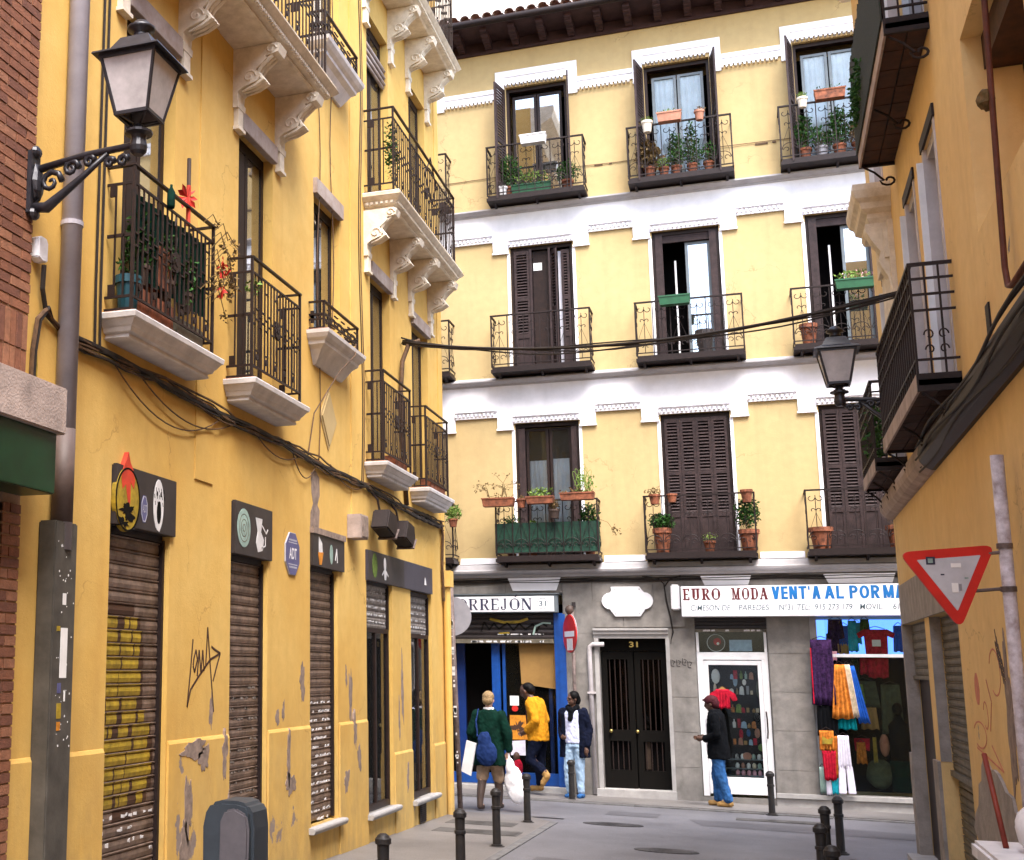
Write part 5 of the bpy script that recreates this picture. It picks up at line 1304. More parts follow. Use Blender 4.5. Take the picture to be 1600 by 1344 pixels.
# string course with rounded grey nosing, and the cables piled on it
prof = [(0.0005, 3.17), (.03, 3.17), (.085, 3.20), (.12, 3.25), (.13, 3.31), (.12, 3.38), (.08, 3.44), (0.0005, 3.47)]
build(MB(TR).extr(prof, 11.95, 15.84), 'string_course', 'stone_band', B3, smooth=False)
build(MB(TR).extr(prof, -30, 11.94), 'string_course', 'iron', B3, smooth=False)  # same ledge coloured black for its shadowy, sooty length under the cables
cb = MB(TR); rnd = random.Random(4)
for k in range(7):
    ph = rnd.uniform(0, 6); ww = rnd.uniform(.09, .15); zz = 3.20 + .035 * k
    cb.tube([(u, zz + .02 * math.sin(u * 1.3 + ph) , ww + .02 * math.sin(u * 2 + ph)) for u in [3 + i * .35 for i in range(27)]], rnd.uniform(.006, .012), 6)
build(cb, 'cable_bundle', 'cable', B3)
# iron balconies, tiled soffits and scroll brackets
def rbalcony(u0, u1, z, proj, h, plain=True, screen=False):
    s = MB(TR); s.box(u0, u1, z + .012, z + .055, 0.001, proj); s.box(u0, u0 + .03, z - .03, z + .10, .001, proj + .012); s.box(u1 - .03, u1, z - .03, z + .10, .001, proj + .012)
    bal = build(s, 'balcony', 'iron_brown', B3)
    build(MB(TR).box(u0 + .03, u1 - .03, z - .03, z + .10, proj - .006, proj + .012), 'edge_board', 'stone_band', bal)
    n = int((u1 - u0) / .33); src = None
    for i in range(n):
        for j in range(2):
            a = u0 + .03 + (u1 - u0 - .06) * i / n; b_ = u0 + .03 + (u1 - u0 - .06) * (i + 1) / n - .014; wa = .004 + j * (proj - .01) / 2; wb = .004 + (j + 1) * (proj - .01) / 2 - .012
            c = TR((a + b_) / 2, z, (wa + wb) / 2)
            if src is None: src = build(MB(TR).box(a, b_, z - .006, z + .011, wa, wb), 'soffit_tile', 'soffit_brown', bal, origin=c)
            else: inst(src, c, bal)
    for u in (u0 + .05, u0 + (u1 - u0) * .5, u1 - .05):
        br = MB(TR); br.tube([(u, z - .035, proj - .02), (u, z - .10, proj * .62), (u, z - .19, proj * .35)] + [(u, z - .19 - .06 * math.sin(t * .6) * (1 - t / 14) + .0, proj * .22 + .075 * math.cos(t * .6) * (1 - t / 14)) for t in range(12)], .011, 6)
        build(br, 'scroll_bracket', 'iron', bal)
    zt = z + h
    t = MB(TR); t.box(u0, u1, zt - .012, zt + .012, proj - .018, proj + .014); t.box(u0, u0 + .028, zt - .012, zt + .012, .001, proj - .018); t.box(u1 - .028, u1, zt - .012, zt + .012, .001, proj - .018)
    build(t, 'handrail', 'iron', bal)
    for zz in ((z + h * .22, z + h * .62, z + h * .75, z + h * .88) if plain else (z + .18,)):
        t = MB(TR); t.box(u0, u1, zz - .008, zz + .008, proj - .01, proj + .01); t.box(u0, u0 + .02, zz - .008, zz + .008, .001, proj - .01); t.box(u1 - .02, u1, zz - .008, zz + .008, .001, proj - .01)
        build(t, 'rail', 'iron', bal)
    n = int((u1 - u0) / .14); src = None
    for i in range(n + 1):
        u = u0 + .012 + (u1 - u0 - .024) * i / n; c = TR(u, z + .1, proj)
        if src is None: src = build(MB(TR).box(u - .008, u + .008, z + .1, zt - .012, proj - .008, proj + .008), 'baluster', 'iron', bal, origin=c)
        else: inst(src, c, bal)
    for e in (u0 + .012, u1 - .012):
        for k in (1, 2): build(MB(TR).box(e - .007, e + .007, z + .1, zt - .012, proj * k / 3 - .007, proj * k / 3 + .007), 'baluster', 'iron', bal)
        sc = MB(TR); 
        for s in (-1, 1):
            for (cz, r_) in ((z + h * .42, .045), (z + h * .3, .04)):
                sc.tube([(e, cz + r_ * math.sin(t * .5) * (1 - t / 18), proj * .5 + s * (.045 + r_ * math.cos(t * .5) * (1 - t / 18) * .8)) for t in range(12)], .006, 5)
        build(sc, 'scroll', 'iron', bal)
    if screen:
        sc = MB(TR)
        for i in range(int((u1 - u0) / .022)):
            u = u0 + .03 + i * .022
            if u < u1 - .02: sc.box(u, u + .014, z + .1, zt + random.uniform(-.02, .06), proj + .015, proj + .027)
        build(sc, 'reed_screen', 'reed_screen', bal, kind='stuff')
    return bal
rbalcony(10.1, 13.0, 3.52, .28, .92); rbalcony(13.95, 15.62, 3.50, .28, .88); rbalcony(10.1, 12.95, 6.30, .30, 1.0, plain=False, screen=True)
# mirador-like moulded balcony near the far corner
mbal = build(MB(TR).stepped([(.20, 5.92), (.22, 5.97), (.215, 6.02), (.27, 6.06), (.28, 6.12), (.32, 6.16), (.34, 6.24), (.34, 6.30)], 13.45, 14.5), 'balcony', 'cream_plaster', B3)
mb = MB(TR); h = .70; pj = .24; u = 13.68
mb.extr([(0.0005, 5.92 - h), (.05, 5.92 - h), (.07, 5.92 - h * .8), (.12, 5.92 - h * .66), (pj * .6, 5.92 - h * .55), (pj * .5, 5.92 - h * .42), (pj * .82, 5.92 - h * .25), (pj, 5.92 - h * .1), (pj, 5.919), (0.0005, 5.919)], u - .09, u + .09)
build(mb, 'console', 'cream_plaster', mbal)
build(MB(TR).box(13.5, 14.45, 4.9, 5.919, .001, .05), 'panel', 'cream_plaster', mbal)
build(MB(TR).box(13.55, 14.4, 5.55, 5.85, .0505, .09), 'panel_moulding', 'cream_plaster', mbal)
build(MB(TR).extr([(0, 9.5), (.1, 9.5), (.3, 9.7), (.5, 9.75), (.5, 9.92), (0, 9.92)], -30, 15.9), 'cornice', 'cream_plaster', B3)
# ================================================================== shop signs
def serif(ch, x, wd, h, v0, t=.24, thin=.07, slab=False):
    """polygons of a roman capital in a cell x..x+wd, height h from v0"""
    P = []; T_ = t * wd; th = thin * h if not slab else thin * 1.5 * h; X = x; top = v0 + h
    s = T_ * .38
    def stem(cx, a=0, b=1, w_=None, ser=(1, 1)):
        w_ = w_ or T_
        P.append([(cx - w_ / 2, v0 + a * h), (cx + w_ / 2, v0 + a * h), (cx + w_ / 2, v0 + b * h), (cx - w_ / 2, v0 + b * h)])
        if ser[0]: P.append([(cx - w_ / 2 - s, v0 + a * h), (cx + w_ / 2 + s, v0 + a * h), (cx + w_ / 2 + s, v0 + a * h + th), (cx - w_ / 2 - s, v0 + a * h + th)])
        if ser[1]: P.append([(cx - w_ / 2 - s, v0 + b * h - th), (cx + w_ / 2 + s, v0 + b * h - th), (cx + w_ / 2 + s, v0 + b * h), (cx - w_ / 2 - s, v0 + b * h)])
    def bar(a, b, c, d): P.append([(a, c), (b, c), (b, d), (a, d)])
    def diag(a, b, c, d, w_):
        P.append([(a - w_ / 2, b), (a + w_ / 2, b), (c + w_ / 2, d), (c - w_ / 2, d)])
    def arc(cx, cy, rx, ry, a0, a1, thick=T_, n=16):
        for i in range(n):
            p, q = a0 + (a1 - a0) * i / n, a0 + (a1 - a0) * (i + 1) / n
            def k(a): f = abs(math.cos(a)); tt = th + (thick - th) * f; return (rx - tt * abs(math.cos(a)) - (0), ry - th)
            (ra, rb), (rc, rd) = k(p), k(q)
            P.append([(cx + rx * math.cos(p), cy + ry * math.sin(p)), (cx + rx * math.cos(q), cy + ry * math.sin(q)), (cx + rc * math.cos(q), cy + rd * math.sin(q)), (cx + ra * math.cos(p), cy + rb * math.sin(p))])
    L = x + s + T_ / 2; Rr = x + wd - s - T_ / 2; pi = math.pi; mid = v0 + h / 2
    if ch == 'T': stem(x + wd / 2, ser=(1, 0)); bar(x, x + wd, top - th, top); bar(x, x + th, top - h * .25, top); bar(x + wd - th, x + wd, top - h * .25, top)
    elif ch == 'O': arc(x + wd / 2, mid, wd / 2, h / 2, 0, 2 * pi, n=28)
    elif ch == 'Ó': arc(x + wd / 2, mid, wd / 2, h / 2, 0, 2 * pi, n=28); P.append([(x + wd * .5, top + h * .1), (x + wd * .62, top + h * .1), (x + wd * .78, top + h * .32), (x + wd * .62, top + h * .32)])
    elif ch == 'E':
        stem(L); 
        for v in (v0, mid - th / 2, top - th): bar(L, x + wd * (.92 if v != mid - th / 2 else .72), v, v + th)
        bar(x + wd * .92 - th, x + wd * .92, v0, v0 + h * .28); bar(x + wd * .92 - th, x + wd * .92, top - h * .25, top)
    elif ch == 'R':
        stem(L); bar(L, x + wd * .55, top - th, top); bar(L, x + wd * .55, mid - th, mid); arc(x + wd * .52, top - h * .25, wd * .36, h * .25, -pi / 2, pi / 2); diag(x + wd * .85, v0, x + wd * .5, mid, T_ * .95); bar(x + wd * .74, x + wd * 1.02, v0, v0 + th)
    elif ch == 'J': stem(x + wd * .6, .2, 1, ser=(0, 1)); arc(x + wd * .36, v0 + h * .2, wd * .24 + T_ / 2, h * .2, pi, 2 * pi); P.append([(x, v0 + h * .18), (x + T_, v0 + h * .18), (x + T_, v0 + h * .32), (x, v0 + h * .32)])
    elif ch == 'N': stem(x + s + th * .6, w_=th * 1.2); stem(x + wd - s - th * .6, w_=th * 1.2, ser=(0, 1)); diag(x + wd - s - th * .8, v0, x + s + th * 1.2, top, T_)
    elif ch == 'U': stem(L, .3, 1, ser=(0, 1)); stem(Rr, .3, 1, w_=T_ * (.9 if slab else .45), ser=(0, 1)); arc((L + Rr) / 2, v0 + h * .32, (Rr - L) / 2 + T_ / 2, h * .32, pi, 2 * pi)
    elif ch == 'M': stem(x + s + T_ * .3, w_=T_ * .4, ser=(1, 0)); stem(x + wd - s - T_ * .4, w_=T_ * .65, ser=(1, 0)); bar(x, x + wd * .22, top - th, top); bar(x + wd * .78, x + wd, top - th, top); diag(x + wd / 2, v0 + h * .05, x + s + T_ * .45, top, T_ * .55); diag(x + wd / 2, v0 + h * .05, x + wd - s - T_ * .45, top, T_ * .4)
    elif ch == 'D': stem(L); bar(L, x + wd * .5, top - th, top); bar(L, x + wd * .5, v0, v0 + th); arc(x + wd * .48, mid, wd * .5, h / 2, -pi / 2, pi / 2, n=18)
    elif ch == 'A': diag(x + wd * .16, v0, x + wd * .5, top, T_ * .5); diag(x + wd * .82, v0, x + wd * .5, top, T_ * 1.05); bar(x + wd * .28, x + wd * .72, v0 + h * .3, v0 + h * .3 + th); bar(x, x + wd * .34, v0, v0 + th); bar(x + wd * .62, x + wd, v0, v0 + th)
    return P
def serif_text(st, u0, u1, v0, h, w, m, par, gaps=None, slab=False, t=.24):
    rel = {'T': .95, 'O': 1.0, 'Ó': 1.0, 'E': .82, 'R': .95, 'J': .7, 'N': 1.0, 'U': 1.0, 'M': 1.25, 'D': 1.0, 'A': 1.05}
    tot = sum(rel[c] for c in st) + .16 * (len(st) - 1); k = (u1 - u0) / tot; x = u0
    for c in st:
        mb = MB(TB)
        for i, p in enumerate(serif(c, x, rel[c] * k, h, v0, t, slab=slab)): mb.prism(p, w + .0002 * (i % 5), w + .002 + .0003 * (i % 7))
        build(mb, 'letter', m, par); x += (rel[c] + .16) * k
s1 = build(MB(TB).box(-5.6, -3.17, 2.425, 2.725, .09, .20), 'shop_sign', 'frame_grey', None, 'long white fascia sign with dark roman capitals and a circled 31 over the blue shopfront', 'shop sign', bevel=.006)
build(MB(TB).box(-5.55, -3.23, 2.445, 2.70, .2005, .206), 'face', 'sign_white', s1)
serif_text('TORREJÓN', -5.06, -3.60, 2.470, .195, .2065, 'ink_navy', s1)
build(MB(TB).ring(-3.42, 2.575, .092, .092, .006, .2065, .208, 30), 'circle', 'ink_grey', s1)
text('31', 'number', TB, -3.48, -3.36, 2.53, 2.62, .2085, 'ink_grey', s1, bold=.004)
build(MB(TB).box(-5.6, -3.15, 2.73, 2.745, .001, .22), 'top_trim', 'frame_grey', s1)
s2 = build(MB(TB).box(-1.20, 2.75, 2.335, 2.82, .12, .30), 'shop_sign', 'sign_white', None, 'wide white fascia sign with maroon and blue lettering above the clothes shop', 'shop sign', bevel=.006)
build(MB(TB).box(-1.19, 2.74, 2.345, 2.81, .3002, .303), 'face', 'sign_white', s2)
serif_text('EURO', -1.17, -.60, 2.60, .185, .3035, 'ink_maroon', s2, slab=True, t=.30); serif_text('MODA', -.44, .10, 2.60, .185, .3035, 'ink_maroon', s2, slab=True, t=.30)
def sans_text(st, u0, u1, v0, h, w, m, par, t=.042):
    rel = {"'": .3, 'L': .72, 'E': .78, 'M': 1.2, 'O': 1.1}
    tot = sum(rel.get(c, .95) for c in st) + .17 * (len(st) - 1); k = (u1 - u0) / tot; x = u0; top = v0 + h; pi = math.pi
    for c in st:
        wd = rel.get(c, .95) * k; P = []
        def bar(a, b, c_, d): P.append([(a, c_), (b, c_), (b, d), (a, d)])
        def dg(a, b, c_, d, q=1.1): P.append([(a - t * q / 2, b), (a + t * q / 2, b), (c_ + t * q / 2, d), (c_ - t * q / 2, d)])
        def arc(cx, cy, rx, ry, a0, a1, n=18):
            for i in range(n):
                p, q = a0 + (a1 - a0) * i / n, a0 + (a1 - a0) * (i + 1) / n
                P.append([(cx + rx * math.cos(p), cy + ry * math.sin(p)), (cx + rx * math.cos(q), cy + ry * math.sin(q)), (cx + (rx - t) * math.cos(q), cy + (ry - t * .85) * math.sin(q)), (cx + (rx - t) * math.cos(p), cy + (ry - t * .85) * math.sin(p))])
        if c == 'V': dg(x + wd / 2, v0, x + t * .5, top); dg(x + wd / 2, v0, x + wd - t * .5, top)
        elif c == 'E': bar(x, x + t, v0, top); [bar(x + t, x + wd, v, v + t * .85) for v in (v0, v0 + h / 2 - t * .42, top - t * .85)]
        elif c == 'N': bar(x, x + t, v0, top); bar(x + wd - t, x + wd, v0, top); dg(x + wd - t * .6, v0, x + t * .6, top)
        elif c == 'T': bar(x, x + wd, top - t * .85, top); bar(x + wd / 2 - t / 2, x + wd / 2 + t / 2, v0, top - t * .85)
        elif c == "'": bar(x, x + t * .6, top - h * .3, top)
        elif c == 'A': dg(x + t * .5, v0, x + wd / 2, top); dg(x + wd - t * .5, v0, x + wd / 2, top); bar(x + wd * .25, x + wd * .75, v0 + h * .24, v0 + h * .24 + t * .8)
        elif c == 'L': bar(x, x + t, v0, top); bar(x + t, x + wd, v0, v0 + t * .85)
        elif c in 'PR':
            bar(x, x + t, v0, top); bar(x + t, x + wd * .5, top - t * .85, top); bar(x + t, x + wd * .5, v0 + h * .42, v0 + h * .42 + t * .85); arc(x + wd * .5, v0 + h * .71, wd * .5, h * .29, -pi / 2, pi / 2)
            if c == 'R': dg(x + wd - t * .5, v0, x + wd * .5, v0 + h * .44)
        elif c == 'O': arc(x + wd / 2, v0 + h / 2, wd / 2, h / 2, 0, 2 * pi, 28)
        elif c == 'M': bar(x, x + t, v0, top); bar(x + wd - t, x + wd, v0, top); dg(x + wd / 2, v0 + h * .05, x + t * .6, top, .9); dg(x + wd / 2, v0 + h * .05, x + wd - t * .6, top, .9)
        elif c == 'Y': dg(x + wd / 2, v0 + h * .4, x + t * .5, top); dg(x + wd / 2, v0 + h * .4, x + wd - t * .5, top); bar(x + wd / 2 - t / 2, x + wd / 2 + t / 2, v0, v0 + h * .45)
        mb = MB(TB)
        for i, p in enumerate(P): mb.prism(p, w + .0002 * (i % 5), w + .002 + .0003 * (i % 7))
        build(mb, 'letter', m, par); x += wd + .17 * k
for st, a, b in (("VENT'A", .16, .86), ('AL', .92, 1.19), ('POR', 1.27, 1.69), ('MAYOR', 1.74, 2.45)): sans_text(st, a, b, 2.60, .20, .3035, 'ink_blue', s2)
for st, a, b in (('C/MESON DE', -1.06, -.46), ('PAREDES', -.34, .11), ('Nº31 TEL:', .25, .70), ('915 273 179', .77, 1.30), ('MOVIL:', 1.40, 1.73), ('61', 1.86, 1.95)): text(st, 'small_lettering', TB, a, b, 2.43, 2.52, .3035, 'ink_grey', s2, bold=.008, shear=.15)
build(MB(TB).box(-1.36, -1.225, 2.45, 2.86, .03, .22), 'alarm_box', 'plastic_white', None, 'narrow white alarm box beside the left end of the maroon and blue sign', 'alarm box', bevel=.02)
# white shaped plaque above the street door
pts = []
cu, cv = -2.06, 2.60
def plaque(sc):
    P = []
    for (x, y) in ((-.30, .24), (.24, .24), (.27, .16)): pass
    a = [(-.27, .245), (-.235, .245)]
    P = [(-.26, .245), (.20, .245), (.235, .19), (.27, .15)]
    P += [(.27 + .14 * math.cos(t), .01 + .14 * math.sin(t)) for t in [math.pi / 2 - i * math.pi / 8 for i in range(9)]]
    P += [(.27, -.15), (.23, -.20), (.20, -.245), (-.20, -.245), (-.23, -.20), (-.27, -.15)]
    P += [(-.27 + .14 * math.cos(t), .01 + .14 * math.sin(t)) for t in [-math.pi / 2 - i * math.pi / 8 for i in range(9)]]
    P += [(-.27, .15), (-.245, .19)]
    return [(cu + x * sc, cv + y * sc) for x, y in P]
pl = build(MB(TB).prism(plaque(1.0), .03, .07), 'plaque', 'sign_white', None, 'blank white plaque with lobed ends on the stone wall above the dark street door', 'plaque', bevel=.006)
for a, b in ((-.2, .2), (.2, .2), (-.19, -.2), (.19, -.2)): build(MB(TB).disc(cu + a, cv + b, .01, .01, .0705, .078, 8), 'screw', 'disc_grey', pl)
# no entry disc, seen nearly edge on
e = empty('no_entry_sign', TB(-2.98, 1.76, .3), 'round red no entry sign pasted with stickers beside the blue shopfront', 'road sign')
Mx = Matrix.Rotation(R(-62), 4, 'Z')
def discmesh(c, r, th, M_, n=36, off=0.0):
    mb = MB(); b = []
    for s in (-1, 1):
        for i in range(n):
            a = 2 * math.pi * i / n; b.append(Vector(c) + (M_ @ Vector((r * math.cos(a), s * th / 2 + off, r * math.sin(a)))))
    mb.v = b; mb.f = [tuple(range(n))[::-1], tuple(range(n, 2 * n))] + [(i, (i + 1) % n, n + (i + 1) % n, n + i) for i in range(n)]
    return mb
cN = TB(-2.97, 2.07, .32)
build(discmesh(cN, .31, .02, Mx), 'disc', 'sign_red', e); build(discmesh(cN, .315, .01, Mx, off=.012), 'back', 'disc_grey', e)
def platemesh(c, x0, x1, z0, z1, y0, y1, M_):
    mb = MB(); mb.box(0, 1, 0, 1, 0, 1); mb.v = []
    for (x, y, z) in ((x0, y0, z0), (x1, y0, z0), (x1, y0, z1), (x0, y0, z1), (x0, y1, z0), (x1, y1, z0), (x1, y1, z1), (x0, y1, z1)): mb.v.append(Vector(c) + (M_ @ Vector((x, y, z))))
    mb.f = [(0, 1, 2, 3), (4, 7, 6, 5), (0, 4, 5, 1), (1, 5, 6, 2), (2, 6, 7, 3), (3, 7, 4, 0)]; return mb
build(platemesh(cN, -.22, .22, -.05, .04, -.0135, -.0105, Mx), 'white_bar', 'sign_white', e)
build(platemesh(cN, -.12, .14, -.27, -.08, -.0135, -.0105, Mx), 'sticker', 'paint_white', e)
build(MB(TB).tube([(-2.93, -.5, .28), (-2.93, 2.45, .28)], .03, 10), 'post', 'pole_rusty', e, smooth=True); build(MB().ellip(TB(-2.97, 2.46, .28), (.07, .06, .08), 10, 7, .2), 'cap', 'boot_brown', e, smooth=True)
# traffic disc on the rusty pole at the left corner, seen from behind
e = empty('traffic_sign', (-4.03, 17.95, G(-4, 17.9)), 'grey back of a round traffic sign on a rusty pole at the left building corner', 'road sign')
build(MB().tube([(-4.02, -.5, 17.95), (-4.10, 2.62, 17.95)], .036, 12), 'post', 'pole_rusty', e, smooth=True)
cD = Vector((-4.10, 17.99, 2.22)); build(discmesh(cD, .275, .018, Matrix.Rotation(R(10), 4, 'Z')), 'disc', 'disc_grey', e)
build(platemesh(cD, -.05, .05, -.04, .04, -.03, -.01, Matrix.Identity(4)), 'bracket', 'disc_grey', e)
g = MB()
for _ in range(26):
    z = random.uniform(.2, 2.4); s = random.uniform(.006, .03); x = -4.02 - (z + .5) * .0256
    g.box(x - s, x + s * .6, z, z + s * random.uniform(.5, 3), 17.95 - .0375, 17.95 - .034)
build(g, 'torn_stickers', 'paper', e, kind='stuff')
# yield sign and its peeling pole
e = empty('yield_sign', (1.33, 8.5, G(1.3, 8.5)), 'red bordered yield triangle with stickers on a peeling white pole, right side of the street', 'road sign')
po = MB(); po.tube([(1.335, -.6, 8.5), (1.342, 2.76, 8.5)], .036, 14); build(po, 'post', 'pole_peeling', e, smooth=True)
Ms = Matrix.Rotation(R(14), 4, 'Z')
cT = Vector((1.04, 8.43, 2.055)); SC = .262
def tri(sc, rnd_=.26):
    V = [Vector((-1.03, 0, .60)), Vector((1.03, 0, .60)), Vector((0, 0, -1.20))]; P = []
    for i in range(3):
        p, a, b = V[i], V[i - 1], V[(i + 1) % 3]
        for t in range(6):
            k = t / 5; q1 = p + (a - p).normalized() * rnd_; q2 = p + (b - p).normalized() * rnd_
            P.append(((1 - k) ** 2 * q1 + 2 * k * (1 - k) * p + k * k * q2) * sc)
    return P
def trimesh(sc, y0, y1, rnd_=.26):
    P = tri(sc, rnd_); n = len(P); mb = MB(); roll = Matrix.Rotation(R(-4.5), 4, 'Y')
    for y in (y0, y1): mb.v += [cT + (Ms @ (roll @ p + Vector((0, y, 0)))) for p in P]
    mb.f = [tuple(range(n)), tuple(range(2 * n - 1, n - 1, -1))] + [(i, (i + 1) % n, n + (i + 1) % n, n + i) for i in range(n)]
    return mb
build(trimesh(SC, -.006, .012), 'border', 'sign_red', e, bevel=.002); build(trimesh(SC * .66, -.0085, -.0062, .05), 'face', 'sign_grey', e)
for (x0, x1, z0, z1, mm) in ((-.135, -.085, .062, .108, 'ink_navy'), (-.125, -.098, .072, .098, 'paint_teal'), (-.06, -.04, .0, .008, 'ink_navy'), (.0, .055, .045, .07, 'paper'), (-.005, .03, -.10, -.045, 'paper'), (.035, .05, -.09, -.05, 'disc_grey'), (.07, .09, -.02, -.012, 'paint_teal')):
    build(platemesh(cT, x0, x1, z0, z1, -.0105 if mm != 'paint_teal' else -.0115, -.0087, Ms), 'sticker', mm, e)
for z in (2.19, 1.98): build(MB().tube([(1.10, z - .02, 8.46), (1.34, z, 8.5)], .010, 6), 'bracket', 'pole_rusty', e)
for z in (2.21, 1.96): build(MB().tube([(1.338, z, 8.5), (1.338, z + .03, 8.5)], .043, 12), 'clamp', 'pole_rusty', e)

# ================================================================== street lanterns
def lantern(wall, n, label, sc, side, zarm, y, arm):
    """wall point x, arm reaches towards the street (side=+1 along +x, -1 along -x)"""
    e = empty('street_lamp', (wall, y, zarm - .3), label, 'street lamp', 'iron wall lanterns')
    X = wall + side * arm
    mb = MB()
    mb.box(min(wall, wall + side * .03), max(wall, wall + side * .03), zarm - .30, zarm + .10, y - .05, y + .05)
    for z in (zarm + .1, zarm - .3): mb.ellip((wall + side * .03, y, z), (.03, .05, .04), 8, 6)
    mb.ellip((wall + side * .045, y, zarm - .1), (.035, .06, .12), 8, 6, .25)
    build(mb, 'wall_plate', 'lamp_iron', e)
    mb = MB(); 
    mb.tube([(wall + side * .03, zarm - .02, y), (wall + side * arm * .5, zarm + .03, y), (X - side * .05, zarm + .045, y), (X, zarm + .02, y)], [.026, .022, .022, .034], 8)
    mb.tube([(wall + side * .03, zarm - .26, y), (wall + side * arm * .16, zarm - .27, y), (wall + side * arm * .30, zarm - .20, y), (wall + side * arm * .5, zarm - .10, y), (wall + side * arm * .72, zarm + .02, y)], [.030, .036, .028, .020, .016], 8)
    build(mb, 'arm', 'lamp_iron', e, smooth=True)
    mb = MB()
    for (fx, fz, r0, tt) in ((.19, -.12, .085, 10), (.38, -.045, .060, 9), (.55, -.015, .042, 9), (.74, -.045, .035, 8), (.86, -.045, .04, 8)):
        mb.tube([(wall + side * (arm * fx + r0 * sc * math.cos(t * .75) * (1 - t / 13)), zarm + fz * sc + r0 * sc * math.sin(t * .75) * (1 - t / 13), y) for t in range(tt + 3)], [.019 * sc * (1 - t / 20) + .004 for t in range(tt + 3)], 6)
    build(mb, 'scrollwork', 'lamp_iron', e, smooth=True, kind='stuff')
    mb = MB(); mb.lathe([(.03, 0), (.05, .02), (.055, .05), (.045, .10), (.05, .12), (.085, .13), (.085, .145), (.04, .15), (.03, .19)], X, y, 14, zarm - .02)
    build(mb, 'socket', 'lamp_iron', e, smooth=False)
    g0 = zarm + .235 * sc; g1 = g0 + .37 * sc; rb, rtp = .115 * sc, .190 * sc
    mb = MB()
    for sx, sy in ((-1, -1), (1, -1), (1, 1), (-1, 1)):
        mb.tube([(X + sx * .03, zarm + .12, y + sy * .03), (X + sx * .055 * sc, zarm + .15 * sc, y + sy * .055 * sc), (X + sx * .02 * sc, zarm + .19 * sc, y + sy * .02 * sc), (X + sx * rb * .8, g0, y + sy * rb * .8)], .008, 5)
        mb.tube([(X + sx * rb, g0, y + sy * rb), (X + sx * rtp, g1, y + sy * rtp)], .011 * sc + .002, 6)
    for a, b, r_ in ((g0 - .012, g0 + .010, rb + .008), (g1 - .01, g1 + .012, rtp + .012)):
        for (x0, x1, y0, y1) in ((-r_, r_, -r_, -r_ + .02), (-r_, r_, r_ - .02, r_), (-r_, -r_ + .02, -r_ + .02, r_ - .02), (r_ - .02, r_, -r_ + .02, r_ - .02)): mb.box(X + x0, X + x1, a, b, y + y0, y + y1)
    build(mb, 'lantern_frame', 'lamp_iron', e)
    for (dx, dy) in ((0, -1), (1, 0), (0, 1), (-1, 0)):
        mb = MB(); px_, py_ = -dy, dx
        q = lambda r_, s, z, o: Vector((X + dx * (r_ - o) + px_ * s * r_, y + dy * (r_ - o) + py_ * s * r_, z))
        mb.v = [q(rb, -.94, g0, 0), q(rb, .94, g0, 0), q(rtp, .94, g1, 0), q(rtp, -.94, g1, 0), q(rb, -.94, g0, .006), q(rb, .94, g0, .006), q(rtp, .94, g1, .006), q(rtp, -.94, g1, .006)]
        mb.f = [(0, 1, 2, 3), (4, 7, 6, 5), (0, 4, 5, 1), (1, 5, 6, 2), (2, 6, 7, 3), (3, 7, 4, 0)]
        build(mb, 'glass_panel', 'lamp_glass', e)
    mb = MB(); mb.lathe([((rtp + .045) * 1.414, 0), ((rtp + .04) * 1.414, .012), (rtp * 1.15, .05 * sc), (.11 * sc * 1.3, .15 * sc), (.07 * sc, .165 * sc)], X, y, 4, g1 + .012, rot=math.pi / 4)
    build(mb, 'hood', 'lamp_iron', e)
    mb = MB(); mb.lathe([(.065 * sc, 0), (.055 * sc, .04 * sc), (.05 * sc, .05 * sc), (.09 * sc, .065 * sc), (.095 * sc, .085 * sc), (.07 * sc, .10 * sc), (.05 * sc, .125 * sc), (.02, .135 * sc)], X, y, 16, g1 + .175 * sc)
    build(mb, 'finial', 'lamp_iron', e, smooth=True)
lantern(XL + .055, 0, 'large iron wall lantern on a scrolled bracket fixed to the brick corner', .92, 1, 4.52, 6.42, .735)
lantern(XR, 0, 'smaller iron wall lantern in front of the dark shutters, bracketed from the right building', .86, -1, 4.07, 13.45, .60)

# ================================================================== cables
def cable(pts, r, label, m='cable', n=30, sag=.0, group=None):
    P = []
    for a, b in zip(pts, pts[1:]):
        for i in range(n):
            t = i / n; P.append(tuple(a[k] + (b[k] - a[k]) * t for k in range(3)))
    P.append(pts[-1]); return P
def span(a, b, sag, r, n=26):
    return [(a[0] + (b[0] - a[0]) * t, a[2] + (b[2] - a[2]) * t - sag * 4 * t * (1 - t), a[1] + (b[1] - a[1]) * t) for t in [i / n for i in range(n + 1)]]
e = build(MB().tube(span((-4.08, 15.4, 5.60), (1.40, 13.0, 5.02), .27, .02), .017, 6), 'overhead_cable', 'cable', None, 'thick black bundle of overhead cables sagging across the street between the facades', 'cable', smooth=True)
for k in range(4):
    build(MB().tube([(x + .014 * math.sin(i * .5 + k * 1.6), z + .022 * math.cos(i * .5 + k * 1.6) - .006 * k, y) for i, (x, z, y) in enumerate(span((-4.08, 15.4, 5.60), (1.40, 13.0, 5.02), .26 + .014 * k, .02))], .009, 5), 'strand', 'cable', e)
build(MB().tube([(-4.07, 5.63, 15.3), (-4.0, 5.62, 15.4), (-3.9, 5.60, 15.4)], .012, 5), 'hook', 'cable', e)
build(MB(TL).tube([(15.46, 3.5, .03), (15.30, 4.2, .03), (15.22, 4.9, .035), (15.25, 5.3, .05), (15.38, 5.55, .1), (15.4, 5.60, .25)], .03, 7), 'riser', 'cable_brown', e, smooth=True)
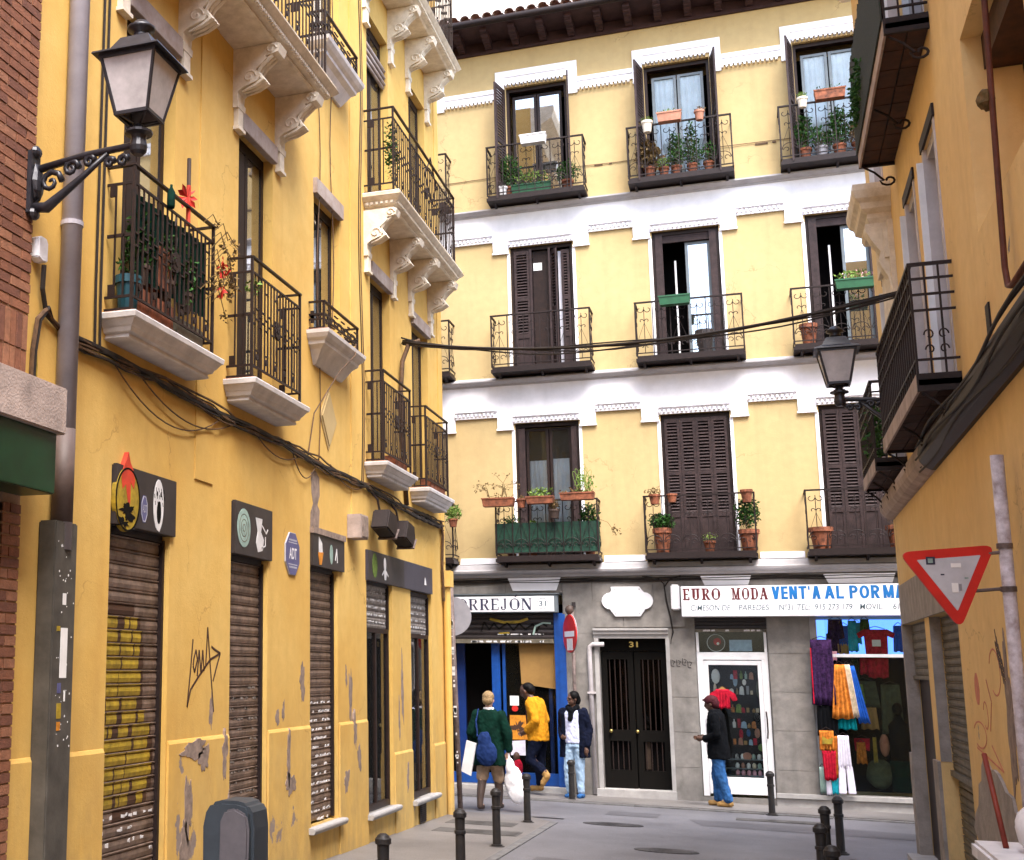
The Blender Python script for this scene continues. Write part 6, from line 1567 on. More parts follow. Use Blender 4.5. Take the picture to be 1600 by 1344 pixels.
# cable runs along the left facade
e = build(MB(TL).tube([(6.9 + i * .4, 3.60 - .006 * i + .02 * math.sin(i * .9), .03) for i in range(27)], .022, 6), 'wall_cables', 'cable', None, 'dark cable bundle running along the left facade under the small balconies', 'cable')
rnd = random.Random(3)
for k in range(7):
    o = rnd.uniform(-.06, .07); ph = rnd.uniform(0, 6)
    build(MB(TL).tube([(6.9 + i * .3, 3.60 - .0045 * i + o * .6 + .03 * math.sin(i * .7 + ph) + .012 * math.sin(i * 2.1 + ph), .025 + .02 * ((k + i) % 2)) for i in range(36)], rnd.uniform(.006, .012), 5), 'strand', 'cable' if k % 2 else 'cable_brown', e)
for (u0, u1, s) in ((7.6, 9.6, .28), (8.0, 9.9, .2), (11.2, 12.0, .25), (10.2, 11.6, .16), (12.4, 13.8, .15)):
    build(MB(TL).tube([(u0 + (u1 - u0) * t, 3.56 - s * 4 * t * (1 - t), .03) for t in [i / 14 for i in range(15)]], .006, 5), 'loose_strand', 'cable_brown', e)
for (u, v0, v1) in ((7.36, 3.62, 13), (7.43, 3.62, 13)):
    build(MB(TL).tube([(u, v0, .015), (u - .01, v0 + .4, .015), (u, v1, .015)], .011, 6), 'vertical_cable', 'cable', e)
build(MB(TL).tube([(6.60, 3.95, .06), (6.61, 3.8, .05), (6.68, 3.66, .04), (6.9, 3.6, .03)], .018, 6), 'feed_cable', 'cable', e)
for k, (a, b) in enumerate(((.0, .02), (.03, .04))):
    build(MB(TL).tube([(6.56 + a, 3.15, .02), (6.555 + a, 3.4, .03), (6.58 + a, 3.6, .04), (6.66 + a, 3.66 + b, .05), (6.75, 3.64, .04), (6.95, 3.58, .03)], .016, 6), 'bent_cable', 'cable' if k else 'cable_brown', e)
build(MB(TL).tube([(6.62, 3.15, .02), (6.62, 3.32, .02), (6.61, 3.4, .02)], .010, 6), 'yellow_tube', 'paint_yellow', e)
for (u, v0, v1, m_) in ((12.05, 3.5, 8.2, 'cable_brown'), (12.5, 5.1, 9.8, 'cable_brown'), (13.55, 3.5, 10.5, 'cable'), (13.62, 3.5, 10.5, 'cable_brown')):
    build(MB(TL).tube([(u + .06 * math.sin(i * .8), v0 + (v1 - v0) * i / 14, .02) for i in range(15)], .006, 5), 'vertical_cable', m_, e)
build(MB(TL).tube([(11.7, 3.5, .02), (11.85, 4.0, .04), (12.2, 4.5, .2), (12.6, 4.75, .24), (12.7, 4.9, .22)], .007, 5), 'loose_strand', 'cable_brown', e)
build(MB(TL).tube([(17.3, 3.5, .03), (17.35, 3.3, .04), (17.32, 2.9, .03), (17.38, 2.4, .03)], .02, 6), 'corner_loop', 'cable_brown', e)
for k in range(4): build(MB(TL).tube([(15.3 + k * .35, 3.42, .05), (15.6 + k * .38, 3.36, .12), (16.2 + k * .3, 3.4, .06)], .022, 6), 'slack_bundle', 'cable', e)

# ================================================================== bollards
BOL = None
def bollard(x, y, label, h=.62):
    global BOL
    z = G(x, y)
    if BOL is None:
        e = empty('bollard', (x, y, z), label, 'bollard', 'iron bollards along the kerbs')
        build(MB().lathe([(.060, 0), (.060, .03), (.045, .035), (.043, .40), (.052, .405), (.052, .43), (.043, .435), (.046, .54), (.060, .55), (.060, .585), (.050, .595), (.040, .61), (.022, .622)], x, y, 18, z), 'post', 'bollard_iron', e, smooth=False)
        build(MB().lathe([(.085, -.03), (.085, .012), (.06, .02)], x, y, 16, z), 'base_ring', 'bollard_iron', e)
        BOL = e; return e
    e = BOL.copy(); COL.objects.link(e); e.location = (x, y, z); e['label'] = label; e['group'] = 'iron bollards along the kerbs'
    for ch in list(BOL.children):
        c = ch.copy(); COL.objects.link(c); c.parent = e
    return e
bollard(-2.70, 9.45, 'nearest of the left kerb bollards, with only its head inside the picture')
bollard(-2.64, 11.75, 'second bollard on the left kerb, cut off by the lower picture edge')
bollard(-2.82, 14.34, 'third left kerb bollard, standing in front of the woman in green')
bollard(-2.96, 17.1, 'fourth left kerb bollard, at the corner beside the white carrier bag')
bollard(-2.92, 20.9, 'small far bollard in front of the jeans of the woman with the black scarf')
bollard(-.03, 20.45, 'far bollard beside the white framed shop door')
bollard(.66, 16.0, 'tallest looking bollard of the right pair, against the hanging white trousers')
bollard(.47, 14.5, 'bollard hidden behind the thick near one on the right kerb')
bollard(.36, 12.5, 'thick near bollard of the right kerb, left of the pair')
bollard(.38, 10.75, 'lowest right bollard, only its domed head showing at the picture edge')
# manholes and covers
def flat(name, cx, cy, rx, ry, label, rect=False, m='manhole_iron'):
    mb = MB(); n = 28
    P = [(cx - rx, cy - ry), (cx + rx, cy - ry), (cx + rx, cy + ry), (cx - rx, cy + ry)] if rect else [(cx + rx * math.cos(2 * math.pi * i / n), cy + ry * math.sin(2 * math.pi * i / n)) for i in range(n)]
    k = len(P)
    dz = .015 if name == 'access_cover' and cx < -2.8 else .008
    mb.v = [Vector((x, y, G(x, y) + dz)) for x, y in P] + [Vector((x, y, G(x, y) - .05)) for x, y in P]
    mb.f = [tuple(range(k))] + [(i, (i + 1) % k, k + (i + 1) % k, k + i) for i in range(k)]
    o = build(mb, name, m, None, label, 'manhole cover')
    rg = MB()
    for i in range(6):
        a = -ry + (i + .5) * ry / 3; hw = rx * (.95 if rect else math.sqrt(max(0, 1 - (a / ry) ** 2)) * .95)
        rg.v += [Vector((cx + sx * hw, cy + a + dy, G(cx, cy + a) + dz + .004)) for sx, dy in ((-1, -.015), (1, -.015), (1, .015), (-1, .015))]; b = len(rg.v) - 4; rg.f.append((b, b + 1, b + 2, b + 3))
    build(rg, 'ribs', m, o)
flat('manhole_cover', -1.95, 17.6, .38, .20, 'round iron manhole cover in the asphalt below the dark street door')
flat('manhole_cover', -1.12, 15.1, .34, .19, 'nearer round manhole cover close to the lower picture edge')
flat('access_cover', -3.45, 16.6, .42, .22, 'rectangular cover in the left pavement before the corner', True, 'cover_grey')
flat('access_cover', -3.3, 15.6, .5, .22, 'nearer rectangular cover in the left pavement by the third bollard', True, 'cover_grey')
flat('access_cover', .05, 19.5, .55, .16, 'long rectangular cover in the asphalt before the clothes shop', True, 'cover_grey')

# ================================================================== bin and dumpster
bx, by, bz = -2.875, 7.0, G(-2.9, 7)
e = empty('litter_bin', (bx, by, bz), 'grey plastic litter bin with rounded lid standing beside the second shutter', 'litter bin')
TBx = lambda u, v, w: Vector((bx + w, by + u, v))
pr = [(-.15, bz), (-.15, .40), (-.152, .60), (-.135, .68), (-.10, .735), (-.04, .75), (.06, .75), (.12, .735), (.15, .69), (.16, .60), (.16, .40), (.15, bz)]
build(MB(TBx).extr([(a, b) for a, b in pr], -.13, .13), 'body', 'bin_grey', e, bevel=.02)
TBf = lambda u, v, w: Vector((bx + u, by - w, v))
build(MB(TBf).prism([(-.04, .12), (.135, .12), (.145, .60), (.13, .68), (.06, .715), (-.0, .70), (-.03, .64)], .131, .16), 'front_panel', 'bin_panel', e, bevel=.012)
build(MB(TBf).box(-.03, .135, -.2, .10, .131, .145), 'lower_panel', 'bin_dark', e)
e = empty('dumpster', (1.2, 6.7, G(1.2, 6.7)), 'green rubbish container with a pale lid in the lower right corner', 'dumpster')
build(MB().box(.88, 1.38, G(1.2, 6.7) + .1, .64, 5.9, 7.0), 'body', 'green_box', e, bevel=.02); build(MB().box(.85, 1.40, .645, .725, 5.85, 7.03), 'lid', 'paint_white', e, bevel=.015)
for yy in (6.0, 6.9): build(MB().tube([(1.03, G(1.2, 6.7) + .06, yy), (1.07, G(1.2, 6.7) + .06, yy)], .06, 12), 'wheel', 'bin_dark', e)
wb = MB(); wb.ellip((1.13, 6.6, .83), (.155, .17, .135), 22, 14, .09)
build(wb, 'rubbish_bag', 'plastic_white', None, 'white plastic rubbish bag lying on the pale container lid', 'bag', smooth=True)
build(MB().tube([(.955, .728, 6.75), (.935, 1.12, 7.0)], .012, 8), 'red_stick', 'rust_red', None, 'red painted stick leaning above the green container', 'stick', smooth=True)

# ================================================================== plants
def pot(x, y, z, r, h, label, plant='leaf', pr_=(.14, .14, .14), n=130, ls=.05, m='terracotta', group=None, dz=None, name='potted_plant', flat_=0):
    mb = MB().lathe([(r * .7, 0), (r * .95, h * .8), (r * 1.08, h * .8), (r * 1.08, h), (r * .9, h), (r * .85, h * .85)], x, y, 14, z)
    o = build(mb, name, m, None, label, 'potted plant', group)
    if plant:
        build(MB().leaves((x, y, z + h + (dz if dz is not None else pr_[2] * .8)), pr_, int(n * 2.2), ls * .8), 'foliage', plant, o, recalc=False)
        st = MB()
        for k in range(5): a = k * 1.25; st.tube([(x, z + h * .9, y), (x + pr_[0] * .4 * math.cos(a), z + h + pr_[2] * 1.2, y + pr_[1] * .4 * math.sin(a))], .005, 4)
        build(st, 'stems', 'leaf_dry', o)
    return o
def planter(x0, x1, y0, y1, z, h, label, plant='leaf', m='terracotta', n=120, pz=.07, ls=.045, extra=None):
    mb = MB(); t = .02
    mb.v = [Vector(p) for p in ((x0 + t, y0 + t * .5, z), (x1 - t, y0 + t * .5, z), (x1 - t, y1 - t * .5, z), (x0 + t, y1 - t * .5, z), (x0, y0, z + h), (x1, y0, z + h), (x1, y1, z + h), (x0, y1, z + h))]
    mb.f = [(0, 3, 2, 1), (4, 5, 6, 7), (0, 1, 5, 4), (1, 2, 6, 5), (2, 3, 7, 6), (3, 0, 4, 7)]
    o = build(mb, 'window_box', m, None, label, 'planter')
    rm = MB().box(x0 - .008, x1 + .008, z + h - .02, z + h + .004, y0 - .008, y0 + .002); build(rm, 'rim', m, o)
    if plant: build(MB().leaves(((x0 + x1) / 2, (y0 + y1) / 2, z + h + pz * .7), ((x1 - x0) / 2 * .95, .07, pz), n, ls), 'foliage', plant, o, recalc=False)
    if extra: build(MB().leaves(extra[0], extra[1], extra[2], extra[3]), 'flowers', extra[4], o, recalc=False)
    return o
YR = D - .42
# level 3, first balcony
z3 = 9.675
planter(-3.72, -3.02, YR - .0 + .06, YR + .2, z3 + .11, .17, 'dark trough of bushy herbs on the left top-floor balcony', 'leaf_pale', 'green_box', 260, .16, .06)
pot(-3.78, D - .2, z3 + .1, .11, .2, 'tall bushy shrub at the left end of the left top-floor balcony', 'leaf', (.20, .14, .34), 420, .07)
pot(-3.88, YR + .1, z3 + .1, .09, .18, 'white patterned pot at the left foot of the left top-floor balcony', None, m='paint_white')
pot(-2.75, D - .2, z3 + .1, .10, .2, 'drooping dark plant at the right end of the left top-floor balcony', 'leaf', (.20, .12, .20), 160, .07)
o = planter(-3.50, -3.05, YR - .2, YR - .03, z3 + .93, .16, 'white scalloped window box on the rail of the left top-floor balcony', None, 'paint_white')
# level 3 middle
planter(-1.18, -.78, YR - .2, YR - .03, z3 + .98, .16, 'terracotta window box on the rail of the middle top-floor balcony', 'leaf_pale', 'terracotta_pale', 60, .04)
pot(-1.35, YR - .08, z3 + .86, .09, .2, 'pale basket pot at the left of the middle top-floor rail', 'leaf_pale', (.1, .08, .04), 50, .04, 'cream_plaster')
pot(-.50, YR - .08, z3 + .95, .08, .17, 'small orange pot at the right of the middle top-floor rail', 'leaf_dry', (.09, .08, .04), 40, .04, 'terracotta_pale')
pot(-1.35, YR + .13, z3 + .1, .10, .2, 'spiky dry yucca on the floor of the middle top-floor balcony', 'leaf_dry', (.20, .12, .24), 110, .16)
for k, (xx, lb) in enumerate(((-1.12, 'small terracotta pot beside the spiky yucca'), (-.92, 'pot with broad green leaves in the centre of the middle top-floor balcony'), (-.66, 'pot under the white flower, middle top-floor balcony'), (-.40, 'rightmost floor pot of the middle top-floor balcony'))):
    pot(xx, YR + .13, z3 + .1, .085, .17, lb, 'leaf' if k != 0 else 'leaf_pale', (.13, .1, (.1, .34, .42, .2)[k]), (60, 230, 200, 90)[k], .075)
# level 3 right
planter(1.28, 1.75, YR - .2, YR - .03, z3 + .98, .16, 'terracotta window box on the rail of the right top-floor balcony', 'leaf', 'terracotta', 60, .04)
pot(1.10, YR - .08, z3 + .92, .08, .17, 'striped cream pot hung on the rail of the right top-floor balcony', 'leaf_pale', (.08, .08, .05), 60, .04, 'cream_plaster')
for k, (xx, lb) in enumerate(((1.10, 'broad leaved plant at the left of the right top-floor balcony'), (1.35, 'grey decorated pot in the right top-floor balcony'), (1.62, 'dense green plant in the middle of the right top-floor balcony'), (1.9, 'dry twiggy plant near the right top-floor balcony end'))):
    pot(xx, YR + .13, z3 + .1, .10, .18, lb, ('leaf', 'leaf', 'leaf', 'leaf_dry')[k], (.16, .1, (.34, .2, .36, .22)[k]), (200, 100, 260, 140)[k], .09, m=('terracotta', 'disc_grey', 'terracotta', 'terracotta')[k])
# level 2
z2 = 6.545
planter(-1.30, -.80, YR - .2, YR - .03, z2 + .90, .15, 'long dark green window box on the middle second-floor rail', None, 'green_box')
planter(1.38, 1.95, YR - .2, YR - .03, z2 + .90, .15, 'green window box with pale and pink blooms on the right second-floor rail', 'leaf_pale', 'green_box', 130, .10, .06, ((1.75, YR - .1, z2 + 1.12), (.3, .08, .08), 40, .05, 'petal_pink'))
pot(.96, YR + .13, z2 + .1, .13, .34, 'tall terracotta jar at the left of the right second-floor balcony', None)
pot(-.62, YR + .2, z2 + .1, .14, .40, 'dark box and small red vase standing inside the middle second-floor balcony', None, m='sign_dark')
# level 1
z1 = 3.265
planter(-4.32, -3.78, YR - .22, YR - .03, z1 + .93, .14, 'left terracotta trough with dry twigs on the green screened balcony', 'leaf_dry', 'terracotta', 40, .05, .04)
planter(-3.58, -3.12, YR - .22, YR - .03, z1 + .95, .12, 'middle terracotta trough with bright grass on the green screened balcony', 'leaf_pale', 'terracotta', 170, .09, .06)
planter(-3.02, -2.46, YR - .22, YR - .03, z1 + .99, .12, 'right terracotta trough with a curling climber on the green screened balcony', 'leaf_dry', 'terracotta', 60, .06, .05)
pot(-3.67, YR - .1, z1 + .90, .08, .15, 'small terracotta pot between the left and middle troughs', 'leaf_dry', (.06, .06, .04), 16, .04)
pot(-3.13, YR - .10, z1 + .70, .09, .15, 'dark hanging pot with a pale cactus on the green screened balcony', 'leaf_dry', (.09, .08, .10), 90, .05, 'boot_brown')
tw = MB()
for (x, z, s, n_) in ((-4.2, z1 + 1.07, 1, 5), (-4.0, z1 + 1.07, -1, 5), (-3.9, z1 + 1.07, 1, 4)):
    for k in range(n_):
        a = random.uniform(.3, 1.1) * s; L = random.uniform(.2, .42); p = [(x, z, YR - .12), (x - .3 * L * a, z + L * .6, YR - .15), (x - L * a, z + L * random.uniform(.5, 1.0), YR - .2)]
        tw.tube(p, .004, 4); tw.leaves((p[2][0], p[2][2], p[2][1]), (.06, .05, .05), 9, .04)
build(tw, 'dry_climber', 'leaf_dry', None, 'wispy dry climber spreading left above the green screened balcony', 'plant', recalc=False)
tw = MB()
for k in range(10):
    x0 = -2.62 + random.uniform(-.1, .1); L = random.uniform(.2, .5); s = random.choice((-1, 1))
    tw.tube([(x0 + s * .14 * math.sin(t * .35) * (L + .3), z1 + 1.1 + L * math.sin(t * .26), YR - .12 + .02 * k * .1) for t in range(12)], .005, 4)
tw.leaves((-2.62, YR - .1, z1 + 1.25), (.18, .08, .20), 90, .06)
build(tw, 'curling_fern', 'leaf_pale', None, 'tall curling fern above the right end of the green screened balcony', 'plant', recalc=False)
for (xx, lb, r3, nn) in ((-3.9, 'leafy shrub behind the green screen, at its left', (.2, .1, .26), 260), (-3.55, 'pale foliage behind the green screen, under the small pot', (.14, .1, .22), 120), (-2.6, 'tall leafy shrub behind the green screen, at its right', (.16, .1, .36), 330)):
    pot(xx, YR + .18, z1 + .10, .10, .2, lb, 'leaf' if xx != -3.55 else 'leaf_pale', r3, nn, .08, dz=r3[2] * .9)
tw = MB()
tw.tube([(-2.42, 3.95, YR + .1), (-2.30, 3.9, YR + .15), (-2.18, 3.72, YR + .2)], .004, 4); tw.leaves((-2.2, YR + .2, 3.75), (.1, .08, .1), 26, .05); build(tw, 'trailing_twig', 'leaf_dry', None, 'thin trailing twig hanging beside the right post of the green screened balcony', 'plant', recalc=False)
pot(-1.52, YR - .05, z1 + .88, .09, .16, 'small red pot at the left rail corner of the closed middle balcony', 'leaf_dry', (.16, .1, .07), 50, .05)
pot(-1.25, YR - .05, z1 + .90, .08, .14, 'second small red pot on the left rail of the closed middle balcony', None)
pot(-1.44, YR + .12, z1 + .1, .14, .40, 'bushy basil in a big terracotta pot at the left end of the middle first-floor balcony', 'leaf', (.20, .16, .13), 420, .07)
pot(-.12, YR - .05, z1 + .86, .09, .2, 'slim terracotta vase on the right rail of the middle first-floor balcony', None)
pot(-.12, YR + .12, z1 + .1, .15, .34, 'leafy climber in a wide terracotta pot at the right end of the middle first-floor balcony', 'leaf', (.19, .15, .24), 380, .07, dz=.28)
pot(-.72, YR + .15, z1 + .1, .09, .18, 'small pot with yellow flowers at the foot of the closed shutters', 'leaf_pale', (.14, .08, .08), 46, .04)
pot(.93, YR + .12, z1 + .1, .17, .34, 'broad terracotta tub at the left corner of the right first-floor balcony', None)
pot(2.0, YR + .12, z1 + .1, .15, .34, 'terracotta pot half hidden behind the right building corner', 'leaf_dry', (.1, .1, .1), 40, .05)
pot(-4.86, YR - .02, z1 + .62, .08, .14, 'bright green tuft in a pot hanging on the far left balcony', 'leaf_pale', (.15, .1, .13), 220, .06)
# left facade balconies
zA = 3.885
pot(XL + .12, 7.62, zA, .09, .28, 'turquoise plastic tub behind the rail of the near left balcony', 'leaf', (.07, .06, .12), 60, .05, 'tub_teal')
for k, (yy, lb, nn) in enumerate(((7.75, 'dark bushy plant at the near end of the near left balcony', 260), (8.15, 'green clump in the centre of the near left balcony', 240), (8.5, 'leafy plant near the far end of the near left balcony', 240))):
    pot(XL + .14, yy, zA + .25, .07, .15, lb, 'leaf', (.07, .16, .26), nn, .06, 'boot_brown', dz=.15)
def lbox(y0, y1, z, h, label, m='terracotta'):
    mb = MB(TL); mb.box(y0, y1, z, z + h, .05, .19); return build(mb, 'window_box', m, None, label, 'planter', bevel=.01)
lbox(7.62, 8.22, zA, .22, 'brown trough low behind the rail of the near left balcony'); lbox(8.28, 8.76, zA, .17, 'grey green trough at the far end of the near left balcony', 'shutter_olive')
lbox(7.95, 8.2, zA + .3, .32, 'terracotta coloured board leaning inside the near left balcony rail')
lbox(14.35, 14.9, 3.80, .16, 'red brown trough on the floor of the balcony before the corner'); lbox(16.1, 16.9, 3.77, .16, 'red brown trough on the floor of the corner balcony')
ww = empty('windmill_toy', (XL + .2, 8.42, 4.9), 'red pinwheel flower toy with a striped stick above the near left balcony rail', 'toy')
build(MB().tube([(XL + .2, 4.8, 8.42), (XL + .2, 5.12, 8.42)], .018, 8), 'stick', 'paint_red', ww); build(MB().tube([(XL + .2, 5.12, 8.42), (XL + .2, 5.34, 8.42)], .016, 8), 'upper_stick', 'boot_brown', ww)
for k in range(9):
    a = k * .7; mb = MB(); c = Vector((XL + .2, 8.40, 5.02)); d = Vector((math.cos(a) * .45, math.cos(a) * .7, math.sin(a))); p = d.cross(Vector((0, 1, 0))).normalized()
    mb.v = [c, c + d * .07 + p * .022, c + d * .115, c + d * .07 - p * .022 + Vector((0, -.02, 0))]; mb.f = [(0, 1, 2, 3)]; build(mb, 'petal', 'petal_red', ww, recalc=False)
bt = MB().lathe([(.026, 0), (.03, .02), (.03, .12), (.010, .16), (.010, .18)], XL + .24, 8.03, 12, 4.80); build(bt, 'bottle', 'cloth_green', None, 'green glass bottle tied to the rail of the near left balcony', 'bottle', smooth=True)
tw = MB()
for k in range(16):
    yy = 8.6 + random.uniform(0, .3); L = random.uniform(.1, .34); zz = random.uniform(4.3, 4.95)
    p = [(XL + .22, zz, yy), (XL + .26, zz + L * .5, yy + L * .5), (XL + .26, zz + L * random.uniform(-.4, .6), yy + L * 1.1)]
    tw.tube(p, .004, 4); tw.leaves((p[2][0], p[2][2], p[2][1]), (.03, .06, .05), 16, .04)
build(tw, 'geranium', 'leaf_dry', None, 'straggly geranium spilling from the far corner of the near left balcony', 'plant', recalc=False)
fl = MB().leaves((XL + .26, 8.98, 4.62), (.03, .07, .07), 36, .05); fl.leaves((XL + .26, 8.92, 4.42), (.03, .04, .05), 14, .05); build(fl, 'red_blooms', 'petal_red', None, 'red geranium blooms beyond the far post of the near left balcony', 'flower', recalc=False)
fl = MB().leaves((XL + .2, 9.75, 4.70), (.05, .07, .06), 60, .045); build(fl, 'green_sprig', 'leaf_pale', None, 'green sprig caught on the near post of the second left balcony', 'plant', recalc=False)
fl = MB().leaves((XL + .3, 13.95, 7.55), (.06, .22, .38), 330, .05); build(fl, 'vine', 'leaf', None, 'dark green vine climbing the near rail of the long upper left balcony', 'plant', recalc=False)
fr_ = MB(TL); 
for pts in (((15.6, 7.9, .3), (15.9, 8.25, .3)), ((15.9, 8.25, .3), (16.2, 7.95, .3)), ((16.2, 7.95, .3), (15.95, 7.6, .3)), ((15.95, 7.6, .3), (15.6, 7.9, .3))): fr_.tube(list(pts), .010, 5)
fr_.tube([(15.4 + .09 * t, 7.9 + .14 * math.sin(t * .35), .32) for t in range(10)], .009, 5); build(fr_, 'wire_frame', 'iron_brown', None, 'bent wire frame sticking up from the long upper left balcony', 'wire frame')
# ivy on the right side upper balcony
fl = MB().leaves((XR - .345, 12.3, 6.75), (.035, .6, .25), 420, .05); build(fl, 'ivy', 'leaf', None, 'small dark ivy clinging to the reed screen of the upper right balcony', 'plant', recalc=False)
fl = MB().leaves((XR - .22, 14.6, 3.95), (.08, .7, .35), 500, .06); build(fl, 'balcony_plants', 'leaf', None, 'dark plants crowding the far right balcony behind the smaller lantern', 'plant', kind='stuff', recalc=False)
# ================================================================== shop goods
def garment(cx, w0, z0, z1, wt, wb, m, label, name='garment', folds=5, thick=.03, sleeve=0, skew=0.0, seed=0):
    """cloth hanging in front of the facade: a folded sheet with thickness"""
    rnd = random.Random(seed); n, k = 14, 8; mb = MB(TB); ph = rnd.uniform(0, 6); T_ = lambda u, v, w: (u, v, w)
    P = []
    for j in range(k + 1):
        t = j / k; z = z1 + (z0 - z1) * t; wd = wt + (wb - wt) * t
        for i in range(n + 1):
            s = i / n - .5; P.append((cx + skew * t + s * wd, z + .01 * math.sin(i + ph) * t, w0 + .018 * math.sin(s * folds * 6.28 + ph) * (.3 + t)))
    N = len(P); P2 = [(u, v, w - thick) for u, v, w in P]; F = []
    for j in range(k):
        for i in range(n):
            a = j * (n + 1) + i; F += [(a, a + 1, a + n + 2, a + n + 1), (N + a, N + a + n + 1, N + a + n + 2, N + a + 1)]
    for i in range(n): F += [(i, i + 1, N + i + 1, N + i), (k * (n + 1) + i, k * (n + 1) + i + 1, N + k * (n + 1) + i + 1, N + k * (n + 1) + i)]
    for j in range(k): a = j * (n + 1); F += [(a, a + n + 1, N + a + n + 1, N + a), (a + n, a + 2 * n + 1, N + a + 2 * n + 1, N + a + n)]
    mb.add(P + P2, F); o = build(mb, name, m, None, label, 'clothing', 'clothes hung at the clothes shop window', smooth=True)
    build(MB(TB).tube([(cx - wt * .4, z1 + .005, w0 - .01), (cx, z1 + .05, w0 - .01), (cx + wt * .4, z1 + .005, w0 - .01)], .006, 5), 'hanger', 'iron', o)
    return o
o = garment(.82, .16, .98, 1.98, .30, .36, 'cloth_purple', 'dark purple coat hanging beside the pillar of the clothes shop', seed=1)
build(MB(TB).box(.66, .675, 1.0, 1.85, .19, .2), 'red_edge', 'cloth_red', o)
o = garment(.84, .14, .52, .97, .28, .30, 'cloth_black', 'black skirt hanging below the purple coat', 'skirt', seed=2)
garment(1.06, .17, .78, 1.60, .14, .30, 'cloth_orange', 'orange patterned scarf hanging next to the purple coat', 'scarf', seed=3, folds=4)
garment(1.16, .15, .80, 1.60, .09, .12, 'cloth_cream', 'cream strip of cloth between orange scarf and blue cloth', 'scarf', seed=4, skew=.08)
garment(1.22, .13, .72, 1.58, .10, .16, 'cloth_blue', 'bright blue cloth slanting to the right in the shop window', 'scarf', seed=5, skew=.14)
garment(1.11, .12, .62, .80, .26, .28, 'cloth_teal', 'dark teal bundle beneath the orange scarf', 'bundled_cloth', seed=6)
garment(.81, .17, .30, .60, .20, .22, 'cloth_orange', 'small orange garment with a yellow print above the red one', 'blouse', seed=7)
build(MB(TB).prism([(.74, .40), (.88, .40), (.9, .50), (.82, .47), (.75, .52)], .19, .195), 'yellow_print', 'paint_yellow', bpy.data.objects['blouse'])
garment(.83, .17, -.14, .30, .20, .17, 'cloth_red', 'crimson and purple dress hanging low by the pillar', 'dress', seed=8)
garment(.94, .16, -.10, .52, .05, .06, 'cloth_orange', 'narrow orange strip beside the white trousers', 'scarf', seed=9)
e = garment(1.04, .18, .05, .53, .15, .19, 'cloth_white', 'white trousers hanging over the shop window sill', 'trousers', seed=10)
for s in (-1, 1):
    build(MB(TB).prism([(1.045 + s * .005, .08), (1.045 + s * .095, .08), (1.05 + s * .12, -.33), (1.05 + s * .012, -.33)], .13, .19), 'trouser_leg', 'cloth_white', e, bevel=.01)
garment(.90, .15, -.34, -.10, .11, .12, 'cloth_turquoise', 'turquoise cloth hanging at the very bottom beside white trousers', 'skirt', seed=11)
garment(.80, .14, -.36, -.12, .07, .08, 'cloth_white', 'short white cloth left of the turquoise one at the sill', 'cloth', seed=12)
garment(.72, .10, -.34, .05, .08, .09, 'paint_teal', 'grey green strip against the stone pillar base', 'cloth', seed=13)
# things inside the window
o = garment(1.62, -.12, 1.40, 2.14, .34, .28, 'cloth_red', 'red blouse with white tag in the blue lit upper window', 'blouse', seed=14)
for s in (-1, 1): build(MB(TB).prism([(1.62 + s * .15, 2.15), (1.62 + s * .27, 2.08), (1.62 + s * .24, 2.0), (1.62 + s * .14, 2.05)], -.14, -.10), 'sleeve', 'cloth_red', o, bevel=.008)
build(MB(TB).box(1.56, 1.68, 1.88, 1.98, -.098, -.094), 'tag', 'paper', o)
for (a, b, c, d, m_, lb) in ((1.02, 1.78, .2, .3, 'cloth_purple', 'purple folded garment on the shelf of the blue lit window'), (1.18, 1.90, .16, .3, 'cloth_blue', 'blue garment hanging in the blue lit window'), (1.36, 1.92, .12, .34, 'cloth_turquoise', 'turquoise garment in the blue lit window'), (1.15, 1.76, .16, .16, 'suede', 'brown bag shape standing on the shelf bar')):
    garment(a, -.2, b, min(b + d, 2.25), c, c * 1.1, m_, lb, seed=int(a * 50))
garment(.98, -.01, 1.66, 1.80, .14, .12, 'petal_pink', 'pink hat hooked on the left end of the window bar', 'hat', seed=33)
garment(1.40, -.25, .95, 1.35, .35, .45, 'cloth_olive', 'olive garment with pale leaves deep inside the shop window', 'blouse', seed=34)
garment(1.78, -.30, .55, 1.30, .26, .32, 'cloth_olive', 'grey green coat on a stand deep inside the shop window', 'coat', seed=35)
garment(1.50, -.22, .10, .50, .05, .06, 'paint_yellow', 'narrow yellow scarf in the dark of the shop window', 'scarf', seed=36)
garment(1.32, -.20, .30, .48, .22, .20, 'cloth_red', 'dull red cloth in the dark of the shop window', 'cloth', seed=37)
# shadowy mannequin with green skirt
e = empty('mannequin', TB(1.85, -.3, -.2), 'black clothed mannequin with a green skirt standing inside the shop window', 'mannequin')
build(MB(TB).tube([(1.85, -.30, -.25), (1.85, .16, -.25)], [.15, .16], 14), 'skirt', 'cloth_green', e, smooth=True)
build(MB(TB).tube([(1.85, .16, -.25), (1.85, .45, -.25), (1.85, .68, -.25), (1.85, .76, -.25), (1.85, .84, -.25)], [.15, .13, .15, .07, .05], 14), 'torso', 'cloth_black', e, smooth=True)
build(MB().ellip(TB(1.85, .93, -.25), (.075, .085, .10), 14, 10), 'head', 'paint_black', e, smooth=True)
rb = MB().ellip(TB(1.55, -.05, -.3), (.20, .15, .22), 16, 10, .15); build(rb, 'cloth_sack', 'cloth_olive', None, 'slumped olive sack on the floor of the clothes shop window', 'sack', smooth=True)
rb = MB().ellip(TB(1.64, .38, -.3), (.07, .08, .17), 14, 10, .1); build(rb, 'pink_bundle', 'terracotta_pale', None, 'pale pink bundle left of the black mannequin', 'cloth', smooth=True)
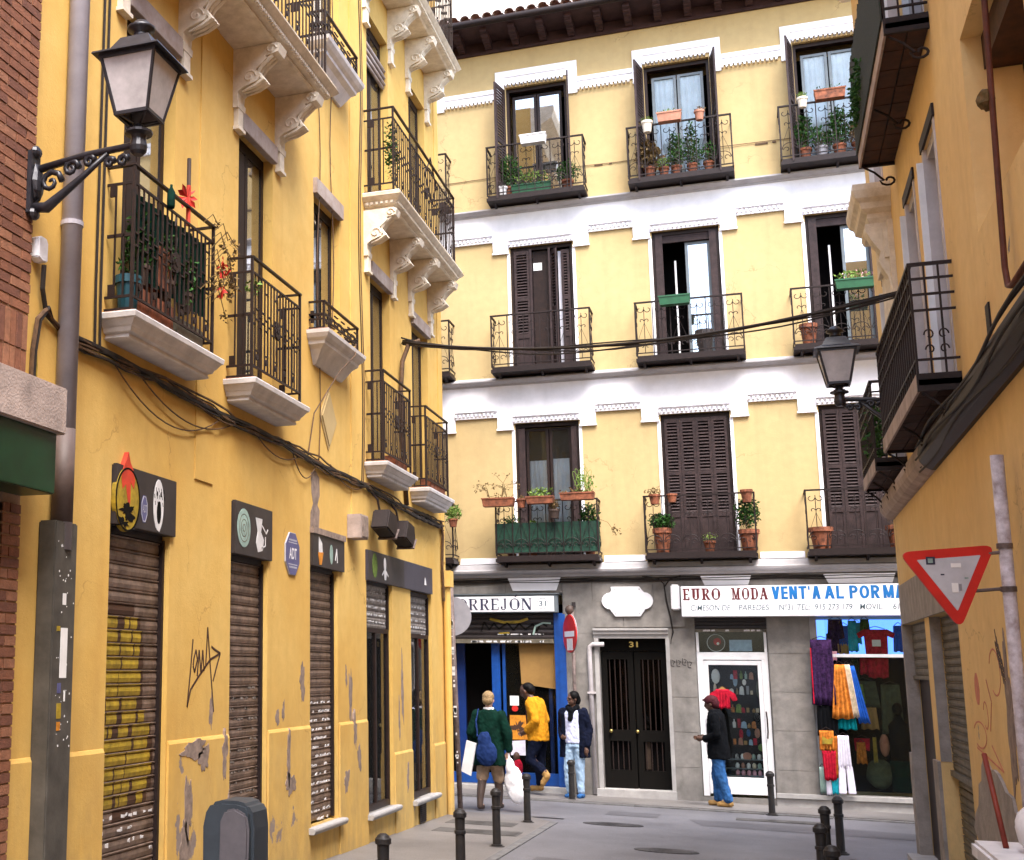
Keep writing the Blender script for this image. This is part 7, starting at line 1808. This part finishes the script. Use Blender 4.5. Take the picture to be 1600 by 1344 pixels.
# display behind the glass door
gd = 'goods on show behind the glass door'
o = garment(-.66, .035, .90, 1.20, .20, .22, 'cloth_red', 'red shirt on a wooden hanger at the glass door, above the person in black', 'shirt', seed=20)
for s in (-1, 1): build(MB(TB).prism([(-.66 + s * .08, 1.20), (-.66 + s * .19, 1.13), (-.66 + s * .22, 1.03), (-.66 + s * .15, 1.01), (-.66 + s * .095, 1.10)], .005, .04), 'sleeve', 'cloth_red', o, bevel=.008)
build(MB(TB).prism([(-.72, 1.20), (-.66, 1.245), (-.60, 1.20)], .01, .03), 'wooden_hanger', 'suede', o)
for (u0, v0, ww_, hh, m_, lb, nme) in ((-.82, 1.28, .13, .24, 'paint_white', 'white mask high behind the glass door', 'mask'), (-.66, 1.20, .16, .14, 'cloth_black', 'black cap behind the glass door', 'cap'), (-.50, 1.24, .07, .20, 'denim_pale', 'pale blue cloth strip behind the glass door', 'cloth'), (-.36, 1.26, .06, .10, 'paper', 'small white figurine high behind the glass door', 'figurine'),
    (-.22, .70, .10, .14, 'paper', 'white price card on a black bag behind the glass door', 'price_card'), (-.36, .62, .36, .26, 'cloth_black', 'black handbag in the middle of the door display', 'handbag'), (-.45, .42, .06, .16, 'cloth_red', 'red and white striped box in the door display', 'box'), (-.34, .46, .06, .12, 'denim', 'blue bottle in the door display', 'bottle'), (-.22, .44, .08, .16, 'terracotta_pale', 'beige doll in the door display', 'doll'),
    (-.18, .24, .12, .12, 'leaf_pale', 'lime green cloth in the door display', 'cloth'), (-.42, .10, .14, .12, 'terracotta_pale', 'pink cloth in the door display', 'cloth'), (-.80, 1.0, .05, .3, 'cream_plaster', 'pale wooden hook bar at the left of the door display', 'hook_bar'), (-.16, 1.05, .1, .3, 'cloth_olive', 'olive scarf at the right of the door display', 'scarf')):
    mb = MB(TB); n = 8; mb.prism([(u0 + ww_ / 2 + ww_ / 2 * math.cos(a) * (1 if abs(math.cos(a)) > .5 else .9), v0 + hh / 2 + hh / 2 * math.sin(a)) for a in [i * math.pi / 6 + .26 for i in range(12)]], -.22, -.13)
    build(mb, nme, m_, None, lb, nme.replace('_', ' '), gd, bevel=.006)
for r_, (zz, cols) in enumerate(((-.02, ['paint_white', 'terracotta_pale', 'paper', 'cloth_cream', 'paint_teal']), (-.13, ['petal_pink', 'petal_pink', 'petal_pink', 'petal_pink', 'petal_pink']), (.12, ['goods_mixed', 'paper', 'disc_grey', 'paint_teal', 'paper']))):
    build(MB(TB).box(-.84, -.12, zz - .02, zz - .008, -.34, -.12), 'shelf', 'frame_grey', EDo)
    for k, c_ in enumerate(cols):
        u = -.50 + k * .082; mb = MB(); mb.lathe([(.024, 0), (.030, .02), (.030, .06), (.018, .075), (.012, .085)], *TB(u, 0, -.16).xy, 10, zz - .008)
        build(mb, 'jar', c_, None, 'small jar in the rows at the foot of the glass door display', 'jar', 'small jars in rows behind the glass door', smooth=True)
e = build(discmesh(TB(-.72, 1.93, -.12), .13, .02, Matrix.Identity(4)), 'fan', 'iron', None, 'round fan with red hub behind the pane above the shop door', 'fan')
build(MB(TB).ring(-.72, 1.93, .14, .14, .01, -.108, -.10, 26), 'guard', 'sign_grey', e); build(MB(TB).disc(-.70, 1.95, .06, .06, -.108, -.09, 14), 'hub', 'cloth_red', e); build(MB(TB).disc(-.69, 1.92, .022, .022, -.089, -.08, 10), 'cap', 'paper', e)
build(MB(TB).box(-.52, -.18, 1.80, 1.98, -.12, -.115), 'notice_board', 'denim_pale', None, 'pale blue sheet behind the pane above the shop door', 'notice')
rnd = random.Random(12)
GL = [('small bottle', 'bottle'), ('little box', 'box'), ('purse', 'purse'), ('folded cloth', 'cloth'), ('necklace card', 'card')]
gm = ['paper', 'cloth_red', 'denim_pale', 'paint_teal', 'terracotta_pale', 'leaf_pale', 'cloth_purple', 'disc_grey', 'suede', 'cloth_cream', 'cloth_orange', 'paint_white']
gi = 0
for row, (zz, n_) in enumerate(((.34, 6), (.60, 5), (.84, 6), (1.12, 5), (1.36, 5))):
    for k in range(n_):
        u = -.52 + k * .075 + rnd.uniform(-.012, .012)
        if u > -.15: continue
        kind = GL[rnd.randrange(5)]; m_ = gm[rnd.randrange(len(gm))]; h_ = rnd.uniform(.06, .14); w_ = rnd.uniform(.025, .05); mb = MB(TB)
        if kind[1] == 'bottle': mb = MB().lathe([(w_ * .5, 0), (w_ * .6, h_ * .6), (w_ * .2, h_ * .75), (w_ * .2, h_)], *TB(u, 0, -.11).xy, 10, zz)
        elif kind[1] in ('purse', 'cloth'): mb.prism([(u - w_, zz), (u + w_, zz - .01), (u + w_ * .8, zz + h_ * .8), (u + w_ * .2, zz + h_), (u - w_ * .7, zz + h_ * .85)], -.13, -.09)
        else: mb.box(u - w_ * .6, u + w_ * .6, zz, zz + h_, -.13, -.09)
        build(mb, kind[1], m_, None, 'unclear small goods crowding the upper part of the glass door display', kind[1], 'small goods crowding the glass door display', bevel=.003 if kind[1] != 'bottle' else 0); gi += 1
for k, (u, z0_, z1_, wd_, m_, lb, nme_) in enumerate(((1.30, 1.35, 1.68, .10, 'cloth_green', 'green cloth strip under the window bar', 'cloth'), (1.46, 1.45, 1.70, .16, 'cloth_red', 'dull red top hanging just under the window bar', 'top'), (1.28, 1.0, 1.30, .22, 'leaf_pale', 'leaf green garment glowing behind the blue cloth', 'garment'),
    (1.45, .62, .95, .2, 'suede', 'tan garment in the dark middle of the shop window', 'garment'), (1.30, .1, .42, .12, 'cloth_orange', 'rust and yellow scarf low in the shop window', 'scarf'), (1.95, 1.80, 2.2, .14, 'cloth_blue', 'blue top at the right of the blue lit window', 'top'), (1.30, 1.80, 2.28, .12, 'cloth_turquoise', 'sea blue dress in the blue lit window', 'dress'), (1.06, 2.0, 2.3, .2, 'cloth_purple', 'violet dress at the upper left of the blue lit window', 'dress'), (1.48, 2.05, 2.3, .12, 'leaf', 'small green top above the red blouse', 'top'))):
    garment(u, -.14 - .02 * (k % 3), z0_, z1_, wd_, wd_ * 1.25, m_, lb, nme_, seed=60 + k, folds=3)
# shop front of the serif sign: things in the window
build(MB(TB).prism([(-3.89, 1.93), (-3.25, 1.93), (-3.27, 1.16), (-3.86, 1.24)], -.10, -.09), 'cardboard_panel', 'cardboard', None, 'large tan cardboard sheet covering the upper shop window', 'cardboard')
build(MB(TB).box(-4.07, -3.92, .88, 1.04, -.138, -.134), 'notice', 'paper', None, 'small white notice on the dark shop window', 'notice'); build(MB(TB).disc(-3.99, .83, .055, .05, -.138, -.134, 16), 'red_sticker', 'sign_red', None, 'round red sticker just below the small white notice', 'sticker')
po = build(MB(TB).box(-4.08, -3.75, .32, .72, -.138, -.130), 'poster', 'poster_orange', None, 'orange poster with a dark figure low in the shop window', 'poster')
build(blob(TB, -3.95, .53, .08, .09, -.131, -.128, seed=21, rough=.7), 'dark_figure', 'paint_brown', po); build(blob(TB, -3.85, .45, .07, .05, -.131, -.1275, seed=23, rough=.7), 'dark_shape', 'paint_brown', po)
build(MB(TB).prism([(-4.08, .06), (-3.83, .06), (-3.83, .31), (-4.08, .29)], -.138, -.133), 'white_poster', 'cloth_white', None, 'crumpled white sheet below the orange poster', 'poster')
for k in range(3): build(MB(TB).box(-3.72 + k * .08, -3.70 + k * .08 + .03, -.1, .6, -.17, -.15), 'hanging_cloth', ('denim_pale', 'cloth_olive', 'denim')[k], None, ('pale blue cloth strip', 'olive cloth strip', 'denim strip')[k] + ' in the shop window behind the man in yellow', 'cloth')
rb = MB().ellip(TB(-3.93, .06, .18), (.055, .06, .075), 12, 8); rb2 = build(rb, 'plaid_doll', 'skin_dark', None, 'small brown doll like bundle in red plaid beside the white carrier bag', 'doll', smooth=True)
build(MB().ellip(TB(-3.91, -.12, .18), (.085, .09, .15), 12, 8, .1), 'plaid_body', 'cloth_red', rb2, smooth=True)
# corner speaker: leaves on top etc. omitted

# ================================================================== people
def limb(mb, pts, rad, n=12, sq=1.0):
    """tapered rounded tube through points"""
    P = [Vector(p) for p in pts]
    for i in range(len(P)):
        mb.ellip(P[i], (rad[i],) * 3, 10, 7)
    mb.tube([(p.x, p.z, p.y) for p in P], rad, n)
def torso(mb, rings, n=20):
    """rings = (center, half width x, half depth y)"""
    base = len(mb.v)
    for c, a, b in rings:
        for j in range(n):
            q = 2 * math.pi * j / n
            cx, sx = math.cos(q), math.sin(q)
            mb.v.append(Vector(c) + Vector((a * math.copysign(abs(cx) ** .85, cx), b * math.copysign(abs(sx) ** .85, sx), 0)))
    for i in range(len(rings) - 1):
        for j in range(n):
            a = base + i * n + j; b = base + i * n + (j + 1) % n; mb.f.append((a, b, b + n, a + n))
    mb.f.append(tuple(base + j for j in range(n))[::-1]); mb.f.append(tuple(base + (len(rings) - 1) * n + j for j in range(n)))
def fuse(mb, name, m, par, M_, vox=.012, label=None, smooth_it=4):
    me = bpy.data.meshes.new(name); me.from_pydata([M_ @ v for v in mb.v], [], mb.f)
    o = bpy.data.objects.new(name, me); COL.objects.link(o)
    bm = bmesh.new(); bm.from_mesh(me); bmesh.ops.recalc_face_normals(bm, faces=bm.faces); bm.to_mesh(me); bm.free()
    r = o.modifiers.new('r', 'REMESH'); r.mode = 'VOXEL'; r.voxel_size = vox; r.use_smooth_shade = True
    s = o.modifiers.new('s', 'SMOOTH'); s.factor = .5; s.iterations = smooth_it
    dg = bpy.context.evaluated_depsgraph_get(); me2 = bpy.data.meshes.new_from_object(o.evaluated_get(dg))
    bpy.data.objects.remove(o); bpy.data.meshes.remove(me)
    if m.startswith(('cloth', 'denim', 'suede')):
        from mathutils import noise
        nn = [v.normal.copy() for v in me2.vertices]
        for v, q in zip(me2.vertices, nn):
            c_ = v.co; k = noise.noise(Vector((c_.x * 13, c_.y * 13, c_.z * 6))) + .6 * noise.noise(Vector((c_.x * 30 + c_.z * 14, c_.y * 30, c_.z * 22 + 7)))
            v.co = c_ + q * k * .013
    for p in me2.polygons: p.use_smooth = True
    me2.materials.clear(); me2.materials.append(MATS[m]); me2.name = name
    c = sum((v.co for v in me2.vertices), Vector()) / max(1, len(me2.vertices))
    for v in me2.vertices: v.co -= c
    me2.update(); return _link(name, me2, c, par)
def hand(mb, w, d, curl=.5, s=1.0, side=1):
    """w wrist, d unit direction of the hand; five separate curled fingers"""
    w = Vector(w); d = Vector(d).normalized(); x = d.cross(Vector((0, 1, 0)) if abs(d.y) < .8 else Vector((1, 0, 0))).normalized(); y = d.cross(x)
    limb(mb, [w, w + d * .04 * s, w + d * .085 * s], [.024 * s, .030 * s, .026 * s])
    for k in range(4):
        L = (.065, .075, .070, .052)[k] * s; b = w + d * .085 * s + x * (k - 1.5) * .017 * s
        p1 = b + d * L * .45 + y * curl * .01; p2 = p1 + (d * (1 - curl) + y * curl).normalized() * L * .32; p3 = p2 + (d * (1 - curl * 1.6) + y * curl * 1.4).normalized() * L * .28
        limb(mb, [b, p1, p2, p3], [.009 * s, .0085 * s, .008 * s, .007 * s], 8)
    b = w + d * .03 * s - x * .026 * s * side; limb(mb, [b, b - x * .018 * s * side + d * .03 * s, b - x * .012 * s * side + d * .055 * s + y * .01], [.012 * s, .010 * s, .008 * s], 8)
def head(mb, c, yaw, tilt=0.0, s=1.0):
    """head centre c; faces +y before yaw"""
    M_ = Matrix.Translation(c) @ Matrix.Rotation(yaw, 4, 'Z') @ Matrix.Rotation(tilt, 4, 'X')
    def e(p, r, nu=14, nv=10): mb.ellip(M_ @ (Vector(p) * s), [q * s for q in r], nu, nv, M=M_.to_3x3())
    e((0, -.012, .025), (.074, .092, .088)); e((0, .012, -.045), (.056, .066, .066)); e((0, .045, -.085), (.03, .03, .022))
    e((0, .088, -.018), (.014, .022, .026)); e((0, .082, -.055), (.024, .014, .010)); e((0, .080, .018), (.05, .014, .010))
    for sx in (-1, 1): e((sx * .074, -.005, -.015), (.010, .020, .032)); e((sx * .03, .076, .0), (.012, .010, .008))
    return M_
def place(x, y, yaw, sc=1.0, zoff=0.0):
    return Matrix.Translation((x, y, G(x, y) + zoff)) @ Matrix.Rotation(yaw, 4, 'Z') @ Matrix.Scale(sc, 4)
def eyes(M_, Mh, par, s=1.0):
    mb = MB()
    for sx in (-1, 1): mb.ellip(M_ @ (Mh @ Vector((sx * .031, .083, .002)) if False else Mh @ Vector((sx * .031, .084, .002))), (.008, .008, .006), 8, 6)
    build(mb, 'eyes', 'paint_black', par, smooth=True)

# --- woman in green seen from behind, carrying bags
x, y = -3.70, 18.45
M1 = place(x, y, R(-6), .965, .022)
P1 = empty('person', (x, y, G(x, y)), 'person with short fair hair in a long green coat seen from behind, carrying shopping bags', 'person')
b = MB(); Mh = head(b, (0.0, .02, 1.555), R(0), R(-8)); limb(b, [(0, 0, 1.36), (0, .01, 1.47)], [.055, .05])
torso(b, [((0, 0, .80), .15, .11), ((0, 0, .95), .15, .11), ((0, 0, 1.15), .14, .10), ((0, 0, 1.32), .17, .09), ((0, 0, 1.40), .08, .06)])
limb(b, [(-.17, 0, 1.34), (-.23, -.03, 1.10), (-.20, .06, .90)], [.05, .042, .032]); hand(b, (-.20, .07, .89), (0, .4, -1), .5)
limb(b, [(.17, 0, 1.34), (.25, .0, 1.08), (.27, .02, .84)], [.05, .042, .030]); hand(b, (.27, .02, .83), (0, .0, -1), .8)
limb(b, [(-.09, 0, .85), (-.10, -.06, .46), (-.11, -.16, .09)], [.085, .06, .045]); limb(b, [(.08, 0, .85), (.10, .10, .46), (.10, .10, .09)], [.085, .06, .045])
limb(b, [(-.11, -.16, .07), (-.11, -.05, .04)], [.04, .035]); limb(b, [(.10, .10, .07), (.10, .22, .04)], [.04, .035])
fuse(b, 'body', 'skin_pale', P1, M1, .008)
h = MB(); h.ellip((0, -.005, 1.60), (.088, .103, .088), 16, 12, .06); h.ellip((0, -.045, 1.55), (.082, .07, .075), 14, 10, .08); fuse(h, 'hair', 'hair_blond', P1, M1, .01)
c = MB(); torso(c, [((0, -.01, .62), .245, .16), ((0, -.01, .72), .235, .165), ((0, 0, .92), .20, .15), ((0, 0, 1.15), .185, .135), ((0, 0, 1.30), .205, .12), ((0, 0, 1.38), .16, .10), ((0, .0, 1.425), .075, .07)])
limb(c, [(-.175, 0, 1.33), (-.26, -.04, 1.08), (-.22, .05, .92)], [.085, .075, .06]); limb(c, [(.175, 0, 1.33), (.27, .0, 1.08), (.285, .02, .87)], [.085, .075, .062])
fuse(c, 'coat', 'cloth_green', P1, M1, .012)
c = MB(); torso(c, [((0, 0, 1.40), .085, .075), ((0, 0, 1.45), .075, .068)]); fuse(c, 'collar', 'paint_white', P1, M1, .01, smooth_it=1)
c = MB(); torso(c, [((0, 0, .60), .17, .12), ((0, 0, .82), .165, .12)]); limb(c, [(-.085, 0, .75), (-.10, -.05, .45)], [.105, .085]); limb(c, [(.085, 0, .75), (.10, .08, .43)], [.105, .085]); fuse(c, 'trousers', 'cloth_beige', P1, M1, .012)
c = MB(); limb(c, [(-.10, -.06, .42), (-.11, -.13, .22), (-.11, -.17, .08)], [.068, .058, .045]); limb(c, [(-.11, -.17, .05), (-.11, -.05, .035)], [.045, .04]); limb(c, [(.10, .08, .40), (.10, .10, .22), (.10, .10, .08)], [.068, .058, .045]); limb(c, [(.10, .10, .05), (.10, .21, .035)], [.045, .04]); fuse(c, 'boots', 'boot_brown', P1, M1, .01)
def W1(p): return M1 @ Vector(p)
bg_ = MB(); 
for (cx, cy, cz, rx, ry, rz) in ((.02, -.22, .80, .16, .07, .19), (.0, -.22, .98, .10, .055, .14)): bg_.ellip((cx, cy, cz), (rx, ry, rz), 16, 12)
sb_ = fuse(bg_, 'shoulder_bag', 'cloth_bluebag', None, M1, .012); tag(sb_, 'navy shoulder bag on the back of the person in green', 'bag')
bg_ = MB(); limb(bg_, [(-.12, -.19, 1.04), (-.15, -.15, 1.25), (-.15, -.02, 1.42)], [.018, .016, .016]); fuse(bg_, 'strap', 'cloth_bluebag', sb_, M1, .01)
mb = MB(); q = [(-.25, -.30, .98), (-.10, -.32, .94), (-.19, -.32, .48), (-.34, -.30, .54)]
mb.v = [W1(p) for p in q] + [W1((p[0], p[1] + .03, p[2])) for p in q]; mb.f = [(0, 1, 2, 3), (7, 6, 5, 4), (0, 4, 5, 1), (1, 5, 6, 2), (2, 6, 7, 3), (3, 7, 4, 0)]
build(mb, 'paper_bag', 'paper', None, 'flat white paper bag under the left arm of the person in green', 'bag')
bg_ = MB(); 
for (cx, cy, cz, rx, ry, rz) in ((.35, .0, .40, .14, .07, .22), (.39, .0, .25, .13, .08, .16), (.31, -.02, .60, .07, .05, .14)): bg_.ellip((cx, cy, cz), (rx, ry, rz), 16, 12, .12)
cbg = fuse(bg_, 'carrier_bag', 'plastic_white', None, M1, .010, smooth_it=2); tag(cbg, 'bulging white plastic carrier bag hanging from the right hand of the person in green', 'bag')
mb = MB(); 
for s in (-1, 1): mb.tube([tuple(W1((.28, 0, .80)))[0:1] + (W1((.28, 0, .80)).z, W1((.28, 0, .80)).y), (W1((.31 + s * .03, 0, .62)).x, W1((.31 + s * .03, 0, .62)).z, W1((.31 + s * .03, 0, .62)).y)], .008, 5)
build(mb, 'handles', 'plastic_white', cbg)
# --- man in mustard jacket, leaning, facing left
x, y = -3.50, 21.35
M2 = place(x, y, R(78), 1.04, .08)
P2 = empty('person', (x, y, G(x, y)), 'person in a mustard yellow jacket with bowed head leaning at the shopfront, one foot raised', 'person')
b = MB(); Mh = head(b, (0, .17, 1.515), R(0), R(-24)); limb(b, [(0, .03, 1.35), (0, .12, 1.45)], [.06, .055])
torso(b, [((0, -.02, .82), .15, .11), ((0, -.02, 1.0), .15, .11), ((0, 0, 1.2), .16, .11), ((0, .02, 1.34), .18, .09), ((0, .03, 1.40), .08, .06)])
limb(b, [(-.18, .02, 1.34), (-.22, -.06, 1.08), (-.18, .10, .92)], [.055, .045, .034]); hand(b, (-.18, .11, .915), (.2, 1, -.5), .6, side=-1)
limb(b, [(.18, .02, 1.34), (.22, -.04, 1.08), (.16, .14, .92)], [.055, .045, .034]); hand(b, (.16, .15, .915), (-.2, 1, -.5), .6)
limb(b, [(.09, -.02, .85), (.09, .0, .46), (.09, .02, .09)], [.09, .065, .045]); limb(b, [(-.09, -.02, .85), (-.10, .07, .48), (-.10, -.14, .30)], [.09, .07, .05])
fuse(b, 'body', 'skin_dark', P2, M2, .008); eyes(M2, Mh, P2)
h = MB(); h.ellip((0, .13, 1.575), (.088, .10, .075), 16, 12, .1); h.ellip((0, .085, 1.54), (.085, .07, .08), 14, 10, .1); fuse(h, 'hair', 'hair_black', P2, M2, .01)
c = MB(); torso(c, [((0, -.02, .76), .20, .15), ((0, -.02, .86), .20, .155), ((0, -.01, 1.05), .185, .145), ((0, 0, 1.2), .19, .14), ((0, .02, 1.32), .215, .125), ((0, .03, 1.38), .15, .10), ((0, .05, 1.43), .09, .085)])
limb(c, [(-.19, .02, 1.33), (-.235, -.07, 1.08), (-.19, .08, .93)], [.085, .072, .058]); limb(c, [(.19, .02, 1.33), (.235, -.05, 1.08), (.175, .11, .93)], [.085, .072, .058])
fuse(c, 'jacket', 'cloth_mustard', P2, M2, .012)
c = MB(); torso(c, [((0, .06, .98), .11, .10), ((0, .07, 1.15), .11, .10), ((0, .08, 1.34), .07, .09)]); fuse(c, 'shirt', 'hair_maroon', P2, M2, .012)
c = MB(); torso(c, [((0, -.02, .74), .165, .13), ((0, -.02, .9), .165, .125)]); limb(c, [(.09, -.02, .80), (.09, .01, .46), (.09, .01, .12)], [.11, .085, .068]); limb(c, [(-.09, -.02, .80), (-.10, .08, .48), (-.10, -.11, .32)], [.11, .088, .068]); fuse(c, 'trousers', 'cloth_navy', P2, M2, .012)
c = MB(); limb(c, [(.09, .01, .13), (.09, .01, .06)], [.06, .05]); limb(c, [(.09, .0, .045), (.09, .14, .035)], [.05, .042]); limb(c, [(-.10, -.12, .31), (-.10, -.16, .27)], [.06, .05]); limb(c, [(-.10, -.18, .25), (-.10, -.11, .13)], [.05, .042]); fuse(c, 'boots', 'suede', P2, M2, .010)
# --- woman with black scarf
x, y = -2.90, 21.25
M3 = place(x, y, R(168), 1.0, .022)
P3 = empty('person', (x, y, G(x, y)), 'person in pale blue jeans, lilac shirt, black scarf and open dark coat', 'person')
b = MB(); Mh = head(b, (0, .01, 1.535), R(-38), 0); limb(b, [(0, 0, 1.34), (0, .0, 1.45)], [.05, .046])
torso(b, [((0, 0, .80), .15, .11), ((0, 0, .95), .14, .10), ((0, 0, 1.12), .12, .09), ((0, 0, 1.28), .16, .09), ((0, 0, 1.38), .08, .06)])
limb(b, [(-.16, 0, 1.32), (-.22, -.02, 1.05), (-.21, .06, .80)], [.05, .042, .030]); hand(b, (-.21, .07, .79), (0, .2, -1), .5)
limb(b, [(.16, 0, 1.32), (.20, -.05, 1.07), (.16, .10, .93)], [.05, .042, .030]); hand(b, (.16, .11, .93), (-.4, .8, 0), .7)
limb(b, [(-.09, 0, .85), (-.08, .0, .46), (-.08, -.01, .09)], [.085, .06, .042]); limb(b, [(.09, 0, .85), (.10, .03, .46), (.10, .02, .09)], [.085, .06, .042])
fuse(b, 'body', 'skin_dark', P3, M3, .008); eyes(M3, Mh, P3)
h = MB(); h.ellip(Mh @ Vector((0, -.025, .04)), (.088, .098, .085), 16, 12); h.ellip(Mh @ Vector((0, -.07, -.02)), (.07, .06, .09), 14, 10); fuse(h, 'hair', 'hair_black', P3, M3, .01)
c = MB(); torso(c, [((0, .01, .84), .155, .115), ((0, .01, 1.0), .15, .115), ((0, .01, 1.15), .14, .11), ((0, .01, 1.30), .165, .11), ((0, .01, 1.37), .09, .08)]); fuse(c, 'shirt', 'cloth_lilac', P3, M3, .01)
c = MB(); limb(c, [(-.08, .02, 1.40), (-.03, .07, 1.36), (.04, .07, 1.36), (.08, .02, 1.40), (.05, -.05, 1.41), (-.05, -.05, 1.41), (-.08, .02, 1.40)], [.045] * 7); limb(c, [(0, .085, 1.35), (.01, .11, 1.22)], [.06, .045]); limb(c, [(-.06, -.04, 1.46), (.06, -.04, 1.46)], [.03, .03]); fuse(c, 'scarf', 'cloth_black', P3, M3, .01)
c = MB()
for s in (-1, 1):
    torso(c, [((s * .155, -.02, .62), .085, .13), ((s * .15, -.02, .85), .08, .125), ((s * .145, -.01, 1.1), .065, .11), ((s * .14, 0, 1.30), .085, .10), ((s * .12, -.01, 1.38), .06, .07)])
torso(c, [((0, -.10, .62), .16, .05), ((0, -.09, .9), .15, .05), ((0, -.08, 1.2), .15, .045), ((0, -.06, 1.38), .13, .04)])
limb(c, [(-.17, 0, 1.32), (-.235, -.02, 1.05), (-.225, .05, .83)], [.078, .068, .058]); limb(c, [(.17, 0, 1.32), (.215, -.05, 1.07), (.175, .07, .94)], [.078, .068, .056]); fuse(c, 'coat', 'cloth_navy', P3, M3, .012)
c = MB(); torso(c, [((0, 0, .78), .155, .115), ((0, 0, .9), .15, .11)]); limb(c, [(-.085, 0, .80), (-.082, .01, .46), (-.08, 0, .10)], [.10, .072, .055]); limb(c, [(.085, 0, .80), (.10, .04, .46), (.10, .02, .10)], [.10, .072, .055]); fuse(c, 'jeans', 'denim_pale', P3, M3, .010)
c = MB(); limb(c, [(-.08, -.03, .04), (-.08, .10, .03)], [.045, .036]); limb(c, [(.10, -.01, .04), (.11, .12, .03)], [.045, .036]); fuse(c, 'shoes', 'denim', P3, M3, .009)
# --- person by the glass door, in profile
x, y = -.75, 21.26
M4 = place(x, y, R(80), 1.0, .022)
P4 = empty('person', (x, y, G(x, y)), 'person in black coat, blue jeans and tan trainers standing sideways at the glass shop door', 'person')
b = MB(); Mh = head(b, (0, .07, 1.525), R(0), R(-12)); limb(b, [(0, .01, 1.35), (0, .04, 1.45)], [.055, .05])
torso(b, [((0, 0, .82), .15, .11), ((0, 0, 1.0), .14, .11), ((0, 0, 1.2), .16, .11), ((0, 0, 1.33), .17, .09), ((0, 0, 1.40), .08, .06)])
limb(b, [(-.17, 0, 1.33), (-.21, -.03, 1.08), (-.17, .16, 1.0)], [.05, .045, .032]); hand(b, (-.17, .17, 1.0), (.2, 1, .1), .5, side=-1)
limb(b, [(.17, 0, 1.33), (.21, -.03, 1.08), (.16, .18, 1.0)], [.05, .045, .032]); hand(b, (.16, .19, 1.0), (-.2, 1, .1), .5)
limb(b, [(-.09, 0, .85), (-.09, -.04, .46), (-.09, -.14, .09)], [.085, .062, .045]); limb(b, [(.09, 0, .85), (.09, .05, .46), (.09, .04, .09)], [.085, .062, .045])
fuse(b, 'body', 'skin_dark', P4, M4, .008); eyes(M4, Mh, P4)
h = MB(); h.ellip(Mh @ Vector((0, -.02, .045)), (.09, .105, .085), 16, 12, .1); h.ellip(Mh @ Vector((0, -.06, -.01)), (.08, .07, .09), 14, 10, .1); h.ellip(Mh @ Vector((0, .07, .07)), (.05, .05, .02), 10, 8); fuse(h, 'cap', 'hair_maroon', P4, M4, .010)
c = MB(); torso(c, [((0, -.01, .70), .20, .16), ((0, -.01, .85), .195, .16), ((0, 0, 1.05), .175, .145), ((0, 0, 1.22), .185, .135), ((0, 0, 1.33), .195, .12), ((0, .01, 1.40), .12, .10), ((0, .02, 1.44), .08, .08)])
limb(c, [(-.18, 0, 1.33), (-.22, -.04, 1.08), (-.18, .13, 1.0)], [.082, .07, .055]); limb(c, [(.18, 0, 1.33), (.22, -.04, 1.08), (.17, .15, 1.0)], [.082, .07, .055]); fuse(c, 'coat', 'cloth_black', P4, M4, .012)
c = MB(); torso(c, [((0, .09, .80), .05, .08), ((0, .09, 1.30), .05, .075)]); fuse(c, 'shirt', 'paint_white', P4, M4, .012)
c = MB(); torso(c, [((0, 0, .72), .155, .12), ((0, 0, .9), .15, .12)]); limb(c, [(-.085, 0, .78), (-.09, -.04, .46), (-.09, -.13, .11)], [.105, .08, .068]); limb(c, [(.085, 0, .78), (.09, .05, .46), (.09, .05, .11)], [.105, .08, .068]); fuse(c, 'jeans', 'denim', P4, M4, .012)
c = MB(); limb(c, [(-.09, -.16, .045), (-.09, .0, .035)], [.048, .040]); limb(c, [(.09, .02, .045), (.09, .17, .035)], [.048, .040]); fuse(c, 'trainers', 'suede', P4, M4, .009)
c = MB(); limb(c, [(-.09, -.17, .015), (-.09, .02, .013)], [.042, .036]); limb(c, [(.09, .01, .015), (.09, .18, .013)], [.042, .036])
